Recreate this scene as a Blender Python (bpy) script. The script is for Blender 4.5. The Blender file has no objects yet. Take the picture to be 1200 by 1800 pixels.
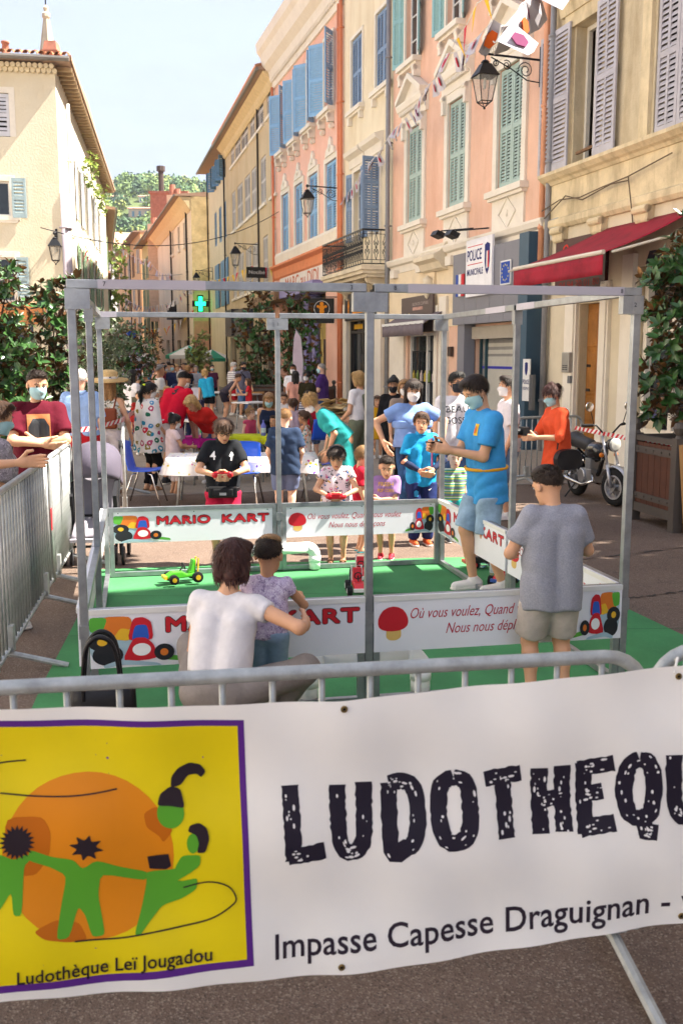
import bpy,bmesh,math,random
import numpy as np
from mathutils import Vector,Matrix
from mathutils.bvhtree import BVHTree
R=math.radians
random.seed(7)
SC=bpy.context.scene
COL=SC.collection
# ------------------------------------------------------------------ camera
CAMH,FPX,PITCH=1.88,1750.0,R(8.83)
cam_d=bpy.data.cameras.new('camera');cam=bpy.data.objects.new('camera',cam_d);COL.objects.link(cam)
cam.location=(0,0,CAMH);cam.rotation_euler=(R(90)-PITCH,0,0)
cam_d.sensor_fit='VERTICAL';cam_d.sensor_height=36.0;cam_d.lens=FPX/1800*36
cam_d.clip_start=0.05;cam_d.clip_end=5000
cam_d.dof.use_dof=True;cam_d.dof.focus_distance=8.5;cam_d.dof.aperture_fstop=5.6
SC.camera=cam
# ------------------------------------------------------------------ sky, sun, exposure
SUN_AZ,SUN_EL=R(87),R(52)  # azimuth: to the right of the view direction
w=bpy.data.worlds.new('World');SC.world=w;w.use_nodes=True
nt=w.node_tree;nt.nodes.clear()
wo=nt.nodes.new('ShaderNodeOutputWorld');bg=nt.nodes.new('ShaderNodeBackground');sky=nt.nodes.new('ShaderNodeTexSky')
sky.sky_type='NISHITA';sky.sun_disc=False;sky.sun_elevation=SUN_EL;sky.sun_rotation=SUN_AZ
sky.air_density=1.0;sky.dust_density=.9;sky.ozone_density=1.0;sky.altitude=200
tc=nt.nodes.new('ShaderNodeTexCoord');mp=nt.nodes.new('ShaderNodeMapping');mp.inputs['Scale'].default_value=(1.6,1.6,5.5)
cn=nt.nodes.new('ShaderNodeTexNoise');cn.inputs['Scale'].default_value=2.2;cn.inputs['Detail'].default_value=7;cn.inputs['Roughness'].default_value=.62
cr=nt.nodes.new('ShaderNodeValToRGB');cr.color_ramp.elements[0].position=.48;cr.color_ramp.elements[1].position=.82
cr.color_ramp.elements[0].color=(.93,.93,.93,1);cr.color_ramp.elements[1].color=(1,1,1,1)  # hazy veil everywhere, thicker in the cloud
mx=nt.nodes.new('ShaderNodeMixRGB');mx.inputs['Color2'].default_value=(.74,.80,1.0,1)  # thin bright cloud
L=nt.links.new
L(tc.outputs['Generated'],mp.inputs['Vector']);L(mp.outputs['Vector'],cn.inputs['Vector']);L(cn.outputs['Fac'],cr.inputs['Fac'])
L(cr.outputs['Color'],mx.inputs['Fac']);L(sky.outputs['Color'],mx.inputs['Color1']);L(mx.outputs['Color'],bg.inputs['Color'])
bg.inputs['Strength'].default_value=0.15;L(bg.outputs['Background'],wo.inputs['Surface'])
sd=bpy.data.lights.new('sun','SUN');so=bpy.data.objects.new('sun',sd);COL.objects.link(so)
sd.energy=3.4;sd.angle=R(0.53);sd.color=(1.0,.93,.82)
sdir=Vector((math.sin(SUN_AZ)*math.cos(SUN_EL),math.cos(SUN_AZ)*math.cos(SUN_EL),math.sin(SUN_EL)))
so.rotation_euler=(-sdir).to_track_quat('-Z','Y').to_euler();so.location=sdir*60
SC.view_settings.view_transform='Standard';SC.view_settings.look='None';SC.view_settings.gamma=1
SC.view_settings.exposure=2.7;SC.view_settings.use_curve_mapping=False
SC.cycles.use_denoising=True
SC.cycles.max_bounces=6;SC.cycles.diffuse_bounces=3;SC.cycles.transparent_max_bounces=8
SC.cycles.sample_clamp_indirect=6
# ------------------------------------------------------------------ measuring helpers (photograph pixel -> real place)
_c,_s=math.cos(PITCH),math.sin(PITCH)
def ray(px,py):
 a=(px-600)/FPX;u=(900-py)/FPX
 return Vector((a,_c+u*_s,-_s+u*_c))
def gp(px,py,z=0.0):
 d=ray(px,py);t=(z-CAMH)/d.z
 return Vector((d.x*t,d.y*t,z))
def at(px,py,Y):
 d=ray(px,py);t=Y/d.y
 return Vector((d.x*t,Y,CAMH+d.z*t))
# ------------------------------------------------------------------ materials
_mats={}
def lin(c):
 if isinstance(c,str):
  c=[int(c[i:i+2],16)/255 for i in(0,2,4)]
  c=[x/12.92 if x<=.04045 else((x+.055)/1.055)**2.4 for x in c]
 return tuple(c)
def M(name,col=None,rough=.75,var=.08,vs=4,bump=0,bs=60,metal=0,spec=.35,stain=None,ss=1.2,sa=.35,streak=0,trans=0,emit=0,alpha=1,coat=0,sub=0):
 """plain procedural material: colour with noise mottling, optional stains of another colour, bump"""
 if name in _mats:return _mats[name]
 c=lin(col);m=bpy.data.materials.new(name);m.use_nodes=True;t=m.node_tree;b=t.nodes['Principled BSDF']
 N=t.nodes.new;K=t.links.new
 b.inputs['Roughness'].default_value=rough;b.inputs['Metallic'].default_value=metal
 b.inputs['Specular IOR Level'].default_value=spec
 if trans:b.inputs['Transmission Weight'].default_value=trans
 if coat:b.inputs['Coat Weight'].default_value=coat
 if sub:
  b.inputs['Subsurface Weight'].default_value=sub;b.inputs['Subsurface Radius'].default_value=(.012,.005,.003);b.inputs['Subsurface Scale'].default_value=1
 if alpha<1:b.inputs['Alpha'].default_value=alpha
 o=N('ShaderNodeTexCoord').outputs['Object']
 last=None
 if var:
  n=N('ShaderNodeTexNoise');n.inputs['Scale'].default_value=vs;n.inputs['Detail'].default_value=6;n.inputs['Roughness'].default_value=.65;K(o,n.inputs['Vector'])
  x=N('ShaderNodeMixRGB');x.inputs['Color1'].default_value=(*[v*(1-var) for v in c],1);x.inputs['Color2'].default_value=(*[min(1,v*(1+var)) for v in c],1)
  q=N('ShaderNodeMapRange');q.inputs['From Min'].default_value=.3;q.inputs['From Max'].default_value=.7
  K(n.outputs['Fac'],q.inputs['Value']);K(q.outputs['Result'],x.inputs['Fac']);last=x.outputs['Color']
 if stain:
  g=N('ShaderNodeMapping');g.inputs['Scale'].default_value=(ss,ss,ss*(.22 if streak else 1));K(o,g.inputs['Vector'])
  n=N('ShaderNodeTexNoise');n.inputs['Scale'].default_value=1.0;n.inputs['Detail'].default_value=8;n.inputs['Roughness'].default_value=.68;K(g.outputs['Vector'],n.inputs['Vector'])
  q=N('ShaderNodeMapRange');q.inputs['From Min'].default_value=.46;q.inputs['From Max'].default_value=.72;q.inputs['To Max'].default_value=sa;K(n.outputs['Fac'],q.inputs['Value'])
  x=N('ShaderNodeMixRGB');x.inputs['Color2'].default_value=(*lin(stain),1);K(q.outputs['Result'],x.inputs['Fac'])
  if last:K(last,x.inputs['Color1'])
  else:x.inputs['Color1'].default_value=(*c,1)
  last=x.outputs['Color']
 if last:K(last,b.inputs['Base Color'])
 else:b.inputs['Base Color'].default_value=(*c,1)
 if bump:
  n=N('ShaderNodeTexNoise');n.inputs['Scale'].default_value=bs;n.inputs['Detail'].default_value=5;K(o,n.inputs['Vector'])
  u=N('ShaderNodeBump');u.inputs['Strength'].default_value=bump;u.inputs['Distance'].default_value=.02;K(n.outputs['Fac'],u.inputs['Height']);K(u.outputs['Normal'],b.inputs['Normal'])
 if emit:
  b.inputs['Emission Color'].default_value=(*c,1);b.inputs['Emission Strength'].default_value=emit
 _mats[name]=m
 return m
def pattern_mat(name,base,spots,kind='spots',scale=14,thr=.34,rough=.85):
 """printed cloth: coloured voronoi spots, or stripes, on a base colour"""
 if name in _mats:return _mats[name]
 m=bpy.data.materials.new(name);m.use_nodes=True;t=m.node_tree;b=t.nodes['Principled BSDF'];N=t.nodes.new;K=t.links.new
 b.inputs['Roughness'].default_value=rough;b.inputs['Specular IOR Level'].default_value=.2
 o=N('ShaderNodeTexCoord').outputs['Object']
 x=N('ShaderNodeMixRGB');x.inputs['Color1'].default_value=(*lin(base),1)
 r=N('ShaderNodeValToRGB');r.color_ramp.interpolation='CONSTANT'
 e=r.color_ramp.elements
 while len(e)<len(spots):e.new(.5)
 for i,c in enumerate(spots):e[i].position=i/len(spots);e[i].color=(*lin(c),1)
 if kind in('spots','rings'):
  nn=N('ShaderNodeTexNoise');nn.inputs['Scale'].default_value=scale*1.3;K(o,nn.inputs['Vector'])
  ad=N('ShaderNodeMixRGB');ad.blend_type='LINEAR_LIGHT';ad.inputs['Fac'].default_value=.03;K(o,ad.inputs['Color1']);K(nn.outputs['Color'],ad.inputs['Color2'])
  v=N('ShaderNodeTexVoronoi');v.inputs['Scale'].default_value=scale;K(ad.outputs['Color'],v.inputs['Vector'])
  sp=N('ShaderNodeSeparateColor');K(v.outputs['Color'],sp.inputs['Color']);K(sp.outputs[0],r.inputs['Fac'])
  lt=N('ShaderNodeMath');lt.operation='LESS_THAN';lt.inputs[1].default_value=thr;K(v.outputs['Distance'],lt.inputs[0])
  f=lt.outputs[0]
  if kind=='rings':
   gt=N('ShaderNodeMath');gt.operation='GREATER_THAN';gt.inputs[1].default_value=thr*.5;K(v.outputs['Distance'],gt.inputs[0])
   mu=N('ShaderNodeMath');mu.operation='MULTIPLY';K(f,mu.inputs[0]);K(gt.outputs[0],mu.inputs[1]);f=mu.outputs[0]
  K(f,x.inputs['Fac']);K(r.outputs['Color'],x.inputs['Color2'])
 else:
  s=N('ShaderNodeSeparateXYZ');K(o,s.inputs[0]);mu=N('ShaderNodeMath');mu.operation='MULTIPLY';mu.inputs[1].default_value=scale
  K(s.outputs[{'hstripe':2,'vstripe':0}[kind]],mu.inputs[0]);fr=N('ShaderNodeMath');fr.operation='FRACT';K(mu.outputs[0],fr.inputs[0]);K(fr.outputs[0],r.inputs['Fac'])
  x.inputs['Fac'].default_value=1;K(r.outputs['Color'],x.inputs['Color2'])
 K(x.outputs['Color'],b.inputs['Base Color'])
 _mats[name]=m
 return m
# ------------------------------------------------------------------ mesh helpers
class MB:
 def __init__(s):s.v=[];s.f=[];s.m=[];s.cur=0
 def add(s,vs,fs):
  o=len(s.v);s.v.extend([tuple(p) for p in vs]);s.f.extend([tuple(i+o for i in f) for f in fs]);s.m.extend([s.cur]*len(fs));return s
 def box(s,x0,x1,y0,y1,z0,z1):
  return s.add([(x0,y0,z0),(x1,y0,z0),(x1,y1,z0),(x0,y1,z0),(x0,y0,z1),(x1,y0,z1),(x1,y1,z1),(x0,y1,z1)],
                     [(3,2,1,0),(4,5,6,7),(0,1,5,4),(1,2,6,5),(2,3,7,6),(3,0,4,7)])
 def obox(s,c,ax,ay,az):
  c,ax,ay,az=map(Vector,(c,ax,ay,az))
  return s.add([c+ax*i+ay*j+az*k for k in(-1,1) for i,j in((-1,-1),(1,-1),(1,1),(-1,1))],
                     [(3,2,1,0),(4,5,6,7),(0,1,5,4),(1,2,6,5),(2,3,7,6),(3,0,4,7)])
 def bar(s,a,b,w,h=None,up=(0,0,1)):
  a,b=Vector(a),Vector(b);d=b-a;n=d.normalized();u=Vector(up)
  if abs(n.dot(u))>.95:u=Vector((0,1,0))
  x=n.cross(u).normalized();y=x.cross(n);h=h or w
  return s.obox((a+b)/2,x*w/2,y*h/2,d/2)
 def tube(s,pts,r,n=8,closed=False,cap=True):
  P=[Vector(p) for p in pts];N_=len(P);rr=r if isinstance(r,(list,tuple)) else[r]*N_
  rings=[];ref=None
  for i,p in enumerate(P):
   a=P[(i-1)%N_] if(i>0 or closed) else p;b=P[(i+1)%N_] if(i<N_-1 or closed) else p
   t=(b-a).normalized() if(b-a).length>1e-9 else Vector((0,0,1))
   if ref is None:
    ref=Vector((0,0,1)) if abs(t.z)<.9 else Vector((1,0,0))
   x=t.cross(ref).normalized() if t.cross(ref).length>1e-6 else t.orthogonal().normalized()
   y=x.cross(t);ref=y
   rings.append([p+(x*math.cos(k*2*math.pi/n)+y*math.sin(k*2*math.pi/n))*rr[i] for k in range(n)])
  vs=[q for g in rings for q in g];fs=[]
  for i in range(N_ if closed else N_-1):
   j=(i+1)%N_
   for k in range(n):l=(k+1)%n;fs.append((i*n+k,i*n+l,j*n+l,j*n+k))
  if cap and not closed:fs.append(tuple(range(n))[::-1]);fs.append(tuple((N_-1)*n+k for k in range(n)))
  return s.add(vs,fs)
 def lathe(s,prof,c=(0,0,0),n=14,ax=(0,0,1),cap=True):
  c=Vector(c);az=Vector(ax).normalized();x=az.orthogonal().normalized();y=az.cross(x);vs=[];fs=[]
  for r,z in prof:
   for k in range(n):a=2*math.pi*k/n;vs.append(c+az*z+(x*math.cos(a)+y*math.sin(a))*max(r,1e-4))
  for i in range(len(prof)-1):
   for k in range(n):l=(k+1)%n;fs.append((i*n+k,i*n+l,(i+1)*n+l,(i+1)*n+k))
  if cap:fs.append(tuple(range(n))[::-1]);fs.append(tuple((len(prof)-1)*n+k for k in range(n)))
  return s.add(vs,fs)
 def ball(s,c,r,n=10):
  rx,ry,rz=r if isinstance(r,(tuple,list)) else(r,r,r);vs=[];fs=[];m=n//2+1
  for i in range(m+1):
   t=math.pi*i/m
   for k in range(n):a=2*math.pi*k/n;vs.append((c[0]+rx*max(math.sin(t),1e-3)*math.cos(a),c[1]+ry*max(math.sin(t),1e-3)*math.sin(a),c[2]-rz*math.cos(t)))
  for i in range(m):
   for k in range(n):l=(k+1)%n;fs.append((i*n+k,i*n+l,(i+1)*n+l,(i+1)*n+k))
  return s.add(vs,fs)
 def prism(s,poly,o,u,v,nrm):
  """extrude a 2-D polygon given in (u,v) from o along the vector nrm"""
  o,u,v,nrm=map(Vector,(o,u,v,nrm));k=len(poly)
  a=[o+u*p[0]+v*p[1] for p in poly];b=[p+nrm for p in a]
  return s.add(a+b,[tuple(range(k))[::-1],tuple(range(k,2*k))]+[(i,(i+1)%k,k+(i+1)%k,k+i) for i in range(k)])
 def build(s,name,mat,parent=None,smooth=False,loc=None,rotz=0,kind=None,bevel=0,label=None):
  me=bpy.data.meshes.new(name);me.from_pydata(s.v,[],s.f)
  for m in(mat if isinstance(mat,(list,tuple)) else[mat]):me.materials.append(m)
  if any(s.m):me.polygons.foreach_set('material_index',s.m)
  if smooth:me.polygons.foreach_set('use_smooth',[True]*len(s.f))
  me.update()
  o=bpy.data.objects.new(name,me);COL.objects.link(o)
  if parent:o.parent=parent
  if loc is not None:o.location=loc
  o.rotation_euler.z=rotz
  if kind:o['kind']=kind
  if label:o['label']=label
  if bevel:
   b=o.modifiers.new('bevel','BEVEL');b.width=bevel;b.segments=2;b.limit_method='ANGLE'
  return o
def tag(o,label,cat,group=None):
 o['label']=label;o['category']=cat
 if group:o['group']=group
 return o
def thing(name,label,cat,loc=(0,0,0),rotz=0,group=None):
 o=bpy.data.objects.new(name,None);COL.objects.link(o);o.location=loc;o.rotation_euler.z=rotz;o.empty_display_size=.1
 return tag(o,label,cat,group)
def struct(o):o['kind']='structure';return o
def copy_tree(o,parent=None):
 c=o.copy();COL.objects.link(c);c.parent=parent
 for ch in list(o.children):copy_tree(ch,c)
 return c
_tx={}
def text2d(s,shear=0,bold=0,spacing=1):
 """outline of a line of lettering: (vertices, faces, width) with cap height 1"""
 k=(s,shear,bold,spacing)
 if k in _tx:return _tx[k]
 cu=bpy.data.curves.new('t','FONT');cu.body=s;cu.shear=shear;cu.offset=bold;cu.space_character=spacing;cu.resolution_u=3
 ob=bpy.data.objects.new('t',cu);me=bpy.data.meshes.new_from_object(ob)
 v=np.array([tuple(p.co)[:2] for p in me.vertices]);f=[tuple(p.vertices) for p in me.polygons]
 bpy.data.objects.remove(ob);bpy.data.curves.remove(cu);bpy.data.meshes.remove(me)
 v=v/.69
 v[:,0]-=v[:,0].min()
 _tx[k]=(v,f,v[:,0].max());return _tx[k]
def lettering(name,s,mat,o,u,v,h,width=None,parent=None,shear=0,bold=0,spacing=1,centre=True,warp=None,th=0.002,**kw):
 """flat lettering in the plane (u,v); th lifts it off the surface"""
 V,Fc,wd=text2d(s,shear,bold,spacing);o,u,v=Vector(o),Vector(u).normalized(),Vector(v).normalized();n=u.cross(v)
 sx=width/wd if width else h
 off=-wd*sx/2 if centre else 0
 mb=MB()
 if warp:pts=[warp(off+p[0]*sx,p[1]*h) for p in V]
 else:pts=[o+u*(off+p[0]*sx)+v*(p[1]*h)+n*th for p in V]
 mb.add(pts,Fc)
 return mb.build(name,mat,parent,**kw)
# =================================================================== THE SETTING
STEEL=M('galvanised steel','9a9da0',rough=.42,metal=.75,var=.22,vs=9,bump=.08,bs=35)
STEEL2=M('galvanised barrier steel','a4a7a6',rough=.45,metal=.4,var=.25,vs=14,bump=.06,bs=60)
BLACK=M('black iron paint','15161a',rough=.45,var=.2,vs=20)
GLASS=M('window glass','2a2f33',rough=.08,spec=.6,var=.3,vs=1.5)
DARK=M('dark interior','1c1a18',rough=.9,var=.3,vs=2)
WHITE=M('white paint','dcdad5',rough=.5,var=.06,vs=6)
CHROME=M('chrome','d8d8d8',rough=.14,metal=1,var=0)
def asphalt(name,c1,c2,c3):
 m=bpy.data.materials.new(name);m.use_nodes=True;t=m.node_tree;b=t.nodes['Principled BSDF'];N=t.nodes.new;K=t.links.new
 o=N('ShaderNodeTexCoord').outputs['Object']
 def noise(sc,d=6,ro=.6):
  n=N('ShaderNodeTexNoise');n.inputs['Scale'].default_value=sc;n.inputs['Detail'].default_value=d;n.inputs['Roughness'].default_value=ro;K(o,n.inputs['Vector']);return n.outputs['Fac']
 def mapr(x,a,bb,lo=0,hi=1):
  q=N('ShaderNodeMapRange');q.inputs['From Min'].default_value=a;q.inputs['From Max'].default_value=bb;q.inputs['To Min'].default_value=lo;q.inputs['To Max'].default_value=hi;K(x,q.inputs['Value']);return q.outputs['Result']
 def mix(f,a,bb):
  x=N('ShaderNodeMixRGB');K(f,x.inputs['Fac'])
  for k,c in(('Color1',a),('Color2',bb)):
   if isinstance(c,tuple):x.inputs[k].default_value=(*c,1)
   else:K(c,x.inputs[k])
  return x.outputs['Color']
 big=mix(mapr(noise(.55,5),.35,.65),lin(c1),lin(c2))
 med=mix(mapr(noise(3.2,7,.7),.52,.7,0,.55),big,lin(c3))
 v=N('ShaderNodeTexVoronoi');v.inputs['Scale'].default_value=170;K(o,v.inputs['Vector'])
 sp=N('ShaderNodeSeparateColor');K(v.outputs['Color'],sp.inputs['Color'])
 grit=mix(mapr(sp.outputs[0],.72,1,0,.5),med,lin('a89a8c'))
 grit=mix(mapr(sp.outputs[1],.75,1,0,.55),grit,lin('1d1716'))
 K(grit,b.inputs['Base Color']);b.inputs['Roughness'].default_value=.82;b.inputs['Specular IOR Level'].default_value=.3
 u=N('ShaderNodeBump');u.inputs['Strength'].default_value=.55;u.inputs['Distance'].default_value=.006;K(v.outputs['Distance'],u.inputs['Height']);K(u.outputs['Normal'],b.inputs['Normal'])
 return m
ASPH=asphalt('red brown asphalt','604e43','6e5c50','463930')
ROAD=asphalt('grey street paving','948778','9f9384','7a6f62')
def dirvp(px):
 d=ray(px,628.2);return Vector((d.x,d.y,0)).normalized()
def on_line(P,D,px):
 a=ray(px,628.2);k=a.x/a.y;t=(k*P.y-P.x)/(D.x-k*D.y);return Vector((P.x+D.x*t,P.y+D.y*t,0))
g=MB();g.add([(-1500,-300,0),(1500,-300,0),(1500,2500,0),(-1500,2500,0)],[(0,1,2,3)]);struct(g.build('ground',ASPH))
# the paler street surface that begins behind the play area
a,b_=gp(140,874),gp(560,862)
dd=(b_-a).normalized();pl,pr=a-dd*14,a+dd*30;fw=Vector((-dd.y,dd.x,0))*220
g=MB();g.add([(*pl.xy,.004),(*pr.xy,.004),(*(pr+fw).xy,.004),(*(pl+fw).xy,.004)],[(0,1,2,3)]);struct(g.build('street',ROAD))
g=MB();g.bar((*pl.xy,.004),(*pr.xy,.004),.09,.016);struct(g.build('paving_strip',M('paving strip','8a8079',var=.2,vs=6)))
for pts in([gp(1105,1052),gp(1200,1040),gp(1330,1022)],[gp(905,1000),gp(1010,985),gp(1210,962)],[gp(700,905),gp(880,890),gp(1120,872)]):
 q=MB()
 for k_ in range(24):a,c=[pts[0].lerp(pts[1],t_*2) if t_<.5 else pts[1].lerp(pts[2],t_*2-1) for t_ in(k_/24,(k_+1)/24)];w_=.012+.01*math.sin(k_*1.7);j_=.02*math.sin(k_*2.3);q.add([(a.x,a.y+j_-w_,.004),(c.x,c.y+.02*math.sin((k_+1)*2.3)-w_,.004),(c.x,c.y+.02*math.sin((k_+1)*2.3)+w_,.004),(a.x,a.y+j_+w_,.004)],[(0,1,2,3)])
 struct(q.build('asphalt_seam',M('bitumen seam','2b2524',rough=.6)))
class Facade:
 """a wall plane: local x runs from A to B, +y points out to the street, z up; parts hang under the building's Empty"""
 def __init__(s,A,B,root=None,name=None,label=None):
  s.A=Vector((A[0],A[1],0));s.B=Vector((B[0],B[1],0));s.u=(s.B-s.A).normalized();s.n=Vector((-s.u.y,s.u.x,0));s.w=(s.B-s.A).length
  s.root=root or thing(name,label,'building',s.A);s.off=s.A-s.root.location;s.rz=math.atan2(s.u.y,s.u.x)
 def loc(s,px,py,off=0.0):
  d=ray(px,py);o=Vector((0,0,CAMH));P=s.A+s.n*off;t=(P-o).dot(s.n)/d.dot(s.n);q=o+d*t
  return(q-s.A).dot(s.u),q.z
 def W(s,x,y,z):return s.A+s.u*x+s.n*y+Vector((0,0,z))
 def part(s,name,mb,mat,parent=None,**k):
  if parent:return mb.build(name,mat,parent,**k)
  o=mb.build(name,mat,s.root,**k);o.location=s.off;o.rotation_euler.z=s.rz;return o
 def rect(s,x0,x1,yt,yb):
  """opening from the left/right pixel columns and top/bottom rows at its middle"""
  xc=(x0+x1)/2;yc=(yt+yb)/2;a,b=sorted((s.loc(x0,yc)[0],s.loc(x1,yc)[0]));return[a,b,s.loc(xc,yb)[1],s.loc(xc,yt)[1]]
 def cols(s,cols,zt,zb):
  return[[*sorted((s.loc(a,300)[0],s.loc(b,300)[0])),zb,zt] for a,b in cols]
 def wall(s,h,depth,openings,mat,rev=.22,ends=True,name='wall',z0=0):
  xs=sorted({0,s.w,*[v for o in openings for v in o[:2] if 0<v<s.w]});zs=sorted({z0,h,*[v for o in openings for v in o[2:] if z0<v<h]})
  mb=MB()
  for i in range(len(xs)-1):
   for j in range(len(zs)-1):
    xc,zc=(xs[i]+xs[i+1])/2,(zs[j]+zs[j+1])/2
    if any(o[0]<xc<o[1] and o[2]<zc<o[3] for o in openings):continue
    mb.add([(xs[i],0,zs[j]),(xs[i+1],0,zs[j]),(xs[i+1],0,zs[j+1]),(xs[i],0,zs[j+1])],[(3,2,1,0)])
  for a,b,c,d in openings:
   mb.add([(a,0,c),(b,0,c),(b,0,d),(a,0,d),(a,-rev,c),(b,-rev,c),(b,-rev,d),(a,-rev,d)],[(0,1,5,4),(1,2,6,5),(2,3,7,6),(3,0,4,7)])
  if ends:
   w=s.w
   mb.add([(0,0,0),(0,-depth,0),(0,-depth,h),(0,0,h)],[(0,1,2,3)]);mb.add([(w,0,0),(w,-depth,0),(w,-depth,h),(w,0,h)],[(3,2,1,0)])
   mb.add([(0,-depth,0),(w,-depth,0),(w,-depth,h),(0,-depth,h)],[(0,1,2,3)]);mb.add([(0,0,h),(w,0,h),(w,-depth,h),(0,-depth,h)],[(3,2,1,0)])
  return s.part(name,mb,mat)
 def window(s,r,frame=WHITE,rev=.22,glass=GLASS,bars=(1,3)):
  a,b,c,d=r;y=-rev+.05;mb=MB();t=.055
  mb.box(a,a+t,y,y+.05,c,d);mb.box(b-t,b,y,y+.05,c,d);mb.box(a+t,b-t,y,y+.05,d-t,d);mb.box(a+t,b-t,y,y+.05,c,c+t)
  for i in range(1,bars[0]+1):x=a+(b-a)*i/(bars[0]+1);mb.box(x-.03,x+.03,y+.002,y+.055,c+t,d-t)
  for i in range(1,bars[1]+1):z=c+(d-c)*i/(bars[1]+1);mb.box(a+t,b-t,y+.006,y+.046,z-.015,z+.015)
  f=s.part('window',mb,frame)
  p=MB();p.add([(a,y+.02,c),(b,y+.02,c),(b,y+.02,d),(a,y+.02,d)],[(3,2,1,0)]);p.build('pane',glass,f)
  k=MB();k.add([(a,-rev-.35,c),(b,-rev-.35,c),(b,-rev-.35,d),(a,-rev-.35,d)],[(3,2,1,0)]);return f
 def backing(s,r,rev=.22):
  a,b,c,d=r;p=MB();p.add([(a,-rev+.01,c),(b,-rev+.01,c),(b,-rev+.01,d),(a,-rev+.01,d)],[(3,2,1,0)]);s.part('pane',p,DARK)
 def shutter(s,x0,x1,z0,z1,mat,y=.03,hinge=None,ang=0,pitch=.075,mids=(.5,),cstile=True,flip=False):
  """one louvred leaf; hinge x and angle swing it out from the wall"""
  mb,sl=MB(),MB();w=x1-x0;st=min(.075,w*.16);th=.036
  zs=[z0]+[z0+(z1-z0)*m for m in mids]+[z1]
  mb.box(x0,x0+st,0,th,z0,z1);mb.box(x1-st,x1,0,th,z0,z1)
  cs=[(x0+st,x1-st)]
  if cstile and w>.4:
   xm=(x0+x1)/2;mb.box(xm-st*.4,xm+st*.4,.002,th-.002,z0+.1,z1-.08);cs=[(x0+st,xm-st*.4),(xm+st*.4,x1-st)]
  for i,z in enumerate(zs):
   a=z if i==0 else z-(.1 if i==len(zs)-1 else.05);b=z+(.13 if i==0 else(0 if i==len(zs)-1 else.05));mb.box(x0+st,x1-st,.001,th-.001,a,b)
  for i in range(len(zs)-1):
   lo=zs[i]+(.13 if i==0 else.05);hi=zs[i+1]-(.1 if i==len(zs)-2 else.05);n=max(1,int((hi-lo)/pitch))
   for k in range(n):
    z=lo+(k+.5)*(hi-lo)/n
    for a,b in cs:sl.add([(a,th*.95,z-pitch*.42),(b,th*.95,z-pitch*.42),(b,.003,z+pitch*.30),(a,.003,z+pitch*.30),(a,th*.95,z-pitch*.28),(b,th*.95,z-pitch*.28),(b,.003,z+pitch*.44),(a,.003,z+pitch*.44)],[(0,1,2,3),(7,6,5,4),(0,4,5,1),(2,6,7,3)])
  for m_ in(mb,sl):
   out=[]
   for p in m_.v:
    q=Vector((p[0],p[1]+y,p[2]))
    if ang:
     dx,dy=q.x-hinge,q.y;q.x=hinge+dx*math.cos(ang)-dy*math.sin(ang);q.y=dx*math.sin(ang)+dy*math.cos(ang)
    out.append(tuple(q))
   m_.v=out
  o=s.part('shutter',mb,mat);sl.build('slats',mat,o,kind='stuff');return o
 def pair(s,r,mat,**k):
  a,b,c,d=r;m=(a+b)/2;s.backing(r);s.shutter(a+.01,m-.006,c+.02,d-.02,mat,y=-.06,**k);s.shutter(m+.006,b-.01,c+.02,d-.02,mat,y=-.06,**k)
 def opened(s,r,mat,wsh=None,**k):
  """shutters folded back flat on the wall at both sides"""
  a,b,c,d=r;w=wsh or(b-a)/2;s.shutter(a-w-.03,a-.03,c,d,mat,y=.03,**k);s.shutter(b+.03,b+w+.03,c,d,mat,y=.03,**k)
 def surround(s,r,mat,t=.16,d=.05,sill=.0,name='window_surround',head=True):
  a,b,c,e=r;mb=MB();mb.box(a-t,a,0,d,c,e+(t if head else 0));mb.box(b,b+t,0,d,c,e+(t if head else 0))
  if head:mb.box(a,b,0,d-.002,e,e+t)
  o=s.part(name,mb,mat)
  if sill:q=MB();q.box(a-t-.1,b+t+.1,0,d+sill,c-.13,c);q.box(a-t-.05,b+t+.05,0,d+sill*.55,c-.2,c-.13);q.build('sill',mat,o)
  return o
 def moulding(s,name,mat,x0,x1,prof,parent=None):
  """horizontal moulding: prof = list of (y, z) from bottom to top"""
  mb=MB();n=len(prof);pr=[(0,prof[0][1])]+list(prof)+[(0,prof[-1][1])];m=len(pr)
  mb.add([(x0,y,z) for y,z in pr]+[(x1,y,z) for y,z in pr],[(i,i+1,m+i+1,m+i) for i in range(m-1)]+[tuple(range(m))[::-1],tuple(range(m,2*m))])
  return s.part(name,mb,mat,parent)
 def pipe(s,x,mat,z0=0,z1=10,r=.055,y=.1,label=None):
  mb=MB();mb.tube([(x,y,z0),(x,y,z1)],r,8)
  for z in np.arange(z0+1,z1,2.3):mb.tube([(x,y,z),(x,y,z+.05)],r*1.35,8);mb.box(x-.012,x+.012,0,y,z+.01,z+.04)
  return s.part('drainpipe',mb,mat,smooth=True)
 def roof(s,h,depth,mat,over=.55,rise=.28,eave=None,x0=None,x1=None,tiles=False):
  x0=-.05 if x0 is None else x0;x1=s.w+.05 if x1 is None else x1;mb=MB();t=.12;y1=-depth/2
  a=[(over,h),(over,h+t),(y1,h+t+rise*(over-y1)),(-depth-.3,h+t),(-depth-.3,h),(0,h+.02)]
  mb.add([(x0,y,z) for y,z in a]+[(x1,y,z) for y,z in a],[(i,(i+1)%6,6+(i+1)%6,6+i) for i in range(6)]+[tuple(range(6))[::-1],tuple(range(6,12))])
  o=s.part('roof',mb,mat)
  gm=MB();gm.tube([(x0,over+.05,h+.03),(x1,over+.05,h+.03)],.075,8);gm.build('gutter',M('zinc gutter','77726c',rough=.5,metal=.4,var=.2),o)
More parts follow.
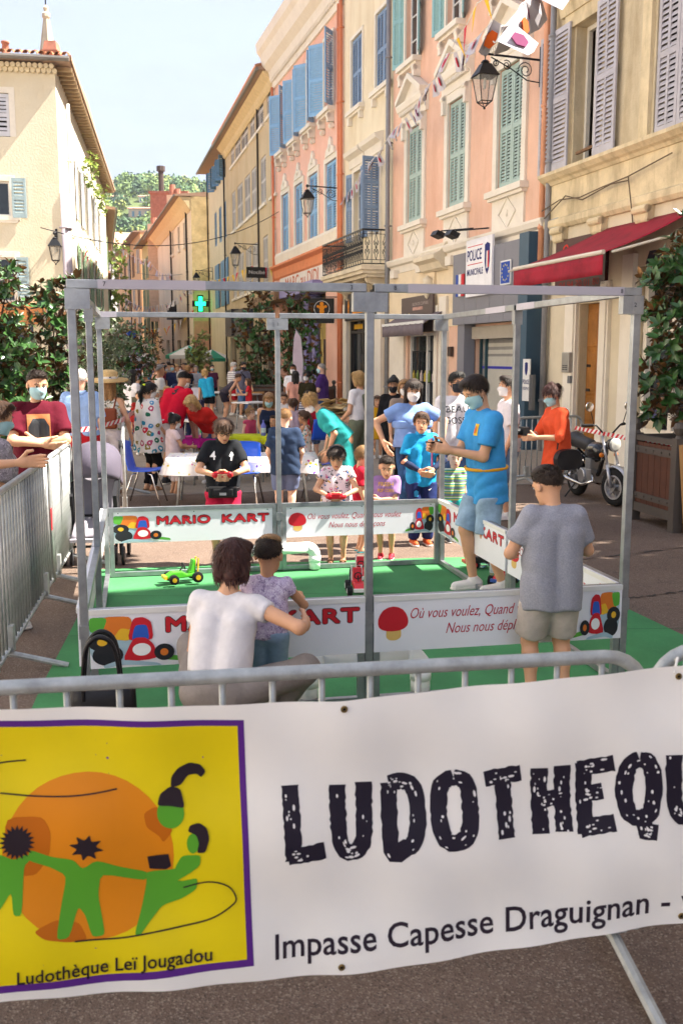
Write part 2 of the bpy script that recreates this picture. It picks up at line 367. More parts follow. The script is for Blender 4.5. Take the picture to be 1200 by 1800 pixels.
  if tiles:
   n=int((x1-x0)/.21);tm=None
   for i in range(n):
    x=x0+(i+.5)*(x1-x0)/n
    for row in range(2):
     if tm is None:
      q=MB();k=6;pts=[]
      for yy,rr in((0,.095),(-.42,.08)):
       for j in range(k+1):an=math.pi*j/k;pts.append((rr*math.cos(an),yy,rr*math.sin(an)))
       for j in range(k+1):an=math.pi*j/k;pts.append(((rr-.016)*math.cos(an),yy,(rr-.016)*math.sin(an)))
      m_=k+1
      q.add(pts,[(j,j+1,2*m_+j+1,2*m_+j) for j in range(k)]+[(m_+j+1,m_+j,3*m_+j,3*m_+j+1) for j in range(k)]+[(j+1,j,m_+j,m_+j+1) for j in range(k)])
      ob=q.build('tile',M('terracotta tile','b48c70',rough=.85,var=.3,vs=3,stain='5a4a40',sa=.6),o,smooth=False);tm=ob.data
     else:ob=bpy.data.objects.new('tile',tm);COL.objects.link(ob);ob.parent=o
     ob.location=(x,over+.06-row*.38,h+t+.0+row*.11+random.uniform(-.01,.01));ob.rotation_euler=(-.27+random.uniform(-.03,.03),0,random.uniform(-.06,.06))
  return o
TILE=M('roof tile','a88a74',rough=.9,var=.3,vs=2,stain='54463c',ss=2,sa=.6,bump=.4,bs=12)
TRIM=M('cream trim','e6dccb',rough=.75,var=.05,vs=3,stain='b9a283',ss=.9,sa=.2)
PIPE=M('grey drainpipe','8b8a8c',rough=.5,var=.12)
# ---- the row on the right hand side of the street
P0=gp(1090,818);D1=dirvp(100);D2=dirvp(165)
R0=P0-D1*4.6;R1,R2,R3,R4=(on_line(P0,D1,p) for p in(958,688,603,487))
R5,R6=on_line(R4,D2,402),on_line(R4,D2,372)
# 1. weathered yellow house with grey shutters (next to the police station)
wb=Facade(R0,R1,name='yellow_house',label='weathered yellow stucco house with pale grey louvred shutters and a red awning')
YW=M('weathered yellow stucco','cbbb9b',rough=.9,var=.16,vs=1.6,stain='8a6a3c',ss=1.5,sa=.65,streak=1,bump=.35,bs=30)
YP=M('pale lower stucco','d6c8ad',rough=.9,var=.08,vs=1.2,stain='a88f66',ss=1.1,sa=.4,streak=1,bump=.25,bs=30)
YT=M('stained stone trim','d9c6a0',rough=.9,var=.15,vs=3,stain='6d5736',ss=2.2,sa=.6,streak=1,bump=.3,bs=25)
GSH=M('pale grey shutter paint','b7b3b8',rough=.6,var=.1,vs=5,stain='8f8580',ss=3,sa=.35)
zc=wb.loc(1035,283)[1];zt=wb.loc(1030,36)[1]
o1=[*sorted((wb.loc(1009,160)[0],wb.loc(1058,160)[0])),zc,zt]
o2=[*sorted((wb.loc(1151,120)[0],wb.loc(1229,120)[0])),zc,zt]
dA=[*sorted((wb.loc(1017,650)[0],wb.loc(1055,650)[0])),0,wb.loc(1035,533)[1]]
sA=[wb.loc(1235,560)[0],wb.loc(1120,560)[0],.6,wb.loc(1120,470)[1]]
wb.wall(12.6,9,[o1,o2,dA,sA],YW,rev=.34)
zs=wb.loc(1000,388)[1]
lower=MB();lower.box(sA[1],dA[0],.0,.03,.0,zs);lower.box(dA[1],wb.w,.0,.03,0,zs);lower.box(dA[0],dA[1],0,.03,dA[3],zs);lower.box(.5,sA[0],0,.03,0,zs);lower.box(sA[0],sA[1],0,.03,sA[3],zs);lower.box(sA[0],sA[1],0,.03,0,sA[2])
wb.part('ground_floor_wall',lower,YP)
wb.part('panel_band',MB().box(.5,wb.w-.02,.0,.09,zs,zc-.2),YT)
wb.moulding('sill_course',YT,.5,wb.w-.02,[(.12,zc-.25),(.16,zc-.2),(.22,zc-.17),(.3,zc-.1),(.3,zc-.04),(.1,zc)])
wb.moulding('lower_course',YT,.5,wb.w-.02,[(.1,zs-.12),(.15,zs-.05),(.15,zs+.05),(.095,zs+.09)])
for px in(993,1061,1141):
 x=wb.loc(px,360)[0];c=MB();c.box(x-.2,x+.2,.03,.16,zs-.34,zs-.12);c.tube([(x-.2,.16,zs-.17),(x+.2,.16,zs-.17)],.07,10);c.tube([(x-.18,.1,zs-.33),(x+.18,.1,zs-.33)],.06,10);wb.part('corbel',c,YT)
for r in(o1,o2):
 q=MB();a,b,c,d=r;q.box(a-.32,a-.06,0,.07,c,d+.25);q.box(b+.06,b+.32,0,.07,c,d+.25);q.box(a-.06,b+.06,0,.068,d,d+.25);wb.part('window_surround',q,YT)
 wb.moulding('window_cornice',YT,a-.45,b+.45,[(.1,d+.25),(.14,d+.45),(.3,d+.55),(.36,d+.7),(.08,d+.76)])
x0,x1=o1[:2];mb=MB();k=-.3
mb.box(x0,x0+.07,k,k+.08,zc,zt);mb.box(x1-.07,x1,k,k+.08,zc,zt);mb.box(x0+.07,x1-.07,k,k+.08,zt-.08,zt);mb.box(x0+.07,x1-.07,k,k+.08,zc,zc+.07)
fr=wb.part('window',mb,M('old white frame','d9d2c4',rough=.6,var=.1))
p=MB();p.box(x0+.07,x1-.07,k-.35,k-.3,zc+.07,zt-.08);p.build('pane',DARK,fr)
sash=MB();sash.box(x1-.32,x1-.27,k+.01,k+.05,zc+.08,zt-.1);sash.box(x0+.1,x0+.16,k-.25,k+.03,zc+.1,zt-.1);sash.build('open_sash',M('old white frame'),fr)
wb.shutter(x1+.04,wb.loc(957,170)[0],zc+.02,zt+.1,GSH,y=.08,pitch=.085)
wb.shutter(wb.loc(1092,140)[0],x0+.06,zc+.02,zt+.12,GSH,y=.09,pitch=.085)
wb.pair(o2,GSH,pitch=.085)
st=MB();xa,xb=wb.loc(1017,268)[0],wb.loc(1056,268)[0];st.bar((xa,.05,zc+.2),(xb,.05,zc+.22),.05,.05);wb.part('window_rail',st,M('old wood rail','7a5a3c',var=.3))
wb.roof(12.6,9,TILE)
# the door in its stone frame
OAK=M('oak door','9a6428',rough=.5,var=.3,vs=3,stain='5a3512',ss=2.5,sa=.6,streak=1)
dm=MB();a,b,c,d=dA;y=-.2;dm.box(a,b,y,y+.05,0,d);dr=wb.part('door',dm,OAK)
mid=a+(b-a)*.35
for x_,w_ in((a+.06,mid-a-.1),(mid+.06,b-mid-.12)):
 for z0,z1 in((.15,.6),(.7,1.15),(1.2,1.98),(2.08,d-.1)):
  q=MB();q.box(x_,x_+w_,y+.05,y+.075,z0,z1);q.box(x_+.05,x_+w_-.05,y+.075,y+.09,z0+.06,z1-.06);q.build('door_panel',OAK,dr,bevel=.01)
q=MB();q.box(mid-.045,mid+.045,y+.05,y+.12,0,d-.02);q.build('cover_strip',OAK,dr)
for z in(1.25,1.7):q=MB();q.box(mid+.28,mid+.42,y+.09,y+.1,z,z+.05);q.build('letter_slot',BLACK,dr)
jb=MB()
for xx,ww in((a-.34,.3),(b+.02,.42)):jb.box(xx,xx+ww,.03,.1,0,d+.35);jb.box(xx+.05,xx+ww-.05,.1,.13,0,d+.3)
jb.box(a-.04,b+.02,.03,.098,d+.02,d+.35);wb.part('door_surround',jb,TRIM)
x,z=wb.loc(1008,637);q=MB();q.box(x-.14,x+.14,.1,.19,z-.19,z+.19);ib=wb.part('intercom_box',q,M('intercom metal','a6a299',rough=.4,metal=.4),bevel=.012)
q=MB();[q.box(x-.09,x-.01,.19,.194,z-.14+i*.035,z-.125+i*.035) for i in range(3)];[q.box(x+.01,x+.1,.19,.194,z-.14+i*.035,z-.125+i*.035) for i in range(3)];q.build('grille',BLACK,ib)
x,z=wb.loc(1011,667);q=MB();q.box(x-.05,x+.05,.1,.15,z-.07,z+.07);wb.part('bell_push',q,M('bell grey','6f6f70'))
x,z=wb.loc(983,403);q=MB();q.box(x-.14,x+.14,.03,.13,z-.2,z+.2);wb.part('junction_box',q,M('junction box grey','b4b0a6'))
# shop window right of the door, with notices
a,b,c,d=sA;q=MB();q.box(a,b,-.3,-.25,c,d);sh=wb.part('shop_window',q,GLASS)
q=MB()
for xx in(a+.02,(a+b)/2,b-.08):q.box(xx-.05,xx+.05,-.22,-.1,c,d)
for zz in(c+.04,2.35,d-.05):q.box(a,b,-.218,-.11,zz-.05,zz+.05)
q.build('shop_frame',TRIM,sh)
pil=MB();xx=wb.loc(1108,650)[0];pil.box(xx-.12,xx+.22,.03,.12,0,3.6);wb.part('pilaster',pil,TRIM)
x,z=wb.loc(1137,733);q=MB();q.box(x-.17,x+.17,-.09,-.085,z-.2,z+.2);po=wb.part('poster',q,M('poster paper','c9b89a',var=.1));q=MB();q.box(x-.13,x+.13,-.085,-.083,z-.06,z+.14);q.build('poster_picture',M('poster picture','4d4f78',var=.5,vs=20),po)
# dark red restaurant fascia under the awning
RDK=M('dark red fascia','3f1416',rough=.4,var=.1)
xa,za=wb.loc(985,425);xb,zb=wb.loc(1070,505)
q=MB();q.box(xb,xa,.03,.1,zb,za);fs=wb.part('fascia_sign',q,RDK)
lettering('fascia_lettering','O',M('fascia red','d22a1e'),(xa-.28,.103,za-.3),(-1,0,0),(0,0,1),.2,parent=fs,shear=.3,bold=.01,centre=False)
lettering('fascia_lettering','04 94 70 01 80',M('fascia dim red','8e1b17'),((xa+xb)/2,.103,zb+.07),(-1,0,0),(0,0,1),.12,width=(xa-xb)*.8,parent=fs)
# awning
RED=M('red awning canvas','9c1a2e',rough=.8,var=.12,vs=2,stain='5c1420',ss=1.6,sa=.75)
bl,br=wb.loc(1066,402),wb.loc(1232,350);off=1.35;fl,frr=wb.loc(905,470,off),wb.loc(1062,446,off)
aw=thing('shop_awning','red canvas awning with hanging valance over the restaurant front','awning',wb.W(br[0],0,bl[1]));aw.rotation_euler.z=wb.rz
def AL(x,y,z):return Vector((x-br[0],y,z-bl[1]))
q=MB();zA=bl[1];zF=(fl[1]+frr[1])/2;A0,A1,F0,F1=br[0],bl[0],frr[0],fl[0];n=14
vs=[]
for j in range(9):
 t=j/8
 for i in range(n+1):
  s_=i/n;x=(A0+(A1-A0)*s_)*(1-t)+(F0+(F1-F0)*s_)*t
  vs.append(AL(x,.03+(off-.03)*t,zA+(zF-zA)*t-.05*math.sin(math.pi*t)+.012*math.sin(s_*40)*math.sin(math.pi*t)))
q.add(vs,[(j*(n+1)+i,j*(n+1)+i+1,(j+1)*(n+1)+i+1,(j+1)*(n+1)+i) for j in range(8) for i in range(n)])
cl=q.build('canvas',RED,aw,smooth=True);so_=cl.modifiers.new('thick','SOLIDIFY');so_.thickness=.006
q=MB();vs=[]
for j in range(4):
 for i in range(25):s_=i/24;vs.append(AL(F0+(F1-F0)*s_,off+.03+.02*j/3*math.sin(s_*22),zF-.04-.3*j/3))
q.add(vs,[(j*25+i,j*25+i+1,(j+1)*25+i+1,(j+1)*25+i) for j in range(3) for i in range(24)])
v_=q.build('valance',RED,aw,smooth=True);v_.modifiers.new('thick','SOLIDIFY').thickness=.006
q=MB();q.tube([AL(F0,off+.02,zF),AL(F1,off+.02,zF)],.035,8);q.build('front_bar',M('awning bar','d8cdbb',rough=.4),aw)
for x in(F0-.2,F1+.3):q=MB();q.tube([AL(x,.05,zA-.35),AL(x-.3,off*.55,zA-.5),AL(x,off,zF-.02)],.022,6);q.build('folding_arm',M('awning bar'),aw)
q=MB();x,z=wb.loc(1160,455,.5);q.bar((x,.0,z+.1),(x,.5,z+.1),.03);q.obox((x,.55,z),(.14,0,0),(0,.09,.03),(0,-.03,.1));wb.part('floodlight',q,BLACK)
# 2. salmon house with pedimented windows; the police station on its ground floor
sb=Facade(R1,R2,name='salmon_house',label='salmon stucco house with pedimented windows and closed green shutters above the police station')
SAL=M('salmon stucco','e3b99f',rough=.9,var=.1,vs=.9,stain='c98f70',ss=1.3,sa=.55,streak=1,bump=.2,bs=35)
GRN=M('grey green shutter paint','a8bbb1',rough=.6,var=.08,vs=6)
TEAL=M('teal shutter paint','8ab2b4',rough=.6,var=.08,vs=6)
zt=sb.loc(804,174)[1];zb=sb.loc(804,364)[1]
W1=sb.cols([(717,744),(788,820),(875,918)],zt,zb)
z2b=sb.loc(722,112)[1];W2=sb.cols([(712,734),(782,808),(871,906)],z2b+2.5,z2b)
zsc=sb.loc(760,447)[1]
gA=[sb.loc(931,600)[0],sb.loc(836,600)[0],.15,sb.loc(880,572)[1]]
gB=[sb.loc(824,600)[0],sb.loc(803,600)[0],0,sb.loc(813,563)[1]]
gC=[sb.loc(766,600)[0],sb.loc(716,600)[0],.3,sb.loc(742,585)[1]]
sb.wall(15.2,10,W1+W2+[gA,gB,gC],SAL)
for r in W1:
 sb.pair(r,GRN,pitch=.07)
 a,b,c,d=r;sb.surround(r,TRIM,t=.2,d=.06,sill=.14)
 sb.moulding('pediment_bed',TRIM,a-.34,b+.34,[(.08,d+.2),(.1,d+.42),(.22,d+.5),(.26,d+.62),(.26,d+.66)])
 dn=MB();[dn.box(a-.3+i*.1,a-.25+i*.1,.1,.2,d+.38,d+.47) for i in range(int((b-a+.6)/.1))];sb.part('dentils',dn,TRIM,kind='stuff')
 m=(a+b)/2;q=MB();hw=(b-a)/2+.34;hp=.52
 for sg in(-1,1):q.add([(m+sg*hw,.0,d+.66),(m+sg*hw,.28,d+.66),(m,.28,d+.66+hp),(m,.0,d+.66+hp),(m+sg*(hw+.05),.0,d+.78),(m+sg*(hw+.05),.28,d+.78),(m,.28,d+.8+hp),(m,0,d+.8+hp)],[(0,1,2,3),(7,6,5,4),(0,4,5,1),(1,5,6,2)])
 q.add([(m-hw,.1,d+.64),(m+hw,.1,d+.64),(m,.1,d+.68+hp)],[(2,1,0)]);sb.part('pediment',q,TRIM)
 ap=MB();ap.box(a-.18,b+.18,0,.05,zsc+.1,c-.2);pn=sb.part('apron',ap,TRIM)
 zc_=(zsc+.1+c-.2)/2;rr=min(.32,(c-.3-zsc)/2);q=MB()
 for k_ in range(4):a0,a1=[Vector((m+.42*rr/.32*math.cos(k__*math.pi/2),.06,zc_+rr*math.sin(k__*math.pi/2))) for k__ in(k_,k_+1)];q.bar(a0,a1,.035,.03,up=(0,1,0))
 q.ball((m,.06,zc_),(.05,.03,.08),8);q.build('diamond_relief',TRIM,pn)
 for sg in(-1,1):q=MB();x=m+sg*((b-a)/2+.12);q.box(x-.07,x+.07,.06,.16,d-.25,d+.2);q.tube([(x-.07,.14,d+.12),(x+.07,.14,d+.12)],.06,8);sb.part('scroll_bracket',q,TRIM)
for r in W2:
 a,b,c,d=r;sb.window(r);sb.surround(r,TRIM,t=.1,d=.05,sill=.2);w_=(b-a)*.55
 for hx,an,x0,x1 in((a,R(155),a,a+w_),(b,R(-155),b-w_,b)):sb.shutter(x0,x1,c+.03,d,TEAL,y=.0,hinge=hx,ang=an,pitch=.07)
 for x in(a-.05,b+.05):q=MB();q.box(x-.08,x+.08,0,.2,c-.5,c-.2);q.tube([(x-.08,.16,c-.28),(x+.08,.16,c-.28)],.07,8);sb.part('sill_bracket',q,TRIM)
sb.moulding('string_course',TRIM,0.02,sb.w-.02,[(.05,zsc-.28),(.07,zsc-.1),(.16,zsc-.06),(.2,zsc+.04),(.2,zsc+.09),(.06,zsc+.1)])
for i in range(5):x=.6+i*(sb.w-1.2)/4;q=MB();q.box(x-.18,x+.18,.05,.22,zsc-.42,zsc-.2);sb.part('corbel',q,TRIM)
sb.pipe(.12,M('salmon drainpipe','dfa07c',rough=.6),3.4,15,r=.06,y=.12)
sb.pipe(-.16,PIPE,0,12.3,r=.06,y=.13)
sb.roof(15.2,10,TILE)
# police frontage: grey clad box with fascia
GP=M('police grey cladding','7d7c82',rough=.55,var=.05,vs=2);BP=M('police blue grey cladding','3c5566',rough=.5,var=.05)
xa,za=sb.loc(965,425,.35);xb,zb_=sb.loc(796,463,.35);zlo=gA[3]+.06;ztop=sb.loc(880,428,.35)[1]
q=MB();
for i in range(5):
 x0=gA[0]-.12+(xb-gA[0]+.12)*i/5;x1=gA[0]-.12+(xb-gA[0]+.12)*(i+1)/5;pq=MB();pq.box(x0+.006,x1-.006,.03,.35,zlo,ztop);sb.part('cladding_panel',pq,GP)
pq=MB();pq.box(max(.16,xa),gA[0]-.12,.03,.36,0,ztop+.1);sb.part('blue_pier',pq,BP)
pq=MB();pq.box(gA[1],gB[0],.03,.3,0,zlo);sb.part('grey_pier',pq,GP)
pq=MB();pq.box(gA[0]+.02,gA[1]-.02,.02,.12,gA[3]-.28,gA[3]);sb.part('shutter_box',pq,M('roller box','a49a8b',rough=.5))
a,b,c,d=gA;pg=MB();pg.box(a,b,-.2,-.15,c,d);gl=sb.part('glass_front',pg,M('frosted glass','8e8b86',rough=.25,var=.1,spec=.6))
FRO=M('frosting stripe','b4b0a4',rough=.6)
for z0,z1 in((.5,1.9),(1.96,2.05),(2.12,2.2)):q=MB();q.box(a+.05,b-.3,-.15,-.146,z0,z1);q.build('frosted_band',FRO,gl)
q=MB();q.box(a+.05,b-.05,-.146,-.142,1.62,1.68);q.build('blue_band',M('blue band','35359a'),gl)
q=MB();
for x in(a+.05,b-.35,b-.04):q.box(x-.03,x+.03,-.15,-.09,c,d)
q.box(a,b,-.15,-.092,2.42,2.47);q.build('glass_frame',M('teal frame','2d4a52',rough=.4),gl)
a,b,c,d=gB;pg=MB();pg.box(a,b,-.15,-.1,0,d);dd_=sb.part('door',pg,M('brown door','5c4234',rough=.5,var=.2))
for z0,z1 in((.3,1.0),(1.2,2.0),(2.1,d-.15)):q=MB();q.box(a+.1,b-.1,-.1,-.08,z0,z1);q.build('door_panel',M('brown door'),dd_,bevel=.012)
x,z=sb.loc(795,618);q=MB();q.box(x-.1,x+.1,.02,.1,z-.12,z+.12);sb.part('intercom_box',q,M('intercom dark','5a4d47',metal=.3,rough=.4))
# police sign board and flags
BLU=M('police navy print','232a6b');RDP=M('flag red print','c8313a');
x0,z0=sb.loc(862,508,.42);x1,z1=sb.loc(818,446,.42)
ps=thing('police_sign','white police sign board with navy lettering and crest on grey frontage','sign',sb.W(x0,.36,z0));ps.rotation_euler.z=sb.rz
w_,h_=x1-x0,1.15;q=MB();q.box(0,w_,0,.05,-.1,h_);q.build('board',M('sign white','e6e4e6',rough=.4),ps)
lettering('lettering','POLICE',BLU,(w_*.66,.053,h_*.60),(-1,0,0),(0,0,1),h_*.2,width=w_*.56,parent=ps,bold=.012)
lettering('lettering','MUNICIPALE',BLU,(w_*.63,.053,h_*.32),(-1,0,0),(0,0,1),h_*.12,width=w_*.62,parent=ps,bold=.01)
q=MB();q.box(w_*.35,w_*.93,.05,.053,h_*.52,h_*.535);q.box(w_*.35,w_*.93,.05,.053,h_*.86,h_*.875);q.build('red_rule',RDP,ps)
sh_=[(-1,1),(0,1.15),(1,1),(1,-.2),(.6,-.8),(0,-1.1),(-.6,-.8),(-1,-.2)]
q=MB();q.prism([(p_[0]*.13,p_[1]*.3) for p_ in sh_],(w_*.17,.05,h_*.58),(1,0,0),(0,0,1),(0,.006,0));q.build('crest',BLU,ps)
q=MB();q.box(w_*.17-.1,w_*.17-.035,.056,.06,h_*.42,h_*.72);q.build('crest_red_bar',RDP,ps);q=MB();q.box(w_*.17-.03,w_*.17+.03,.056,.06,h_*.4,h_*.72);q.build('crest_white_bar',WHITE,ps)
x0,z0=sb.loc(895,499,.4);x1,z1=sb.loc(878,470,.4);eu=thing('flag_plaque','square blue plaque with a ring of stars beside the police sign','plaque',sb.W(x0,.36,z0));eu.rotation_euler.z=sb.rz
w_,h_=x1-x0,.5;q=MB();q.box(0,w_,0,.03,0,h_);q.build('plate',WHITE,eu);q=MB();q.box(.03,w_-.03,.03,.033,.03,h_-.03);q.build('blue_field',M('flag blue','2c4ba0'),eu)
for i in range(12):
 an=i*math.pi/6;q=MB();q.prism([(.026*(1 if k%2==0 else.4)*math.sin(k*math.pi/5),.026*(1 if k%2==0 else.4)*math.cos(k*math.pi/5)) for k in range(10)],(w_/2+.16*math.cos(an)*w_/h_,.033,h_/2+.16*math.sin(an)),(1,0,0),(0,0,1),(0,.003,0));q.build('star',M('star yellow','e0d45a'),eu)
x0,z0=sb.loc(813,520,.4);x1,z1=sb.loc(800,489,.4);tf=thing('tricolour_plaque','small blue white and red plaque below the police sign','plaque',sb.W(x0,.36,z0));tf.rotation_euler.z=sb.rz;w_=x1-x0
for i,c in enumerate((RDP,WHITE,M('flag blue'))):q=MB();q.box(w_*i/3,w_*(i+1)/3,0,.03,0,.5);q.build('stripe',c,tf)
for px,py,hh in((923,668,.95),):
 x,z=sb.loc(px,py,.4);nt_=thing('notice_board','narrow white police notice by the entrance pier','sign',sb.W(x,.37,z));nt_.rotation_euler.z=sb.rz
 q=MB();q.box(-.16,.16,0,.02,-.42,.42);q.build('board',WHITE,nt_);lettering('lettering','POLICE',BLU,(0,.022,-.08),(-1,0,0),(0,0,1),.09,width=.27,parent=nt_,bold=.01);lettering('lettering','MUNICIPALE',BLU,(0,.022,-.2),(-1,0,0),(0,0,1),.06,width=.27,parent=nt_);q=MB();q.prism([(p_[0]*.06,p_[1]*.12) for p_ in sh_],(0,.02,.22),(1,0,0),(0,0,1),(0,.004,0));q.build('crest',BLU,nt_)
x,z=sb.loc(934,690,.4);q=MB();q.box(x-.07,x+.07,.36,.43,z-.35,z+.35);sb.part('entry_phone',q,M('entry phone steel','6f7276',rough=.35,metal=.6))
for px in(806,832):
 x,z=sb.loc(px,415,.3);q=MB();q.bar((x-.3,.06,z+.15),(x,.75,z+.1),.03);q.obox((x+.05,.8,z+.02),(.18,0,0),(0,.1,.04),(0,-.03,.05));sb.part('spotlight',q,BLACK)
# carved stone canopy and pilaster, salon frontage
STN=M('carved stone','dccdb2',rough=.9,var=.12,vs=4,stain='a08c6c',sa=.4,bump=.3,bs=25)
xm=sb.loc(770,470)[0];zz=sb.loc(770,460)[1]
sb.moulding('stone_canopy',STN,xm-.75,xm+.75,[(.1,zz-.25),(.2,zz-.2),(.28,zz-.05),(.42,zz+.02),(.42,zz+.12),(.25,zz+.2),(.1,zz+.42)])
q=MB();q.tube([(xm+.3,.14,zz-.62),(xm+.3,.14,zz-.4)],.16,10);q.ball((xm+.3,.18,zz-.62),(.13,.12,.3),10);sb.part('scroll_bracket',q,STN,smooth=True)
q=MB();x=sb.loc(783,600)[0];q.box(x-.22,x+.26,.0,.1,0,zz-.9);[q.ball((x+.02,.1,.6+i*.22),(.07,.03,.08),6) for i in range(10)];sb.part('pilaster',q,TRIM)
for x0_,x1_ in((gC[1]+.12,sb.w),(gC[0]-.25,gC[0]-.02)):q=MB();q.box(x0_,x1_,0,.08,0,zz-1.1);sb.part('salon_pier',q,TRIM)
q=MB();q.box(gC[0]-.02,sb.w,.0,.09,gC[3],zsc-.3);q.box(0.02,gC[0]-.02,0,.025,zlo,zsc-.3);sb.part('lower_wall',q,M('salon cream stucco','e3cfae',rough=.9,var=.08,vs=2,stain='b59b73',sa=.3))
a,b,c,d=gC;q=MB();q.box(a,b,-.2,-.16,c,d);gl=sb.part('salon_window',q,GLASS);q=MB()
for x in(a+.03,a+(b-a)*.4,b-.03):q.box(x-.04,x+.04,-.16,-.08,c,d)
q.box(a,b,-.16,-.082,c,c+.08);q.box(a,b,-.16,-.082,d-.08,d);q.build('frame',WHITE,gl)
q=MB();[q.box(x-.012,x+.012,-.14,-.12,c,2.05) for x in np.linspace(a+.1,b-.1,8)];q.box(a+.05,b-.05,-.14,-.118,2.03,2.06);q.box(a+.05,b-.05,-.15,-.1,1.2,1.23);q.build('shelf_rack',BLACK,gl)
for i in range(7):x=a+.2+i*(b-a-.4)/6;q=MB();q.lathe([(.045,0),(.045,.2),(.02,.24),(.02,.3)],(x,-.13,1.23),8);q.build('bottle',M('bottle %d'%(i%3),['b9a13c','c9b8b0','7f8f4a'][i%3],rough=.3),gl)
x0,z0=sb.loc(760,572,.15);x1,z1=sb.loc(706,526,.15);sn=thing('salon_sign','dark brown hair salon sign with gold script above the small grey awning','sign',sb.W(x0,.1,z0));sn.rotation_euler.z=sb.rz
w_,h_=x1-x0,.95;q=MB();q.box(0,w_,0,.06,-.15,h_-.15);q.build('board',M('salon brown','5b4d49',rough=.5),sn)
GLD=M('gold lettering','d9c27a',rough=.4)
lettering('lettering','Nuances',GLD,(w_*.52,.063,.08),(-1,0,0),(0,0,1),.3,width=w_*.84,parent=sn,shear=.45)
lettering('lettering','SALON DE COIFFURE',M('pale print','b7a7a0'),(w_*.38,.063,.56),(-1,0,0),(0,0,1),.08,width=w_*.5,parent=sn)
q=MB();q.box(w_*.3,w_*.62,.06,.063,.44,.52);q.build('colour_swatches',M('swatches','b98f80',var=.5,vs=14),sn)
x0,z0=sb.loc(750,566,.5);x1,z1=sb.loc(678,573,.5)
ga=thing('salon_awning','small grey awning with a frilled edge under the salon sign','awning',sb.W(x0,0.08,z0));ga.rotation_euler.z=sb.rz;w_=x1-x0;GA=M('grey awning canvas','6f6468',rough=.85,var=.1)
q=MB();q.add([(0,0,.28),(w_,0,.28),(w_,.5,0),(0,.5,0),(0,0,.26),(w_,0,.26),(w_,.5,-.02),(0,.5,-.02)],[(0,3,2,1),(4,5,6,7),(0,1,5,4),(2,3,7,6),(1,2,6,5),(3,0,4,7)]);q.build('canvas',GA,ga)
q=MB();q.box(-.01,w_+.01,.5,.54,-.03,.04);q.build('front_bar',WHITE,ga)
q=MB();vs=[]
for j in range(2):
 for i in range(41):vs.append((w_*i/40,.53+.018*math.sin(i*1.25),-.02-j*.3))
q.add(vs,[(i,i+1,42+i,41+i) for i in range(40)]);v_=q.build('valance',GA,ga,smooth=True);v_.modifiers.new('thick','SOLIDIFY').thickness=.005
# 3. narrow cream house with the wrought iron balcony
cb=Facade(R2,R3,name='cream_house',label='narrow cream stucco house with blue grey shutters and an iron balcony')
CRM=M('cream stucco','e5d6b8',rough=.9,var=.05,vs=1.2,stain='bfa070',ss=1.1,sa=.5,streak=1,bump=.2,bs=35)
BGS=M('blue grey shutter paint','7d92ad',rough=.6,var=.08,vs=6)
zt,zb=cb.loc(628,62)[1],cb.loc(628,190)[1]
T2=cb.cols([(618,637),(660,684)],zt,zb)
zt1,zb1=cb.loc(630,300)[1],cb.loc(627,425)[1]
T1=cb.cols([(623,637),(651,668)],zt1,zb1)
zsl=cb.loc(640,478)[1]
gD=[cb.loc(655,600)[0],cb.loc(613,600)[0],.3,cb.loc(640,562)[1]]
gE=[cb.loc(686,600)[0],cb.loc(674,600)[0],0,cb.loc(680,560)[1]]
cb.wall(15.6,10,T1+T2+[gD,gE],CRM)
for r in T2:
 cb.pair(r,BGS,pitch=.07);cb.surround(r,TRIM,t=.1,d=.04,sill=.14)
 for x in r[:2]:q=MB();q.box(x-.07,x+.07,0,.14,r[2]-.42,r[2]-.2);cb.part('sill_bracket',q,TRIM)
for i,r in enumerate(T1):
 a,b,c,d=r;cb.window(r,bars=(1,2));cb.surround(r,TRIM,t=.14,d=.05)
 cb.moulding('window_cornice',TRIM,a-.35,b+.35,[(.08,d+.14),(.1,d+.4),(.26,d+.5),(.3,d+.62),(.05,d+.7)])
 w_=(b-a)*.62
 cb.shutter(b-w_,b,c+.03,d,BGS,y=0,hinge=b,ang=R(-165),pitch=.07);cb.shutter(a,a+w_,c+.03,d,BGS,y=0,hinge=a,ang=R(100 if i else 160),pitch=.07,mids=(.33,.66))
fl_=cb.loc(567,470,.85)[0];f0,f1=cb.loc(690,460)[0]+.1,cb.w-.05;f1=min(fl_,cb.w+2.2)
zr=cb.loc(640,402,.85)[1];zf=cb.loc(640,464,.85)[1]
q=MB();q.box(f0,f1,.0,.92,zf-.14,zf-.02);q.box(f0+.06,f1-.06,0,.86,zf-.24,zf-.14);q.box(f0+.14,f1-.14,0,.72,zf-.34,zf-.24);bs_=cb.part('balcony_slab',q,STN)
for x in np.linspace(f0+.5,f1-.5,4):q=MB();q.prism([(0,0),(.65,0),(.6,-.12),(.3,-.25),(.12,-.5),(0,-.6)],(x-.1,0,zf-.34),(0,1,0),(0,0,1),(.2,0,0));q.build('console',STN,bs_)
IR=BLACK
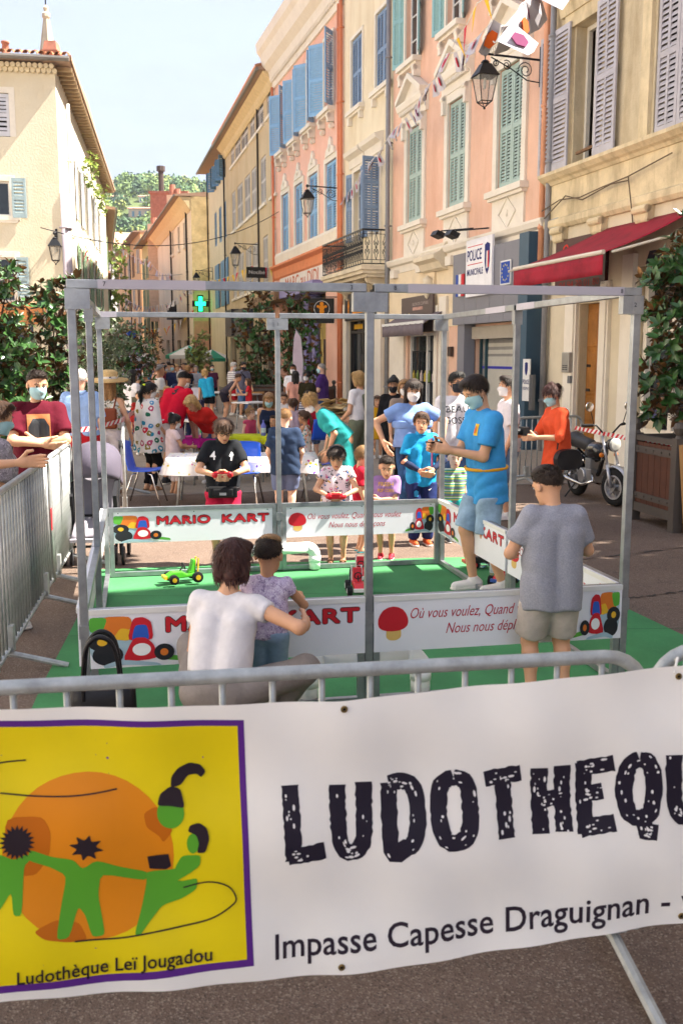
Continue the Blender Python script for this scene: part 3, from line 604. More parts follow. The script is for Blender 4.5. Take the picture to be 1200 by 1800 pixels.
def rail_panel(q,A,B,h):
 A,B=Vector(A),Vector(B);u=(B-A).normalized();Lh=(B-A).length;Z=Vector((0,0,1));n=max(1,round(Lh/.24));w_=Lh/n
 for z,t in((.03,.03),(.14,.016),(h-.12,.016),(h,.045)):q.bar(A+Z*z,B+Z*z,t)
 for i in range(n+1):q.bar(A+u*w_*i+Z*.03,A+u*w_*i+Z*h,.016)
 for i in range(n):
  c=A+u*w_*(i+.5)
  for zc_,sg in((.34,1),(h-.34,-1)):
   for s2 in(1,-1):
    pts=[]
    for k in range(12):an=k/11*4.2;rr=.075*(1-k/15);pts.append(c+u*s2*(.05-rr*math.cos(an)*.6)+Z*(zc_+sg*rr*1.6*math.sin(an)))
    q.tube(pts,.0075,4)
  q.tube([c+Z*.14,c+u*.05+Z*h*.35,c+Z*h*.5,c-u*.05+Z*h*.65,c+Z*(h-.12)],.008,4);q.tube([c+Z*.14,c-u*.05+Z*h*.35,c+Z*h*.5,c+u*.05+Z*h*.65,c+Z*(h-.12)],.008,4)
  q.ball(c+Z*h*.5,.028,6)
rh=zr-zf
for A_,B_ in(((f0+.05,.86,zf),(f1-.05,.86,zf)),((f0+.05,.06,zf),(f0+.05,.86,zf)),((f1-.05,.06,zf),(f1-.05,.86,zf))):q=MB();rail_panel(q,A_,B_,rh);cb.part('balcony_railing',q,IR)
cb.pipe(.06,PIPE,0,15,r=.07,y=.14);cb.pipe(cb.w-.1,M('orange drainpipe','d9825a',rough=.6),0,15.4,r=.06,y=.12)
cb.roof(15.6,10,TILE)
a,b,c,d=gD;q=MB();q.box(a,b,-.2,-.16,c,d);gl=cb.part('shop_window',q,GLASS);q=MB();[q.box(x-.05,x+.05,-.16,-.05,c,d) for x in(a+.05,a+(b-a)*.45,b-.05)];q.box(a,b,-.16,-.052,d-.4,d-.32);q.build('shop_frame',M('shop dark frame','3b3733',rough=.4),gl)
q=MB();q.box(a+.1,b-.1,-.158,-.154,d-.26,d-.1);q.build('yellow_sticker',M('sticker yellow','dba528'),gl)
for i in range(9):q=MB();x=a+.15+(i%3)*.28;z=1.0+(i//3)*.42;q.box(x,x+.22,-.158,-.153,z,z+.3);q.build('offer_card',M('offer card %d'%(i%3),['c9c3b6','8b8f94','4f6f74'][i%3],var=.3,vs=9),gl)
a,b,c,d=gE;q=MB();q.box(a,b,-.18,-.13,0,d);cb.part('door',q,M('orange wood door','a56f2c',rough=.5,var=.25))
for x0_,x1_ in((gE[1]+.02,gD[0]-.02),(gD[1]+.02,cb.w-.25)):q=MB();q.box(x0_,x1_,0,.09,0,zf-.9);cb.part('shop_pier',q,TRIM)
x0,z0=cb.loc(660,558,.12);x1,z1=cb.loc(607,546,.12);w_=x1-x0
ss_=thing('shop_fascia','charcoal shop fascia with white and orange lettering below the balcony','sign',cb.W(x0,.09,z0));ss_.rotation_euler.z=cb.rz
q=MB();q.box(0,w_,0,.06,0,.85);q.build('board',M('fascia charcoal','3c3a3b',rough=.5),ss_)
ORG=M('sign orange','e8901f');
lettering('lettering','Adhésion',WHITE,(w_*.5,.063,.4),(-1,0,0),(0,0,1),.22,width=w_*.42,parent=ss_,bold=.01);lettering('lettering','com',ORG,(w_*.2,.063,.4),(-1,0,0),(0,0,1),.22,width=w_*.16,parent=ss_,bold=.01)
q=MB();q.box(w_*.12,w_*.72,.06,.063,.2,.28);q.build('orange_line',ORG,ss_);q=MB();q.prism([(-.05,0),(.05,0),(.05,.25),(.09,.3),(0,.55),(-.09,.3),(-.05,.25)],(w_*.86,.06,.15),(1,0,0),(0,0,1),(0,.004,0));q.build('figure_mark',ORG,ss_)
# hanging sign
A_=cb.W(cb.w+.15,0.02,0);
hs=thing('hanging_sign','square black hanging sign with an orange figure in a ring','sign',(A_.x,A_.y,cb.loc(588,543,.6)[1]));hs.rotation_euler.z=cb.rz+R(-12)
cz=0;q=MB();q.box(-.03,.03,.25,1.1,-.42,.42);q.build('board',M('sign black','26241f',rough=.5),hs);q=MB();q.bar((0,0,.46),(0,1.15,.46),.035);q.build('bracket',BLACK,hs)
q=MB();ring=[(-.034,.675+.26*math.cos(k*math.pi/12),.07+.26*math.sin(k*math.pi/12)) for k in range(24)];q.tube(ring,.01,5,closed=True);q.build('ring',WHITE,hs)
q=MB();[q.ball((-.034,.675+dx_,.07+dz),(.006,r_,r_),10) for dx_,dz,r_ in((0,.16,.07),(0,.03,.1),(-.13,.07,.05),(.13,.07,.05),(0,-.1,.09))];q.build('figure_mark',ORG,hs)
# 4. pink house with bright blue shutters
pb=Facade(R3,R4,name='pink_house',label='peach pink house with bright blue shutters and a heavy white cornice')
PNK=M('peach pink stucco','ebbba6',rough=.9,var=.08,vs=1,stain='d99678',ss=.9,sa=.5,streak=1,bump=.15,bs=35)
BLS=M('bright blue shutter paint','8ab5d9',rough=.55,var=.08,vs=6)
zt3,zb3=pb.loc(548,101)[1],pb.loc(548,222)[1]
U3=pb.cols([(494,503),(517,526),(541,553),(571,586)],zt3,zb3)
zt2,zb2=pb.loc(551,305)[1],pb.loc(551,438)[1]
U2=pb.cols([(496,508),(519,533),(543.5,559.5),(573,593)],zt2,zb2)
zco=pb.loc(489,133)[1];zbd=pb.loc(525,458)[1]
HP=zco+1.5
gF=[pb.loc(578,600)[0],pb.loc(497,600)[0],0,pb.loc(530,520)[1]]
pb.wall(HP,10,U3+U2+[gF],PNK)
for r in U3:
 a,b,c,d=r;pb.window(r,bars=(1,2));pb.surround(r,TRIM,t=.12,d=.05,sill=.22);w_=(b-a)*.62
 pb.shutter(a,a+w_,c,d,BLS,y=0,hinge=a,ang=R(140),pitch=.08,cstile=False);pb.shutter(b-w_,b,c,d,BLS,y=0,hinge=b,ang=R(-140),pitch=.08,cstile=False)
 for x in(a-.02,b+.02):q=MB();q.box(x-.1,x+.1,0,.24,c-.5,c-.2);q.tube([(x-.1,.2,c-.3),(x+.1,.2,c-.3)],.08,8);q.tube([(x-.1,.08,c-.62),(x+.1,.08,c-.62)],.09,8);pb.part('sill_bracket',q,TRIM)
for r in U2:
 a,b,c,d=r;pb.pair(r,BLS,pitch=.08,cstile=False);pb.surround(r,TRIM,t=.18,d=.05,sill=.1);m=(a+b)/2
 q=MB();q.prism([(-.6,0),(.6,0),(.5,.22),(.2,.3),(.16,.5),(0,.62),(-.16,.5),(-.2,.3),(-.5,.22)],(m,.0,d+.18),(1,0,0),(0,0,1),(0,.09,0));q.ball((m,.1,d+.42),(.12,.06,.12),8);pb.part('window_crest',q,TRIM)
pb.moulding('cornice',TRIM,-.02,pb.w+.05,[(.08,zco-.35),(.1,zco-.05),(.2,zco),(.25,zco+.3),(.5,zco+.5),(.62,zco+.9),(.75,zco+1.05),(.8,zco+1.4),(.1,zco+1.5)])
q=MB();[q.box(x,x+.1,.1,.19,zco-.12,zco+.02) for x in np.arange(0,pb.w,.2)];pb.part('dentils',q,TRIM,kind='stuff')
pb.moulding('orange_band',M('orange band','e08a5c',rough=.8,var=.08),0.05,pb.w-.02,[(.05,zbd-.5),(.12,zbd-.42),(.14,zbd-.1),(.3,zbd),(.3,zbd+.08),(.08,zbd+.1)])
pb.moulding('white_band',TRIM,0.05,pb.w-.02,[(.06,zbd+.1),(.1,zbd+.5),(.05,zbd+.62)])
pb.pipe(pb.w-.05,M('orange drainpipe'),0,zco-.3,r=.06,y=.12);pb.pipe(.14,M('orange drainpipe'),0,zco-.3,r=.06,y=.12)
q=MB();q.box(gF[0],gF[1],.0,.1,gF[3],zbd-.5);sg_=pb.part('shop_fascia',q,M('fascia white','e2d8cc',rough=.7))
lettering('fascia_lettering','MARC au DIDI',M('fascia orange red','c05a32',rough=.6),((gF[0]+gF[1])/2,.102,pb.loc(535,503)[1]),(-1,0,0),(0,0,1),.5,width=(gF[1]-gF[0])*.72,parent=sg_,bold=.012)
LAV=M('lavender paint','8d86b4',rough=.6,var=.06)
q=MB();q.box(gF[0],gF[1],-.3,.6,gF[3]-.05,gF[3]+.32);pb.part('canopy',q,LAV)
for px in(537,551):x=pb.loc(px,620)[0];q=MB();q.lathe([(.24,0),(.24,.3),(.17,.4),(.16,gF[3]-.5),(.22,gF[3]-.35),(.24,gF[3]-.05)],(x,-.1,0),14);pb.part('column',q,LAV,smooth=True)
q=MB();q.box(gF[0],gF[1],-1.0,-.95,0,gF[3]);sf=pb.part('shop_front',q,M('shop yellow wall','c8b06a',rough=.8,var=.2,vs=1));q=MB();[q.box(x,x+.9,-.95,-.9,.5,2.6) for x in np.arange(gF[0]+.3,gF[1]-1,1.5)];q.build('pane',GLASS,sf)
for x0_,x1_ in((.02,gF[0]-.02),(gF[1]+.02,pb.w-.2)):q=MB();q.box(x0_,x1_,0,.12,0,zbd-.55);pb.part('pink_pier',q,M('peach pink stucco'))
# 5. ochre house with white shutters, and 6. the pale house with blue shutters that shares its roof line
ob=Facade(R4,R5,name='ochre_house',label='long ochre stucco house with many white louvred shutters')
OCH=M('ochre stucco','c9b491',rough=.92,var=.1,vs=.8,stain='a5834c',ss=.7,sa=.45,streak=1,bump=.2,bs=30)
WSH=M('dirty white shutter paint','c9c2ba',rough=.7,var=.12,vs=3,stain='7d756c',sa=.4)
hO=ob.loc(470,118)[1]-.6
zts,zbs=ob.loc(457,166)[1],ob.loc(457,226)[1];V3=ob.cols([(470,483),(450,464),(440.5,448.5),(425,436.5),(414,423.5),(406.5,412)],zts,zbs)
zts,zbs=ob.loc(463,275)[1],ob.loc(463,360)[1];V2=ob.cols([(475.5,486),(458,467.5),(442,450.5),(429.5,439.5),(416.5,426),(407,413)],zts,zbs)
zts,zbs=ob.loc(466,415)[1],ob.loc(466,503)[1];V1=ob.cols([(477,486),(461,469.5),(442,452.5),(429.5,440),(416.5,426),(407,413)],zts,zbs)
gs=[[*sorted((ob.loc(p,600)[0],ob.loc(q_,600)[0])),.2,3.1] for p,q_ in((484,466),(458,442),(436,424),(419,408))]
ob.wall(hO,11,V1+V2+V3+gs,OCH)
for i,r in enumerate(V1+V2+V3):ob.pair(r,WSH,pitch=.1,cstile=False);q=MB();q.box(r[0]-.1,r[1]+.1,0,.1,r[2]-.12,r[2]);ob.part('sill',q,TRIM)
for r in gs:
 q=MB();q.box(r[0],r[1],-.2,-.15,r[2],r[3]);gl=ob.part('shop_window',q,GLASS);q=MB();q.box(r[0]-.18,r[0],0,.1,0,r[3]+.2);q.box(r[1],r[1]+.18,0,.1,0,r[3]+.2);q.box(r[0],r[1],-.14,.02,r[3]-.1,r[3]);q.build('shop_frame',M('shop beige frame','c2b497',rough=.6),gl)
for px0,px1,py0,py1 in((441,424,547,590),(420,408,547,590)):x0,z0=ob.loc(px0,py1,.15);x1,z1=ob.loc(px1,py0,.15);q=MB();q.box(x0,x1,.02,.55,z0,z1);ob.part('shop_box_sign',q,M('box sign dark','3a3a42',rough=.4,var=.15))
x0,z0=ob.loc(486,540,.6);x1,z1=ob.loc(442,528,.6);q=MB();q.box(x0,x1,0,.7,z1-.35,z1);ob.part('wooden_canopy',q,M('canopy timber','8a6f52',rough=.8,var=.2))
ob.roof(hO,11,TILE,over=.7)
ob.moulding('eave_moulding',M('eave ochre','d8c194',rough=.9,var=.12),0,ob.w,[(.05,hO-.6),(.15,hO-.5),(.2,hO-.3),(.4,hO-.15),(.5,hO-.02)])
q=MB();[q.tube([(x,.8,hO+.17),(x,.4,hO+.28)],.085,6) for x in np.arange(.1,ob.w,.24)];ob.part('eave_tiles',q,M('terracotta tile','b07a58'),kind='stuff')
x=ob.loc(455,300)[0];mb=MB();mb.tube([(x,.06,4),(x,.06,hO-.5)],.045,6);ob.part('drainpipe',mb,M('dark pipe','3a332c'))
x0,z0=ob.loc(456,479,.4)
nc=thing('shop_sign','black shop sign with white lettering projecting from the ochre house','sign',ob.W(x0,.05,z0));nc.rotation_euler.z=ob.rz+R(90);q=MB();q.box(0,.95,-.05,.05,-.24,.24);q.build('board',M('sign black','26241f'),nc);lettering('lettering','Nociбé'.replace('б','b'),WHITE,(.475,.053,-.07),(-1,0,0),(0,0,1),.16,width=.74,parent=nc)
bb=Facade(R5,R6,name='pale_ochre_house',label='pale ochre house with blue shutters at the end of the ochre roof line')
PAO=M('pale ochre stucco','d9c9a9',rough=.92,var=.07,vs=.8,stain='b3945c',sa=.35,streak=1)
B2S=M('slate blue shutter paint','5f86a6',rough=.6,var=.08)
hB=bb.loc(375,292)[1]
z3t,z3b=bb.loc(388,285)[1],bb.loc(388,322)[1];z2t,z2b=bb.loc(390,360)[1],bb.loc(390,424)[1]
X3=bb.cols([(376,379),(384,387),(392,395.5)],z3t,z3b);X2=bb.cols([(375.5,379.5),(383.5,388),(393,398)],z2t,z2b)
zz1=bb.loc(388,462)[1];zz0=bb.loc(388,540)[1];X1=bb.cols([(383,391)],zz1,zz0)
bb.wall(hB,11,X3+X2+X1,PAO)
for r in X2:bb.pair(r,B2S,pitch=.11,cstile=False)
for r in X3:bb.window(r,bars=(1,1));w_=(r[1]-r[0])*.6;bb.shutter(r[0],r[0]+w_,r[2],r[3],B2S,y=0,hinge=r[0],ang=R(130),pitch=.11,cstile=False);bb.shutter(r[1]-w_,r[1],r[2],r[3],B2S,y=0,hinge=r[1],ang=R(-130),pitch=.11,cstile=False)
for r in X1:
 bb.backing(r);a,b,c,d=r;w_=(b-a)
 for x0,x1,hx,an in((a-w_,a,a,0),(b,b+w_*.9,b,0),(a,a+w_*.5,a,R(100))):q=MB();q.box(x0,x1,.02,.07,c,d);q.box(x0+.1,x1-.1,.07,.09,c+.15,c+(d-c)*.45);q.box(x0+.1,x1-.1,.07,.09,c+(d-c)*.52,d-.15);bb.part('shutter',q,B2S)
bb.roof(hB,11,TILE,over=.7);bb.pipe(.1,M('dark pipe'),0,hB,r=.05)
bb.pipe(bb.w-.1,M('dark pipe'),0,hB,r=.05)
# 7. house with the big blank pale side wall that narrows the street
e0=at(341,600,R6.y+1.0);e1=at(279,600,R6.y+27)
ph=Facade((e0.x,e0.y),(e1.x,e1.y),name='plain_house',label='plain pale beige house with a wide overhanging eave and rough end wall')
PLB=M('pale beige stucco','e3d3b8',rough=.92,var=.06,vs=.5,stain='bfa680',ss=.4,sa=.35,streak=1)
hP=ph.loc(341,338)[1]
yy=[ph.cols([(a_,b__)],ph.loc(a_,t_)[1],ph.loc(a_,b_2)[1])[0] for a_,b__,t_,b_2 in((321,323,395,437),(311,313.5,403,444),(300,302.5,413,452))]
yg=[[*sorted((ph.loc(a_,600)[0],ph.loc(b__,600)[0])),.0,ph.loc((a_+b__)/2,598)[1]] for a_,b__ in((333,324),(318,312),(298,293))]
ph.wall(hP,14,yy+yg,PLB);[ph.backing(r) for r in yy+yg]
for r in yy:ph.surround(r,TRIM,t=.1,d=.04,sill=.1)
ph.roof(hP,14,TILE,over=1.1,rise=.1)
ph.moulding('eave_moulding',M('eave ochre','d8c194',rough=.9,var=.12),0,ph.w,[(.05,hP-.9),(.2,hP-.7),(.4,hP-.4),(.8,hP-.03)])
for px in(304,332):ph.pipe(ph.loc(px,500)[0],M('dark pipe'),0,hP-.3,r=.07)
pe=Facade((on_line(e0,Vector((1,.18,0)),400).x,on_line(e0,Vector((1,.18,0)),400).y),(e0.x,e0.y),root=ph.root);q=MB();q.add([(0,.02,0),(pe.w,.02,0),(pe.w,.02,hP),(0,.02,hP)],[(3,2,1,0)]);pe.part('end_wall',q,M('rough end stucco','d8c08e',rough=.95,var=.2,vs=1.5,stain='9c8050',sa=.5,bump=.6,bs=6))
q=MB();q.add([(0,.03,0),(pe.w-.05,.03,0),(pe.w-.05,.03,4.4),(0,.03,4.4)],[(3,2,1,0)]);pe.part('pink_plinth',q,M('pink plinth','d9a184',rough=.9,var=.1))
q=MB();x0=ph.loc(330,545)[0];x1=ph.loc(312,545)[0];zq=ph.loc(321,556)[1];rail_panel(q,(x0,.8,zq),(x1,.8,zq),.95);q.box(x0,x1,0,.85,zq-.15,zq);ph.part('balcony',q,BLACK)
# 8-10. houses further along
def far_house(name,label,px0,px1,Y0,Y1,pyt,mat,cols,rows,shm,over=.8,base=None):
 a=at(px0,600,Y0);b=at(px1,600,Y1);f=Facade((a.x,a.y),(b.x,b.y),name=name,label=label);h=f.loc(px0,pyt)[1]
 ops=[]
 for i in range(cols):
  for j in range(rows):x=f.w*(i+.5)/cols;z=3.6+(h-4.4)*j/rows;ops.append([x-.55,x+.55,z+.3,z+(h-4.4)/rows*.78])
 f.wall(h,12,ops,mat)
 for k,r in enumerate(ops):
  f.backing(r);q=MB();s_=shm[k%len(shm)]
  q.box(r[0]-.6,r[0]-.02,.02,.06,r[2],r[3]);f.part('shutter',q,s_);q=MB();q.box(r[1]+.02,r[1]+.6,.02,.06,r[2],r[3]);f.part('shutter',q,s_)
 f.roof(h,12,TILE,over=over,rise=.1);f.pipe(f.w*.35,M('dark pipe'),0,h,r=.07);return f
DGS=M('dark green shutter paint','2f5a45',rough=.6);PGS=M('pale green shutter paint','8aa588',rough=.6)
far_house('yellow_far_house','yellow house with dark green shutters down the street',281,254,R6.y+29,R6.y+46,398,M('light yellow stucco','e3c48b',rough=.9,var=.08),4,3,(DGS,PGS,PGS))
fh=far_house('orange_far_house','tall orange house at the far bend of the street',252,209,R6.y+48,R6.y+82,401,M('orange stucco','e2b080',rough=.9,var=.08),6,3,(M('dirty white shutter paint'),M('brown shutter','7a5a48')))
q=MB();x0=fh.loc(238,600)[0];q.box(x0-1,x0+3,.02,1.0,0,5.2);fh.part('blue_frontage',q,M('blue frontage','1f4fae',rough=.5))
# roofs and chimneys standing behind the plain house
rb=thing('rear_rooftops','red tiled rooftops with clustered chimneys behind the plain pale house','building',(at(300,600,R6.y+30).x+14,R6.y+42,0))
q=MB();q.box(-6,12,-4,14,0,15.5);q.build('wall',M('rear wall','d9c3a8',rough=.9,var=.1),rb)
q=MB();q.prism([(-5,0),(5.5,4.2),(15,0)],(-7,0,15.3),(0,1,0),(0,0,1),(20,0,0));q.build('roof',M('orange roof tile','c2917a',rough=.9,var=.2,vs=1),rb)
cx=at(289,400,R6.y+38)
CB=M('chimney brick','a8705c',rough=.9,var=.25,vs=3)
ct=thing('chimney_stack','broad red brick chimney stack with metal flues above the street roofs','chimney',(cx.x,cx.y,0))
z0=at(289,400,cx.y).z;z1=at(289,343,cx.y).z;q=MB();q.box(-1.2,2.6,-1,1,z0-6,z1);q.box(-1.35,2.75,-1.15,1.15,z1,z1+.25);q.build('stack',CB,ct)
q=MB();q.tube([(-.2,0,z1),(-.2,0,z1+2.6)],.28,8);q.tube([(-.2,0,z1+2.4),(-.2,0,z1+2.9)],.45,8);q.tube([(.9,.2,z1),(.9,.2,z1+1.1)],.2,8);q.build('flue',M('flue metal','4a3f3a',rough=.6),ct)
for px,py,dY,hh in((304,372,34,2.6),(313,372,34,2.2),(271,412,26,1.5)):
 c=at(px,py,R6.y+dY);o_=thing('chimney',{304:'cream chimney with a round clay pot beside the brick stack',313:'white capped chimney on the red tiled roof',271:'low tan chimney on the yellow house roof'}[px],'chimney',(c.x,c.y,0));q=MB();q.box(-.5,.5,-.5,.5,c.z-8,c.z+hh*.6);q.build('stack',M('chimney render','d2b598',rough=.9,var=.15),o_);q=MB();q.tube([(0,0,c.z+hh*.6),(0,0,c.z+hh)],.3,8);q.build('pot',CB,o_)
# ---- left hand side
LC=Vector(((118-600)/FPX/(ray(118,628).y)*30,30,0));DL=dirvp(300);DF=Vector((-DL.y,DL.x,0))
lf=Facade(LC,LC+DF*13,name='cream_corner_house',label='cream stucco corner house with tiled eaves and a brick chimney')
LCR=M('light cream stucco','e4d9bf',rough=.92,var=.05,vs=.7,stain='cdb483',ss=.6,sa=.35,bump=.35,bs=18)
hL=lf.loc(60,112)[1]
a1=[lf.loc(17,200)[0],lf.loc(17,200)[0]+1.05,lf.loc(8,240)[1],lf.loc(8,163)[1]]
a2=[lf.loc(18,350)[0],lf.loc(18,350)[0]+1.0,lf.loc(8,379)[1],lf.loc(8,318)[1]]
a3=[lf.loc(27,490)[0],lf.loc(27,490)[0]+1.0,lf.loc(8,530)[1],lf.loc(8,452)[1]]
a4=[lf.loc(60,590)[0],lf.loc(60,590)[0]+4.5,0,2.9]
lf.wall(hL,22,[a1,a2,a3,a4],LCR,ends=False)
ls=Facade(LC+DL*22,LC,root=lf.root)
zb_=[ls.loc(150,y_)[1] for y_ in(0,)]
cols=[(132.5,139),(143.5,150),(155,161),(166,170.5)]
s_ops=[]
for(p,q_),yt_,yb2 in zip(cols,(220,240,255,270),(300,318,316,338)):s_ops.append([*sorted((ls.loc(p,300)[0],ls.loc(q_,300)[0])),hL-3.6,hL-1.6])
for(p,q_) in cols:s_ops.append([*sorted((ls.loc(p,300)[0],ls.loc(q_,300)[0])),hL-6.6,hL-4.4])
for(p,q_) in cols:s_ops.append([*sorted((ls.loc(p,300)[0],ls.loc(q_,300)[0])),hL-9.4,hL-7.3])
ls.wall(hL,13,s_ops,M('light cream street stucco','e6dec9',rough=.92,var=.05,vs=.7,stain='cdb990',sa=.3),ends=False)
WS2=M('white shutter paint','d3d3d8',rough=.6,var=.1)
for k,r in enumerate(s_ops):
 ls.backing(r);m_=(WS2,M('pale green shutter paint'),WS2)[k//4];w_=.5
 ls.shutter(r[0]-w_-.03,r[0]-.03,r[2],r[3],m_,y=.04,pitch=.1,cstile=False);ls.shutter(r[1]+.03,r[1]+.03+w_,r[2],r[3],m_,y=.04,pitch=.1,cstile=False)
q=MB();q.box(-.3,13,0,.12,hL-.3,hL);
for j in range(2):
 gq=MB()
 for x in np.arange(.07*j,13,.15):gq.tube([(x,.02,hL-.2+j*.1),(x,.14+.12*j,hL-.2+j*.1)],.07,8)
 lf.part('eave_course',gq,M('eave plaster','e2d3b2',rough=.9,var=.1),kind='stuff')
lf.roof(hL,13,TILE,over=.5,tiles=True,x0=-.45,rise=.06)
q=MB();q.add([(-.6,.5,hL+.05),(ls.w+.4,.5,hL+.05),(ls.w+.4,-.3,hL-.02),(-.6,-.3,hL-.02),(-.6,.5,hL+.17),(ls.w+.4,.5,hL+.17),(ls.w-5,-5,hL+.9),(-.6,-5,hL+.9)],[(0,1,2,3),(7,6,5,4),(0,4,5,1),(1,5,6,2),(3,7,4,0)]);ls.part('side_roof',q,TILE)
q=MB();[q.box(x-.05,x+.05,0,.46,hL-.13,hL-.03) for x in np.arange(.2,ls.w,.45)];ls.part('rafters',q,M('rafter wood','a98f6d',rough=.9),kind='stuff')
ls.pipe(ls.w-2.4,M('white drainpipe','d9cfc0',rough=.6),0,hL-.5,r=.06);ls.pipe(ls.w-.12,M('shade tinted corner pipe','b4aab2',rough=.7),0,6.6,r=.16,y=.1)  # the corner pipe's lavender puts the wall's shade into its colour
lf.pair(a1,WS2,pitch=.1,cstile=False);lf.surround(a1,M('pale window band','f0e8d8',rough=.9),t=.16,d=.012)
lf.window(a2,bars=(0,0));lf.surround(a2,M('pale window band'),t=.16,d=.012,sill=.05);LBS=M('light blue shutter paint','a3b9be',rough=.65,var=.12,vs=5,stain='7f8f8e',sa=.4)
lf.shutter(lf.loc(47,345)[0],lf.loc(22,345)[0],a2[2]-.06,a2[3]+.08,LBS,y=.04,pitch=.09)
lf.window(a3,bars=(1,1));lf.surround(a3,M('pale window band'),t=.16,d=.012);lf.shutter(lf.loc(52,490)[0],lf.loc(31,490)[0],a3[2],a3[3],LBS,y=.04,pitch=.09)
q=MB();q.box(a4[0],a4[1],-.2,-.15,0,2.9);lf.part('shop_window',q,GLASS)
zq=lf.loc(20,548)[1];q=MB();q.box(a4[0]-.3,12,.02,.22,zq-.35,zq+.25);lf.part('shop_fascia',q,M('orange fascia','c7814a',rough=.6))
cc=at(92,88,33);ch=thing('brick_chimney','square red brick chimney on the cream corner house roof','chimney',(cc.x,33,0));q=MB();z0,z1=at(92,112,33).z,at(92,75,33).z;q.box(-.2,.2,-.28,.28,z0-1.6,z1-.25);q.box(-.26,.26,-.34,.34,z1-.38,z1-.3);q.add([(-.22,-.3,z1-.3),(.22,-.3,z1-.3),(.22,.3,z1-.3),(-.22,.3,z1-.3),(-.17,-.22,z1),(.17,-.22,z1),(.17,.22,z1),(-.17,.22,z1)],[(4,5,6,7),(0,1,5,4),(1,2,6,5),(2,3,7,6),(3,0,4,7)]);q.build('stack',CB,ch)
cc=at(10,80,33);ch=thing('clay_chimney_pot','small round clay chimney pot on the cream corner house roof','chimney',(cc.x,33,0));z0=at(10,102,33).z;q=MB();q.lathe([(.28,z0-1.2),(.22,z0),(.12,z0+.12),(.1,cc.z+.05),(.13,cc.z+.06),(.13,cc.z+.12)],n=10);q.build('pot',CB,ch,smooth=True)
# church spire behind
sp=at(82,40,75);tw=thing('church_spire','pale stone church spire with a cross behind the cream corner house','church',(sp.x,75,0))
zt_,zb2=at(82,22,75).z,at(82,110,75).z;STC=M('spire stone','c9bda4',rough=.9,var=.12,vs=2)
q=MB();q.lathe([(1.05,zb2-3),(.16,zt_-.4)],n=8);q.build('spire',STC,tw);q=MB();q.lathe([(.16,zt_-.5),(.3,zt_-.3),(.3,zt_-.1),(.13,zt_+.05),(.2,zt_+.3),(.05,zt_+.5)],n=8);q.build('finial',STC,tw)
q=MB();q.box(-.04,.04,-.04,.04,zt_+.45,zt_+1.2);q.box(-.18,.18,-.03,.03,zt_+.85,zt_+.92);q.build('cross',BLACK,tw);q=MB();q.box(-1.6,1.6,-1.6,1.6,0,zb2-2.5);q.build('tower',STC,tw)
for k in range(4):q=MB();an=k*math.pi/2+math.pi/8;q.tube([(1.05*math.cos(an),1.05*math.sin(an),zb2-3),(.17*math.cos(an),.17*math.sin(an),zt_-.4)],.05,5);q.build('rib',STC,tw)
# further houses on the left
LE=LC+DL*22;DL2=dirvp(175);p1=LE+DL2*20-DF*.0;
f2=Facade((p1.x,p1.y),(LE.x,LE.y),name='left_far_house',label='tall pale house with overhanging roof beyond the cream corner house')
h2=hL-.9;ops=[[f2.w*(i+.5)/5-.5,f2.w*(i+.5)/5+.5,z,z+1.7] for i in range(5) for z in(3.6,6.3,8.4) if z+1.7<h2]
f2.wall(h2,12,ops,M('pale street stucco','e6d6b4',rough=.9,var=.08));f2.roof(h2,12,TILE,over=.5,rise=.1)
for r in ops:f2.backing(r);f2.shutter(r[0]-.53,r[0]-.03,r[2],r[3],M('pale green shutter paint'),y=.04,pitch=.12,cstile=False);f2.shutter(r[1]+.03,r[1]+.53,r[2],r[3],M('pale green shutter paint'),y=.04,pitch=.12,cstile=False)
p2=p1+DL2*45
f3=Facade((p2.x,p2.y),(p1.x,p1.y),name='left_end_house',label='low brick coloured house far along the left side of the street')
f3.wall(h2-1.5,12,[],M('dusty pink stucco','d3aa8c',rough=.9,var=.12));f3.roof(h2-1.5,12,M('orange roof tile'),over=.4,rise=.12)
we=at(197,600,170);f4=Facade((we.x+7,172),(we.x-6,168),name='white_end_house',label='white house with orange roof closing the end of the street');h4=f4.loc(197,433)[1]
o4=[[i*3+1,i*3+2.2,z,z+1.8] for i in range(4) for z in(4,8,12) if z+1.8<h4-.3];f4.wall(h4,10,o4,M('white stucco','e6e2da',rough=.9,var=.05));[f4.backing(r) for r in o4];f4.roof(h4,10,M('orange roof tile'),over=.6,rise=.5)
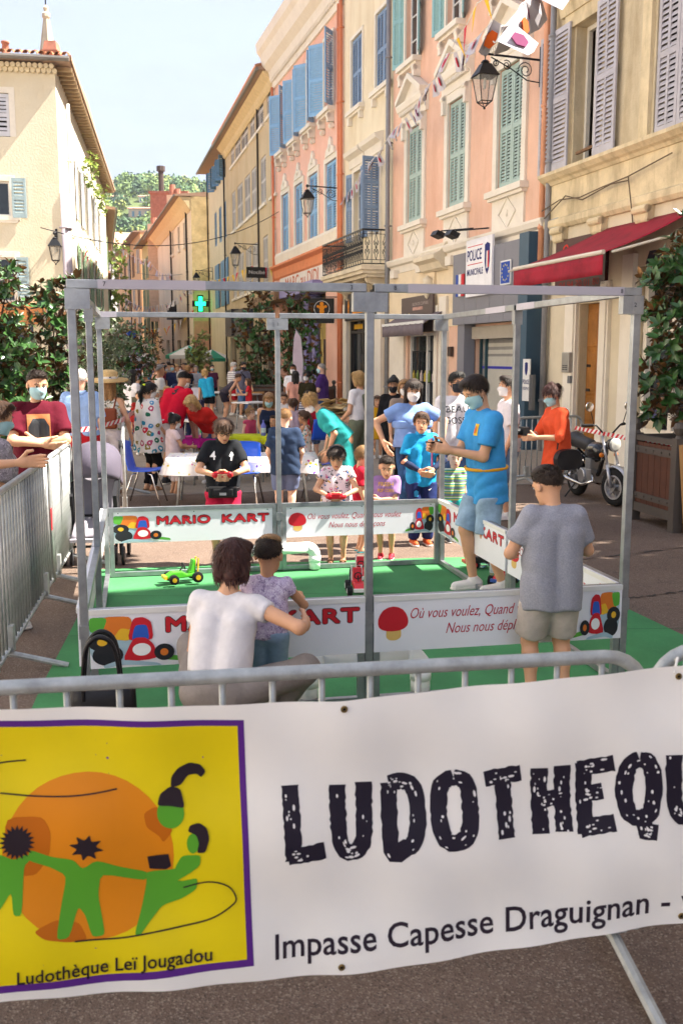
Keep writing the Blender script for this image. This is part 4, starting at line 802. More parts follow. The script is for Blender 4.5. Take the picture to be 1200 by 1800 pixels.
# ---- the wooded hill behind
rng=np.random.default_rng(5)
def hill_z(x,y):
 t=np.clip((y-190)/420,0,1);ridge=97+5*np.sin(x/60+1)+5*np.sin(x/23)-.05*np.clip(x+120,-400,400)
 return ridge*(t*t*(3-2*t))-2
nx,ny=70,40;X,Y=np.meshgrid(np.linspace(-620,420,nx),np.linspace(185,780,ny),indexing='ij');Z=hill_z(X,Y)
HG=M('hill scrub','4d5a30',rough=1,var=.3,vs=.05)
q=MB();q.add(np.stack([X,Y,Z],-1).reshape(-1,3).tolist(),[(i*ny+j,(i+1)*ny+j,(i+1)*ny+j+1,i*ny+j+1) for i in range(nx-1) for j in range(ny-1)]);struct(q.build('hill',HG,smooth=True))
def leaf_cloud(centres,radii,n,size,squash=.8,seed=1):
 """many small leaf clump faces spread through crown volumes: arrays of vertices and triangles"""
 r=np.random.default_rng(seed);V=[]
 for c,rad in zip(centres,radii):
  d=r.normal(size=(n,3));d/=np.linalg.norm(d,axis=1)[:,None];rr=rad*(r.random(n)[:,None]**.4);lump=1+.28*np.sin(d[:,:1]*5+c[0])*np.cos(d[:,2:]*4+c[1])
  p=c+d*rr*lump*[1,1,squash];a=r.normal(size=(n,3));a/=np.linalg.norm(a,axis=1)[:,None];b=np.cross(d+.3*a,a);b/=np.linalg.norm(b,axis=1)[:,None]+1e-9
  s=size*(.6+.8*r.random((n,1)))*(rad/np.mean(radii))**.3
  V.append(np.stack([p-a*s,p+b*s*.8,p+a*s,p-b*s*.8],1))
 V=np.concatenate(V).reshape(-1,3);k=len(V)//4
 return V,np.arange(k*4).reshape(k,4)
def mesh_np(name,V,Fq,mat,parent=None,kind=None,smooth=False):
 me=bpy.data.meshes.new(name);k=Fq.shape[1];me.vertices.add(len(V));me.vertices.foreach_set('co',np.asarray(V,np.float32).ravel());me.loops.add(Fq.size);me.loops.foreach_set('vertex_index',Fq.ravel().astype(np.int32))
 me.polygons.add(len(Fq));me.polygons.foreach_set('loop_start',np.arange(0,Fq.size,k,dtype=np.int32));me.polygons.foreach_set('loop_total',np.full(len(Fq),k,np.int32))
 if smooth:me.polygons.foreach_set('use_smooth',np.ones(len(Fq),bool))
 me.update(calc_edges=True);me.validate()
 for m in(mat if isinstance(mat,(list,tuple)) else[mat]):me.materials.append(m)
 o=bpy.data.objects.new(name,me);COL.objects.link(o)
 if parent:o.parent=parent
 if kind:o['kind']=kind
 return o
VIL=[]
for px,py,w_,h_ in((204,326,30,12),(201,353,22,14),(246,376,38,18),(253,351,16,11),(250,329,9,8)):
 Yh=next((y_ for y_ in range(200,640,3) if hill_z(at(px,py+h_/2,y_).x,y_)>=at(px,py+h_/2,y_).z),560);VIL.append((px,py,w_,h_,at(px,py,Yh).x,Yh))
HM=[M('hill foliage a','72884f',rough=.9,var=.5,vs=.12),M('hill foliage b','4d6747',rough=.9,var=.4,vs=.12),M('hill foliage c','87914f',rough=.9,var=.4,vs=.12)]
for k,(nt_,nm) in enumerate(((330,'light green'),(360,'dark green'),(120,'yellow green'))):
 ys=200+440*rng.random(nt_)**.8;xs=(rng.uniform(165,395,nt_)-600)/FPX*ys;rad=rng.uniform(2.8,5.2,nt_)*(.6+ys/900);zs=hill_z(xs,ys)+rad*.7
 keep=np.array([not any(abs(600+FPX*x_/y_-vx)<vw/2+FPX*r2_/y_*.55 and vy-vh*.8<628-(z_-CAMH)/y_*FPX-FPX*r2_/y_*.9<vy+vh*.5 and y_<vY+4 or(abs(x_-vX)<vw*vY/FPX/2+3 and-4<y_-vY<12) for vx,vy,vw,vh,vX,vY in VIL) for x_,y_,z_,r2_ in zip(xs,ys,zs,rad)]);xs,ys,zs,rad=xs[keep],ys[keep],zs[keep],rad[keep]
 V,Fq=leaf_cloud(np.stack([xs,ys,zs],-1),rad,130,.75,seed=k+3);o=mesh_np('hill_woodland',V,Fq,HM[k]);o['kind']='stuff';tag(o,'%s trees of the far wood covering the hillside'%nm,'woodland')
for i,(px,py,wpx,hpx,colr,lab) in enumerate(((204,326,30,12,'d9c08e','yellow villa with a flat roof high on the wooded hill'),(201,353,22,14,'e4dcd6','white villa with a red roof on the wooded hillside'),(246,376,38,18,'d6b6a4','pink villa with blue shutters low on the wooded hill'),(253,351,16,11,'e6dfd8','small white villa half hidden by hill trees'),(250,329,9,8,'e6e2dc','tiny white house among trees near the hill crest'))):
 Yh=VIL[i][5];c=at(px,py,Yh);w_=wpx*Yh/FPX;h_=hpx*Yh/FPX
 v=thing('hill_villa',lab,'house',(c.x,Yh,c.z-h_/2));hh=h_;q=MB();q.box(-w_/2,w_/2,0,8,-5,hh);q.build('wall',M('villa %d'%i,colr,rough=.9,var=.05),v)
 q=MB();q.prism([(-.8,0),(4,1.1),(8.8,0)],(-w_/2-.6,0,hh),(0,1,0),(0,0,1),(w_+1.2,0,0));q.build('roof',M('orange roof tile'),v)
 for k in range(3):q=MB();x=-w_/2+w_*(k+.7)/3.4;q.box(x-.5,x+.5,-.1,0,hh-h_*.75,hh-h_*.25);q.build('window',M('villa shutter','6f8fa8'),v)
# =================================================================== TREES AND PLANTS
def two_sided(name,top,under,rough=.35):
 m=bpy.data.materials.new(name);m.use_nodes=True;t=m.node_tree;b=t.nodes['Principled BSDF'];N=t.nodes.new;K=t.links.new
 g=N('ShaderNodeNewGeometry');x=N('ShaderNodeMixRGB');x.inputs['Color1'].default_value=(*lin(top),1);x.inputs['Color2'].default_value=(*lin(under),1);K(g.outputs['Backfacing'],x.inputs['Fac'])
 oi=N('ShaderNodeTexNoise');oi.inputs['Scale'].default_value=5;o=N('ShaderNodeTexCoord');K(o.outputs['Object'],oi.inputs['Vector']);h=N('ShaderNodeHueSaturation');mr=N('ShaderNodeMapRange');mr.inputs['From Min'].default_value=.3;mr.inputs['From Max'].default_value=.7;mr.inputs['To Min'].default_value=.55;mr.inputs['To Max'].default_value=1.5
 K(oi.outputs['Fac'],mr.inputs['Value']);K(mr.outputs['Result'],h.inputs['Value']);K(x.outputs['Color'],h.inputs['Color']);K(h.outputs['Color'],b.inputs['Base Color']);b.inputs['Roughness'].default_value=rough
 _mats[name]=m;return m
MAG=two_sided('magnolia leaf','345628','6b4a2a');OLV=two_sided('olive leaf','5c6b48','8c957c',.6);VAR=two_sided('variegated leaf','7d8a45','b5b183',.6);PLA=two_sided('plane leaf','7b8f35','93a452',.6)
BARK=M('bark','5a4a3a',rough=.95,var=.25,vs=8,bump=.5,bs=20)
LEAF=np.array([(0,0,0),(.26,.3,.05),(.3,.6,.06),(0,1,-.04),(-.3,.6,.06),(-.26,.3,.05),(0,.35,-.02),(0,.65,-.02)])*[1,1,1]
LEAFF=[(0,1,6),(1,2,7,6),(2,3,7),(3,4,7),(4,5,6,7),(5,0,6)]
def leafy_tree(name,label,loc,blobs,nleaf,size,mat,seed,trunk=.05,solo=0,whorl=7,cat='tree',group=None,lean=.0,base=0.0):
 """tapered trunk, limbs to every crown lobe, and leaves set in whorls on twigs spread through the lobes"""
 r=np.random.default_rng(seed);t=thing(name,label,cat,loc,group=group);top=max(b[2]+b[5]*.5 for b in blobs);q=MB()
 q.tube([(0,0,base),(.03,.02,top*.3),(-.02,.03,top*.6),(0,0,top)],[trunk,trunk*.8,trunk*.55,trunk*.15],7)
 for b in blobs:z0=max(base+.15,b[2]*.55);q.tube([(0,0,z0),((b[0])*.5,b[1]*.5,(z0+b[2])/2+.05),(b[0],b[1],b[2])],[trunk*.5,trunk*.35,trunk*.15],5)
 q.build('trunk',BARK,t,smooth=True)
 vol=np.array([b[3]*b[4]*b[5] for b in blobs])**.75;vol/=vol.sum();nw=nleaf//whorl;mats=[]
 tw=MB()
 for k in range(nw):
  b=blobs[r.choice(len(blobs),p=vol)];d=r.normal(size=3);d/=np.linalg.norm(d);rad=r.random()**.38;p=np.array(b[:3])+d*rad*np.array(b[3:6]);ax=d*.8+np.array([0,0,.55])+r.normal(size=3)*.35;ax/=np.linalg.norm(ax)
  if k%3==0:tw.tube([tuple(p-ax*size*1.6),tuple(p)],size*.035,3)
  e1=np.cross(ax,r.normal(size=3));e1/=np.linalg.norm(e1);e2=np.cross(ax,e1)
  for j in range(whorl):
   an=j*2.4+r.random();out=e1*math.cos(an)+e2*math.sin(an);y=out*(.75+.3*r.random())+ax*(.5+.6*r.random())+np.array([0,0,-.15]);y/=np.linalg.norm(y);z=ax-y*ax.dot(y);z/=np.linalg.norm(z);x=np.cross(y,z);s=size*(.55+.75*r.random())
   mats.append(np.array([[*(x*s*(.55+.3*r.random())),0],[*(y*s),0],[*(z*s),0],[*p,1]]).T)
 tw.build('twigs',BARK,t,kind='stuff')
 order=sorted(range(len(mats)),key=lambda i:mats[i][1,3])  # nearest the square first
 me=None
 for i in order[:solo]:
  if me is None:q=MB();q.add(LEAF.tolist(),LEAFF);o=q.build('leaf',mat,t,smooth=True);me=o.data
  else:o=bpy.data.objects.new('leaf',me);COL.objects.link(o);o.parent=t
  o.matrix_local=Matrix(mats[i].tolist())
 rest=np.array([mats[i] for i in order[solo:]]);V=np.einsum('nij,kj->nki',rest[:,:3,:3],LEAF)+rest[:,None,:3,3]
 tri=np.array([(0,1,6),(1,2,6),(2,7,6),(2,3,7),(3,4,7),(4,5,7),(5,6,7),(5,0,6)]);Fq=(np.arange(len(rest))[:,None,None]*8+tri[None]).reshape(-1,3)
 mesh_np('crown',V.reshape(-1,3),Fq,mat,t,kind='stuff',smooth=True)
 return t
PLW=M('planter dark wood','573527',rough=.7,var=.2,vs=6);PLF=M('planter grey frame','524b45',rough=.6,var=.1)
def planter(name,label,A,B,depth,h,group=None,n=6):
 """timber planter: A-B is the ground line of the visible side"""
 A,B=Vector(A),Vector(B);u=(B-A).normalized();L_=(B-A).length;t=thing(name,label,'planter',A,math.atan2(u.y,u.x),group)
 for x in(0,L_):
  for y in(0,depth):
   q=MB();q.box(x-.055,x+.055,y-.055,y+.055,0,h);q.lathe([(.045,0),(.03,.03),(.05,.06),(.07,.11),(.05,.16),(.005,.175)],(x,y,h),10);q.build('corner_post',PLF,t,smooth=False)
 for y,z0 in((0,.12),(depth,.12)):
  for zz,hh in((.12,.1),(.27,.07),(h-.22,.08),(h-.08,.06)):
   q=MB();q.box(.055,L_-.055,y-.035,y+.035,zz,zz+hh);q.build('rail',PLF,t)
 for x in(0,L_):
  for zz,hh in((.12,.1),(h-.1,.08)):q=MB();q.box(x-.035,x+.035,.055,depth-.055,zz,zz+hh);q.build('rail',PLF,t)
  q=MB();q.box(x-.018,x+.018,.055,depth-.055,.2,h-.08);q.build('side_panel',PLW,t)
 w_=(L_-.11)/n
 for y in(0,depth):
  for i in range(n):q=MB();q.box(.055+i*w_+.004,.055+(i+1)*w_-.004,y-.018,y+.018,.2,h-.1);q.build('plank',PLW,t)
 if group is None:
  for zz in(.305,h-.18):
   for i in range(5):q=MB();q.ball((.12+i*(L_-.24)/4,-.036,zz),.014,6);q.build('bolt',PLF,t)
 q=MB();q.box(.05,L_-.05,.03,depth-.03,.2,h-.16);q.build('soil',M('potting soil','2e231c',rough=1,var=.3),t)
 return t
pA,pB=gp(1112,912),gp(1184,936)
planter('wooden_planter','big brown timber planter with ball topped posts beside the motorcycle',pA,pB,-(-.95) if False else.95,1.02)
leafy_tree('magnolia_tree','broad glossy magnolia growing in the planter beside the motorcycle',(pA.x+.62,pA.y-.1,.85),[(.05,0,1.3,.68,.6,.8),(.15,.1,2.1,.6,.55,.65),(.3,-.3,.75,.5,.5,.5),(-.25,.1,.6,.45,.45,.4),(.5,.2,1.4,.6,.6,.7),(.35,-.2,2.75,.45,.4,.45),(-.25,.15,1.9,.4,.4,.4)],6800,.135,MAG,3,trunk=.035,solo=300)
p=gp(20,850);leafy_tree('magnolia_tree','tall dark magnolia with rusty leaf undersides behind the man in maroon',(-5.05,14.6,.0),[(0,0,1.2,.75,.6,.8),(.05,0,2.3,.55,.5,.6),(-.1,.1,3.05,.26,.3,.45),(.32,.0,1.75,.45,.4,.5),(.25,.0,.7,.55,.5,.5),(-.5,0,2.1,.5,.5,.8),(.28,0,3.0,.18,.2,.3)],7500,.138,MAG,11,trunk=.05,solo=300)
leafy_tree('magnolia_tree','second magnolia standing between the tall magnolia and the olive tree',(-4.5,15.6,0),[(0,0,1.6,.5,.5,.8),(.1,0,2.6,.4,.4,.45),(.3,0,2.95,.2,.2,.2),(.05,0,.8,.5,.5,.5)],2600,.15,MAG,12,trunk=.04)
def shrub_leaf(name,label,loc,blobs,n,size,mat,seed,**k):return leafy_tree(name,label,loc,blobs,n,size,mat,seed,whorl=6,**k)
shrub_leaf('olive_tree','soft grey green olive tree in the square left of the frame',(-4.4,17.6,0),[(0,0,1.5,.7,.6,.8),(.25,0,2.2,.55,.5,.55),(-.1,0,2.5,.4,.4,.4),(.2,0,.9,.5,.5,.5)],5200,.085,OLV,13,trunk=.05)
shrub_leaf('olive_tree','darker olive tree further along behind the straw hatted woman',(-4.75,21.5,0),[(0,0,1.6,.8,.7,.8),(.35,0,2.1,.6,.5,.5),(.1,0,1.0,.7,.6,.5)],5600,.09,MAG,14,trunk=.05)
c1=at(463,700,34);c2=at(528,700,31)
planter('wooden_planter','dark timber planter of the bushy magnolia by the ochre house',(c1.x-.95,33.5,0),(c1.x+.75,33.2,0),1.2,1.0,group='planters along the right hand houses',n=8)
leafy_tree('magnolia_tree','bushy round magnolia in the planter by the ochre house',(c1.x-.1,34,.8),[(0,0,.9,.85,.8,.9),(-.1,0,2.0,.8,.7,.8),(.1,0,2.9,.5,.5,.5),(-.2,0,.4,.7,.7,.4)],2300,.17,MAG,15,trunk=.05)
planter('wooden_planter','dark timber planter in front of the lavender shop columns',(c2.x-.6,30.6,0),(c2.x+.8,30.3,0),1.1,1.0,group='planters along the right hand houses',n=8)
leafy_tree('magnolia_tree','slim magnolia in front of the lavender shop columns',(c2.x,31,.8),[(0,0,.8,.75,.7,.8),(-.1,0,1.8,.7,.6,.8),(-.1,0,2.8,.45,.45,.5),(.15,0,2.2,.5,.4,.4)],1900,.17,MAG,16,trunk=.05)
c3=at(350,640,52);leafy_tree('street_tree','small pale leaved tree beside the green parasol',(c3.x,52,0),[(0,0,1.6,.7,.7,.9),(.1,0,2.6,.5,.5,.7),(-.3,0,2.0,.4,.4,.4)],1100,.2,VAR,17,trunk=.06)
c4=at(190,450,110);leafy_tree('plane_tree','bright green plane tree closing the view down the street',(c4.x,110,0),[(0,0,9,2.2,2,3.2),(.5,0,13,1.7,1.6,2.4),(-1,0,11,1.8,1.6,2),(.3,0,5,1.6,1.6,2)],2400,.5,PLA,18,trunk=.25)
# ivy hanging on the left row
for k,(px,py) in enumerate(((158,280),(176,332))):
 x,z=ls.loc(px,py,.3);w_=ls.W(x,.32,z);leafy_tree('balcony_plant',('bright green plant trailing from an upper window box','second bright plant hanging from the house beyond')[k],(w_.x,w_.y,z-.5),[(0,0,.3,.35,.35,.5),(0,.1,-.1,.25,.3,.5)],500,.12,PLA,20+k,trunk=.02,cat='plant',base=-.3)
# unseen trees added right of the view to break up the sunlight on the square
for k,(x,y,z,n) in enumerate(((8.6,9.4,6.2,2600),(9.0,11.2,7.0,2600),(9.6,12.6,6.4,2200))):
 leafy_tree('plane_tree','unseen plane tree added %s of the lane gap to break up sunlight'%('at the mouth','in the middle','at the back')[k],(x,y,0),[(0,0,z,1.3,1.4,1.5),(.5,.4,z+1.6,1.2,1.2,1.1),(-.4,-.5,z-1.3,1.0,1.2,1.0),(1.0,-.3,z+.4,1.2,1.2,1.1)],n,.3,PLA,30+k,trunk=.13,group='unseen plane trees added to break up sunlight')
lbld=Facade((-13.8,24),(-12.6,-20),name='bounce_light_building',label='long unseen pale building added to bounce sunlight onto the square')  # added out of view so its sunlit wall bounces warm fill
lb_o=[[x_,x_+1.2,z_,z_+2] for x_ in range(3,42,4) for z_ in(4.4,8)];lbld.wall(11.5,9,lb_o,M('chalk white stucco','e9e3d8',rough=.9,var=.05,stain='c9bfae',sa=.3));[lbld.pair(r_,WS2,pitch=.14,cstile=False) for r_ in lb_o];lbld.roof(11.5,9,TILE)
nbld=Facade(P0-D1*30,P0-D1*9.9,name='sun_block_building',label='plain unseen ochre building added to shade the near square')  # tall block added out of view to keep sun off the foreground
nb_o=[[x_,x_+1.2,z_,z_+2.2] for x_ in(3,7,11,15) for z_ in(4.5,8.5)];nbld.wall(13.5,9,nb_o,M('ochre stucco'));[nbld.pair(r_,WSH,pitch=.12,cstile=False) for r_ in nb_o];nbld.roof(13.5,9,TILE)
# =================================================================== GREEN CARPET AND THE FRAMED TRACK
def turf():
 m=bpy.data.materials.new('green carpet');m.use_nodes=True;t=m.node_tree;b=t.nodes['Principled BSDF'];N=t.nodes.new;K=t.links.new
 o=N('ShaderNodeTexCoord').outputs['Object'];n1=N('ShaderNodeTexNoise');n1.inputs['Scale'].default_value=2.2;n1.inputs['Detail'].default_value=6;K(o,n1.inputs['Vector'])
 mp_=N('ShaderNodeMapping');mp_.inputs['Scale'].default_value=(60,380,60);K(o,mp_.inputs['Vector']);n2=N('ShaderNodeTexNoise');n2.inputs['Scale'].default_value=1;n2.inputs['Detail'].default_value=3;K(mp_.outputs['Vector'],n2.inputs['Vector'])
 x=N('ShaderNodeMixRGB');x.inputs['Color1'].default_value=(*lin('2a7d42'),1);x.inputs['Color2'].default_value=(*lin('57a768'),1);K(n2.outputs['Fac'],x.inputs['Fac'])
 y=N('ShaderNodeMixRGB');y.blend_type='MULTIPLY';y.inputs['Fac'].default_value=.6;K(x.outputs['Color'],y.inputs['Color1']);K(n1.outputs['Fac'],y.inputs['Color2']);K(y.outputs['Color'],b.inputs['Base Color']);b.inputs['Roughness'].default_value=.95
 u=N('ShaderNodeBump');u.inputs['Strength'].default_value=.5;u.inputs['Distance'].default_value=.004;K(n2.outputs['Fac'],u.inputs['Height']);K(u.outputs['Normal'],b.inputs['Normal']);return m
cp=[gp(20,1330),gp(78,1200),gp(140,1080),gp(178,1002),gp(500,990),gp(905,978),gp(1108,1074),gp(1200,1118),gp(1330,1190),gp(1330,1330)]
bm=bmesh.new();f_=bm.faces.new([bm.verts.new((v.x,v.y,.007)) for v in cp]);bmesh.ops.triangulate(bm,faces=[f_]);bmesh.ops.subdivide_edges(bm,edges=bm.edges[:],cuts=14,use_grid_fill=True)
for v in bm.verts:
 e=math.sin(v.co.x*3.1+v.co.y*1.3)*math.sin(v.co.y*2.3-v.co.x);v.co.z=.007+.006*max(0,e)**2+.010*math.exp(-((v.co.y-8.95-.1*math.sin(v.co.x*3))/.04)**2)*(v.co.x<.4)
me=bpy.data.meshes.new('green_carpet');bm.to_mesh(me);bm.free();me.materials.append(turf());co=bpy.data.objects.new('green_carpet',me);COL.objects.link(co);tag(co,'bright green carpet laid on the asphalt under the metal frame','carpet')
for p_ in me.polygons:p_.use_smooth=True
for a_,b_2 in((gp(120,1122),gp(1215,1108)),(gp(150,1052),gp(1080,1040))):
 q=MB();n_=40;pts_=[a_.lerp(b_2,i_/n_) for i_ in range(n_+1)]
 for i_,(c_,d_) in enumerate(zip(pts_[:-1],pts_[1:])):q.add([(c_.x,c_.y-.004,.017),(d_.x,d_.y-.004,.017),(d_.x,d_.y+.004+.003*math.sin(i_),.017),(c_.x,c_.y+.004+.003*math.sin(i_-1),.017)],[(0,1,2,3)])
 q.build('carpet_seam',M('carpet seam','1c4a2a',rough=.95),co)
EX,EY,EYAW,EW,ED,EH,PT,PB=-1.312,4.938,.199,2.972,3.511,2.21,.611,.303
en=thing('track_frame','open frame of galvanised posts with white printed boards round a toy car track','frame',(EX,EY,0),EYAW)
TB=.042;LILAC=M('lilac label tape','b5b0ba',rough=.6,var=.05);INK=M('marker ink','2a2a35')
BRD=M('white printed board','e4e4ea',rough=.45,var=.02);BEDGE=M('board wood edge','c2a877',rough=.7)
posts={'NL':(0,0),'NC':(.5,0),'NR':(1,0),'ML':(0,.5),'MR':(1,.5),'FL':(0,1),'FC':(.5,1),'FR':(1,1)}
for k,(s_,t_) in posts.items():
 x,y=s_*EW,t_*ED;q=MB();q.box(x-TB/2,x+TB/2,y-TB/2,y+TB/2,.012,EH);po=q.build('post',STEEL,en,bevel=.003)
 q=MB();q.box(x-.029,x+.029,y-.029,y+.029,EH-.10,EH+.0)
 if k[1]=='C' or k[0]=='N' or k[0]=='F':q.box(x+(.029 if k[1]!='R' else-.09),x+(.09 if k[1]!='R' else-.029),y-.027,y+.027,EH-.098,EH-.002)
 if k[1]=='C':q.box(x-.09,x-.029,y-.027,y+.027,EH-.098,EH-.002)
 q.build('bracket',STEEL,po)
 q=MB();q.box(x-.026,x+.026,y-.026,y+.026,.46,.53);q.build('sleeve',STEEL,po)
def topbar(a,b,tape=None):
 q=MB();q.bar((*a,EH+TB/2+.001),(*b,EH+TB/2+.001),TB,TB);o=q.build('top_bar',STEEL,en,bevel=.003)
 A,B=Vector(a),Vector(b)
 for t0,t1 in(tape or[]):
  q=MB();p_,r_=A+(B-A)*t0,A+(B-A)*t1;q.bar((*p_,EH+TB/2+.001),(*r_,EH+TB/2+.001),TB+.003,TB+.003);q.build('label_tape',LILAC,o)
 for e,d in((A,A-B),(B,B-A)):
  q=MB();d=d.normalized()*.001;q.bar((*(e+d),EH+TB/2),(*(e+d*2),EH+TB/2),TB-.01,TB-.01);q.build('hollow_end',M('tube hollow','050505',rough=1),o)
h2_=EW/2
topbar((-.02,0),(h2_-.02,0),[(.1,.45)]);topbar((h2_+.02,0),(EW+.02,0),[(.12,.93)]);topbar((.0,ED),(h2_-.02,ED),[(0,.1)]);topbar((h2_+.02,ED),(EW,ED))
topbar((0,.03),(0,ED/2-.02));topbar((0,ED/2+.02),(0,ED-.03));topbar((EW,.03),(EW,ED/2-.02),[(.8,.99)]);topbar((EW,ED/2+.02),(EW,ED-.03),[(.1,.35)])
for x,z,s_,y in((.16,EH+.012,'7',-.024),(h2_-.1,EH+.012,'3',-.024),(h2_+.13,EH+.012,'8',-.024),(EW-.1,EH+.012,'8',-.0255),(EW-.02,EH-.06,'2',-.031),(h2_,EH-.06,'2',ED-.031)):lettering('pen_number',s_,INK,(x,y,z),(1,0,0),(0,0,1),.022,parent=en,th=.0006)
def hsv_poly(name,pts,mat,o,u,v,parent,lift):
 q=MB();n=u.cross(v).normalized();q.add([o+u*p[0]+v*p[1]+n*lift for p in pts],[tuple(range(len(pts)))]);return q.build(name,mat,parent)
def disc(cx,cy,rx,ry,n=20):return[(cx+rx*math.cos(k*2*math.pi/n),cy+ry*math.sin(k*2*math.pi/n)) for k in range(n)]
KR,KD,KB,KG,KY,KO,KS,KW=(M('print red','c21f2c',rough=.5),M('print charcoal','24262b',rough=.5),M('print blue','2b59b8',rough=.5),M('print green','58a83c',rough=.5),M('print yellow','e0b02c',rough=.5),M('print orange','d9772a',rough=.5),M('print steel blue','9fb9c6',rough=.4),M('print white','eeeeee',rough=.5))
BEI=M('print beige','d9b568',rough=.5)
def rounded(pts,k=.25):
 out=[]
 for i,p in enumerate(pts):
  a,b,c=Vector(pts[i-1]),Vector(p),Vector(pts[(i+1)%len(pts)]);u_,v_=b+(a-b)*k,b+(c-b)*k;out+=[tuple(u_),tuple((u_+b*2+v_)/4),tuple(v_)]
 return out
def kart_print(o,u,v,w,h,parent,sg=1):
 """a plain racing kart print: tyres, red nose cone, steel bumper, coloured panels"""
 P=lambda pts:[((x if sg>0 else 1-x)*w,y*h) for x,y in(pts if sg>0 else pts[::-1])]
 e=.0012
 for nm,pts,mt in(('print_backdrop',[(0,.1),(.5,.05),(.5,.5),(.4,.98),(0,.98)],KS),('print_track',[(.62,.05),(1,.02),(.95,.16),(.66,.3)],BRD),('print_verge',[(.68,.12),(.98,.05),(.96,.14),(.7,.22)],KG),
     ('print_panel',[(.05,.62),(.25,.6),(.42,.75),(.4,.97),(.12,.98)],KO),('print_panel',[(.0,.7),(.12,.66),(.18,.96),(.0,.98)],KG),('print_panel',[(.22,.55),(.38,.5),(.42,.7),(.3,.76)],KY),
     ('print_tyre',disc(.12,.5,.14,.17),KD),('print_tyre',disc(.17,.25,.15,.2),KD),('print_hub',disc(.12,.5,.05,.07),KY),('print_seat',[(.36,.5),(.62,.5),(.6,.86),(.52,.95),(.42,.93)],KR),('print_seat_pad',[(.4,.5),(.58,.5),(.56,.8),(.44,.8)],KB),
     ('print_nose',[(.3,.1),(.66,.14),(.62,.42),(.54,.56),(.42,.56)],KR),('print_badge',disc(.5,.33,.09,.12),KW),('print_tyre',disc(.72,.26,.1,.16),KD),('print_hub',disc(.72,.26,.04,.07),KO),('print_bumper',[(.12,.06),(.3,.16),(.66,.06),(.7,.0),(.3,.06),(.14,.0)],KS)):
  hsv_poly(nm,P(rounded(pts) if len(pts)<12 else pts),mt,o,u,v,parent,e);e+=.0003
def mushroom_print(o,u,v,w,h,parent):
 hsv_poly('print_stalk',[(w*x,h*y) for x,y in rounded(((.28,.12),(.4,.03),(.62,.03),(.76,.12),(.74,.4),(.3,.4)),.3)],BEI,o,u,v,parent,.0012)
 hsv_poly('print_cap',[(w*x,h*y) for x,y in rounded(((.05,.38),(.3,.28),(.7,.28),(.96,.4),(.98,.62),(.82,.88),(.5,.98),(.18,.88),(.02,.62)),.4)],KR,o,u,v,parent,.0016)
def board(x0,y0,x1,y1,side,prints,frame=True,inside=False,name='board'):
 """one panel of the enclosure between two posts; side = offset of the board from the frame plane"""
 A,B=Vector((x0,y0,0)),Vector((x1,y1,0));u=(B-A).normalized();Z=Vector((0,0,1));A2,B2=A+u*(TB/2+.004),B-u*(TB/2+.004);t=.036
 q=MB()
 q.bar(A2+u*t/2+Z*.012,A2+u*t/2+Z*PT,t,t);q.bar(B2-u*t/2+Z*.012,B2-u*t/2+Z*PT,t,t);q.bar(A2+u*t+Z*(PT-t/2),B2-u*t+Z*(PT-t/2),t,t);q.bar(A2+u*t+Z*.032,B2-u*t+Z*.032,t,t)
 fr=q.build('panel_frame',STEEL,en)
 n=u.cross(Z);L_=(B2-A2).length;bw=.008;c=(A2+B2)/2+n*(side*(t/2+bw))+Z*((PT+PB)/2)
 x_in=t*1.02 if inside else 0
 if inside:c=(A2+B2)/2+Z*((PT-t+PB)/2);hz=(PT-t-PB)/2-.001
 else:hz=(PT-PB)/2
 q=MB();q.obox(c,u*(L_/2-x_in),n*bw,Z*hz);bo=q.build('board',BRD,fr)
 if not inside:q=MB();q.obox(c+Z*(hz-.012)+n*side*(bw+.003),u*L_/2,n*.003,Z*.014);q.build('edge_strip',WHITE,fr)
 W_,H_=2*(L_/2-x_in),2*hz;uu=u if side>0 else-u  # n = u x Z faces the reader when side > 0
 o=c+n*side*bw-uu*W_/2-Z*hz;top=-.03 if not inside else 0
 if prints=='kart':
  kart_print(o,uu,Z,W_*.36,H_*.9,fr)
  for wd,x0_,x1_ in(('MARIO',.27,.60),('KART',.68,.975)):
   m=(x0_+x1_)/2*W_
   for mt,rad_,th in((KD,.0085,.0013),(KR,.0042,.0022)):
    V,Fc,wdt=text2d(wd,0,0,1.08);sx=(x1_-x0_)*W_/wdt;q=MB()
    for k_ in range(9):dx,dy=(rad_*math.cos(k_*.785),rad_*math.sin(k_*.785)) if k_<8 else(0,0);q.add([o+uu*(x0_*W_+p_[0]*sx+dx)+Z*(H_*.58+p_[1]*H_*.24+dy)+uu.cross(Z)*(th+k_*.00004) for p_ in V],Fc)
    q.build('board_lettering',mt,fr)
 elif prints=='script':
  mushroom_print(o+uu*W_*.01+Z*H_*.18,uu,Z,W_*.125,H_*.66,fr)
  RS=M('script red','b3243a',rough=.5)
  lettering('board_lettering','Où vous voulez, Quand vous voulez',RS,o+uu*W_*.455+Z*H_*.58,uu,Z,H_*.19,width=W_*.63,parent=fr,shear=.35,th=.0014)
  lettering('board_lettering','Nous nous déplaçons',RS,o+uu*W_*.47+Z*H_*.28,uu,Z,H_*.19,width=W_*.38,parent=fr,shear=.35,th=.0014)
  kart_print(o+uu*W_*.79,uu,Z,W_*.2,H_*.9,fr,sg=-1)
 for dx in(.03,.5,.97):
  q=MB();q.ball(o+uu*W_*dx+Z*(H_-.012),.005,6);q.build('screw',INK,fr)
board(0,0,h2_,0,1,'kart');board(h2_,0,EW,0,1,'script');board(0,ED,h2_,ED,1,'kart',inside=True);board(h2_,ED,EW,ED,1,'script',inside=True)
board(EW,ED/2,EW,ED,-1,'kart');board(EW,0,EW,ED/2,-1,'script');board(0,ED/2,0,ED,-1,None);board(0,0,0,ED/2,-1,None)
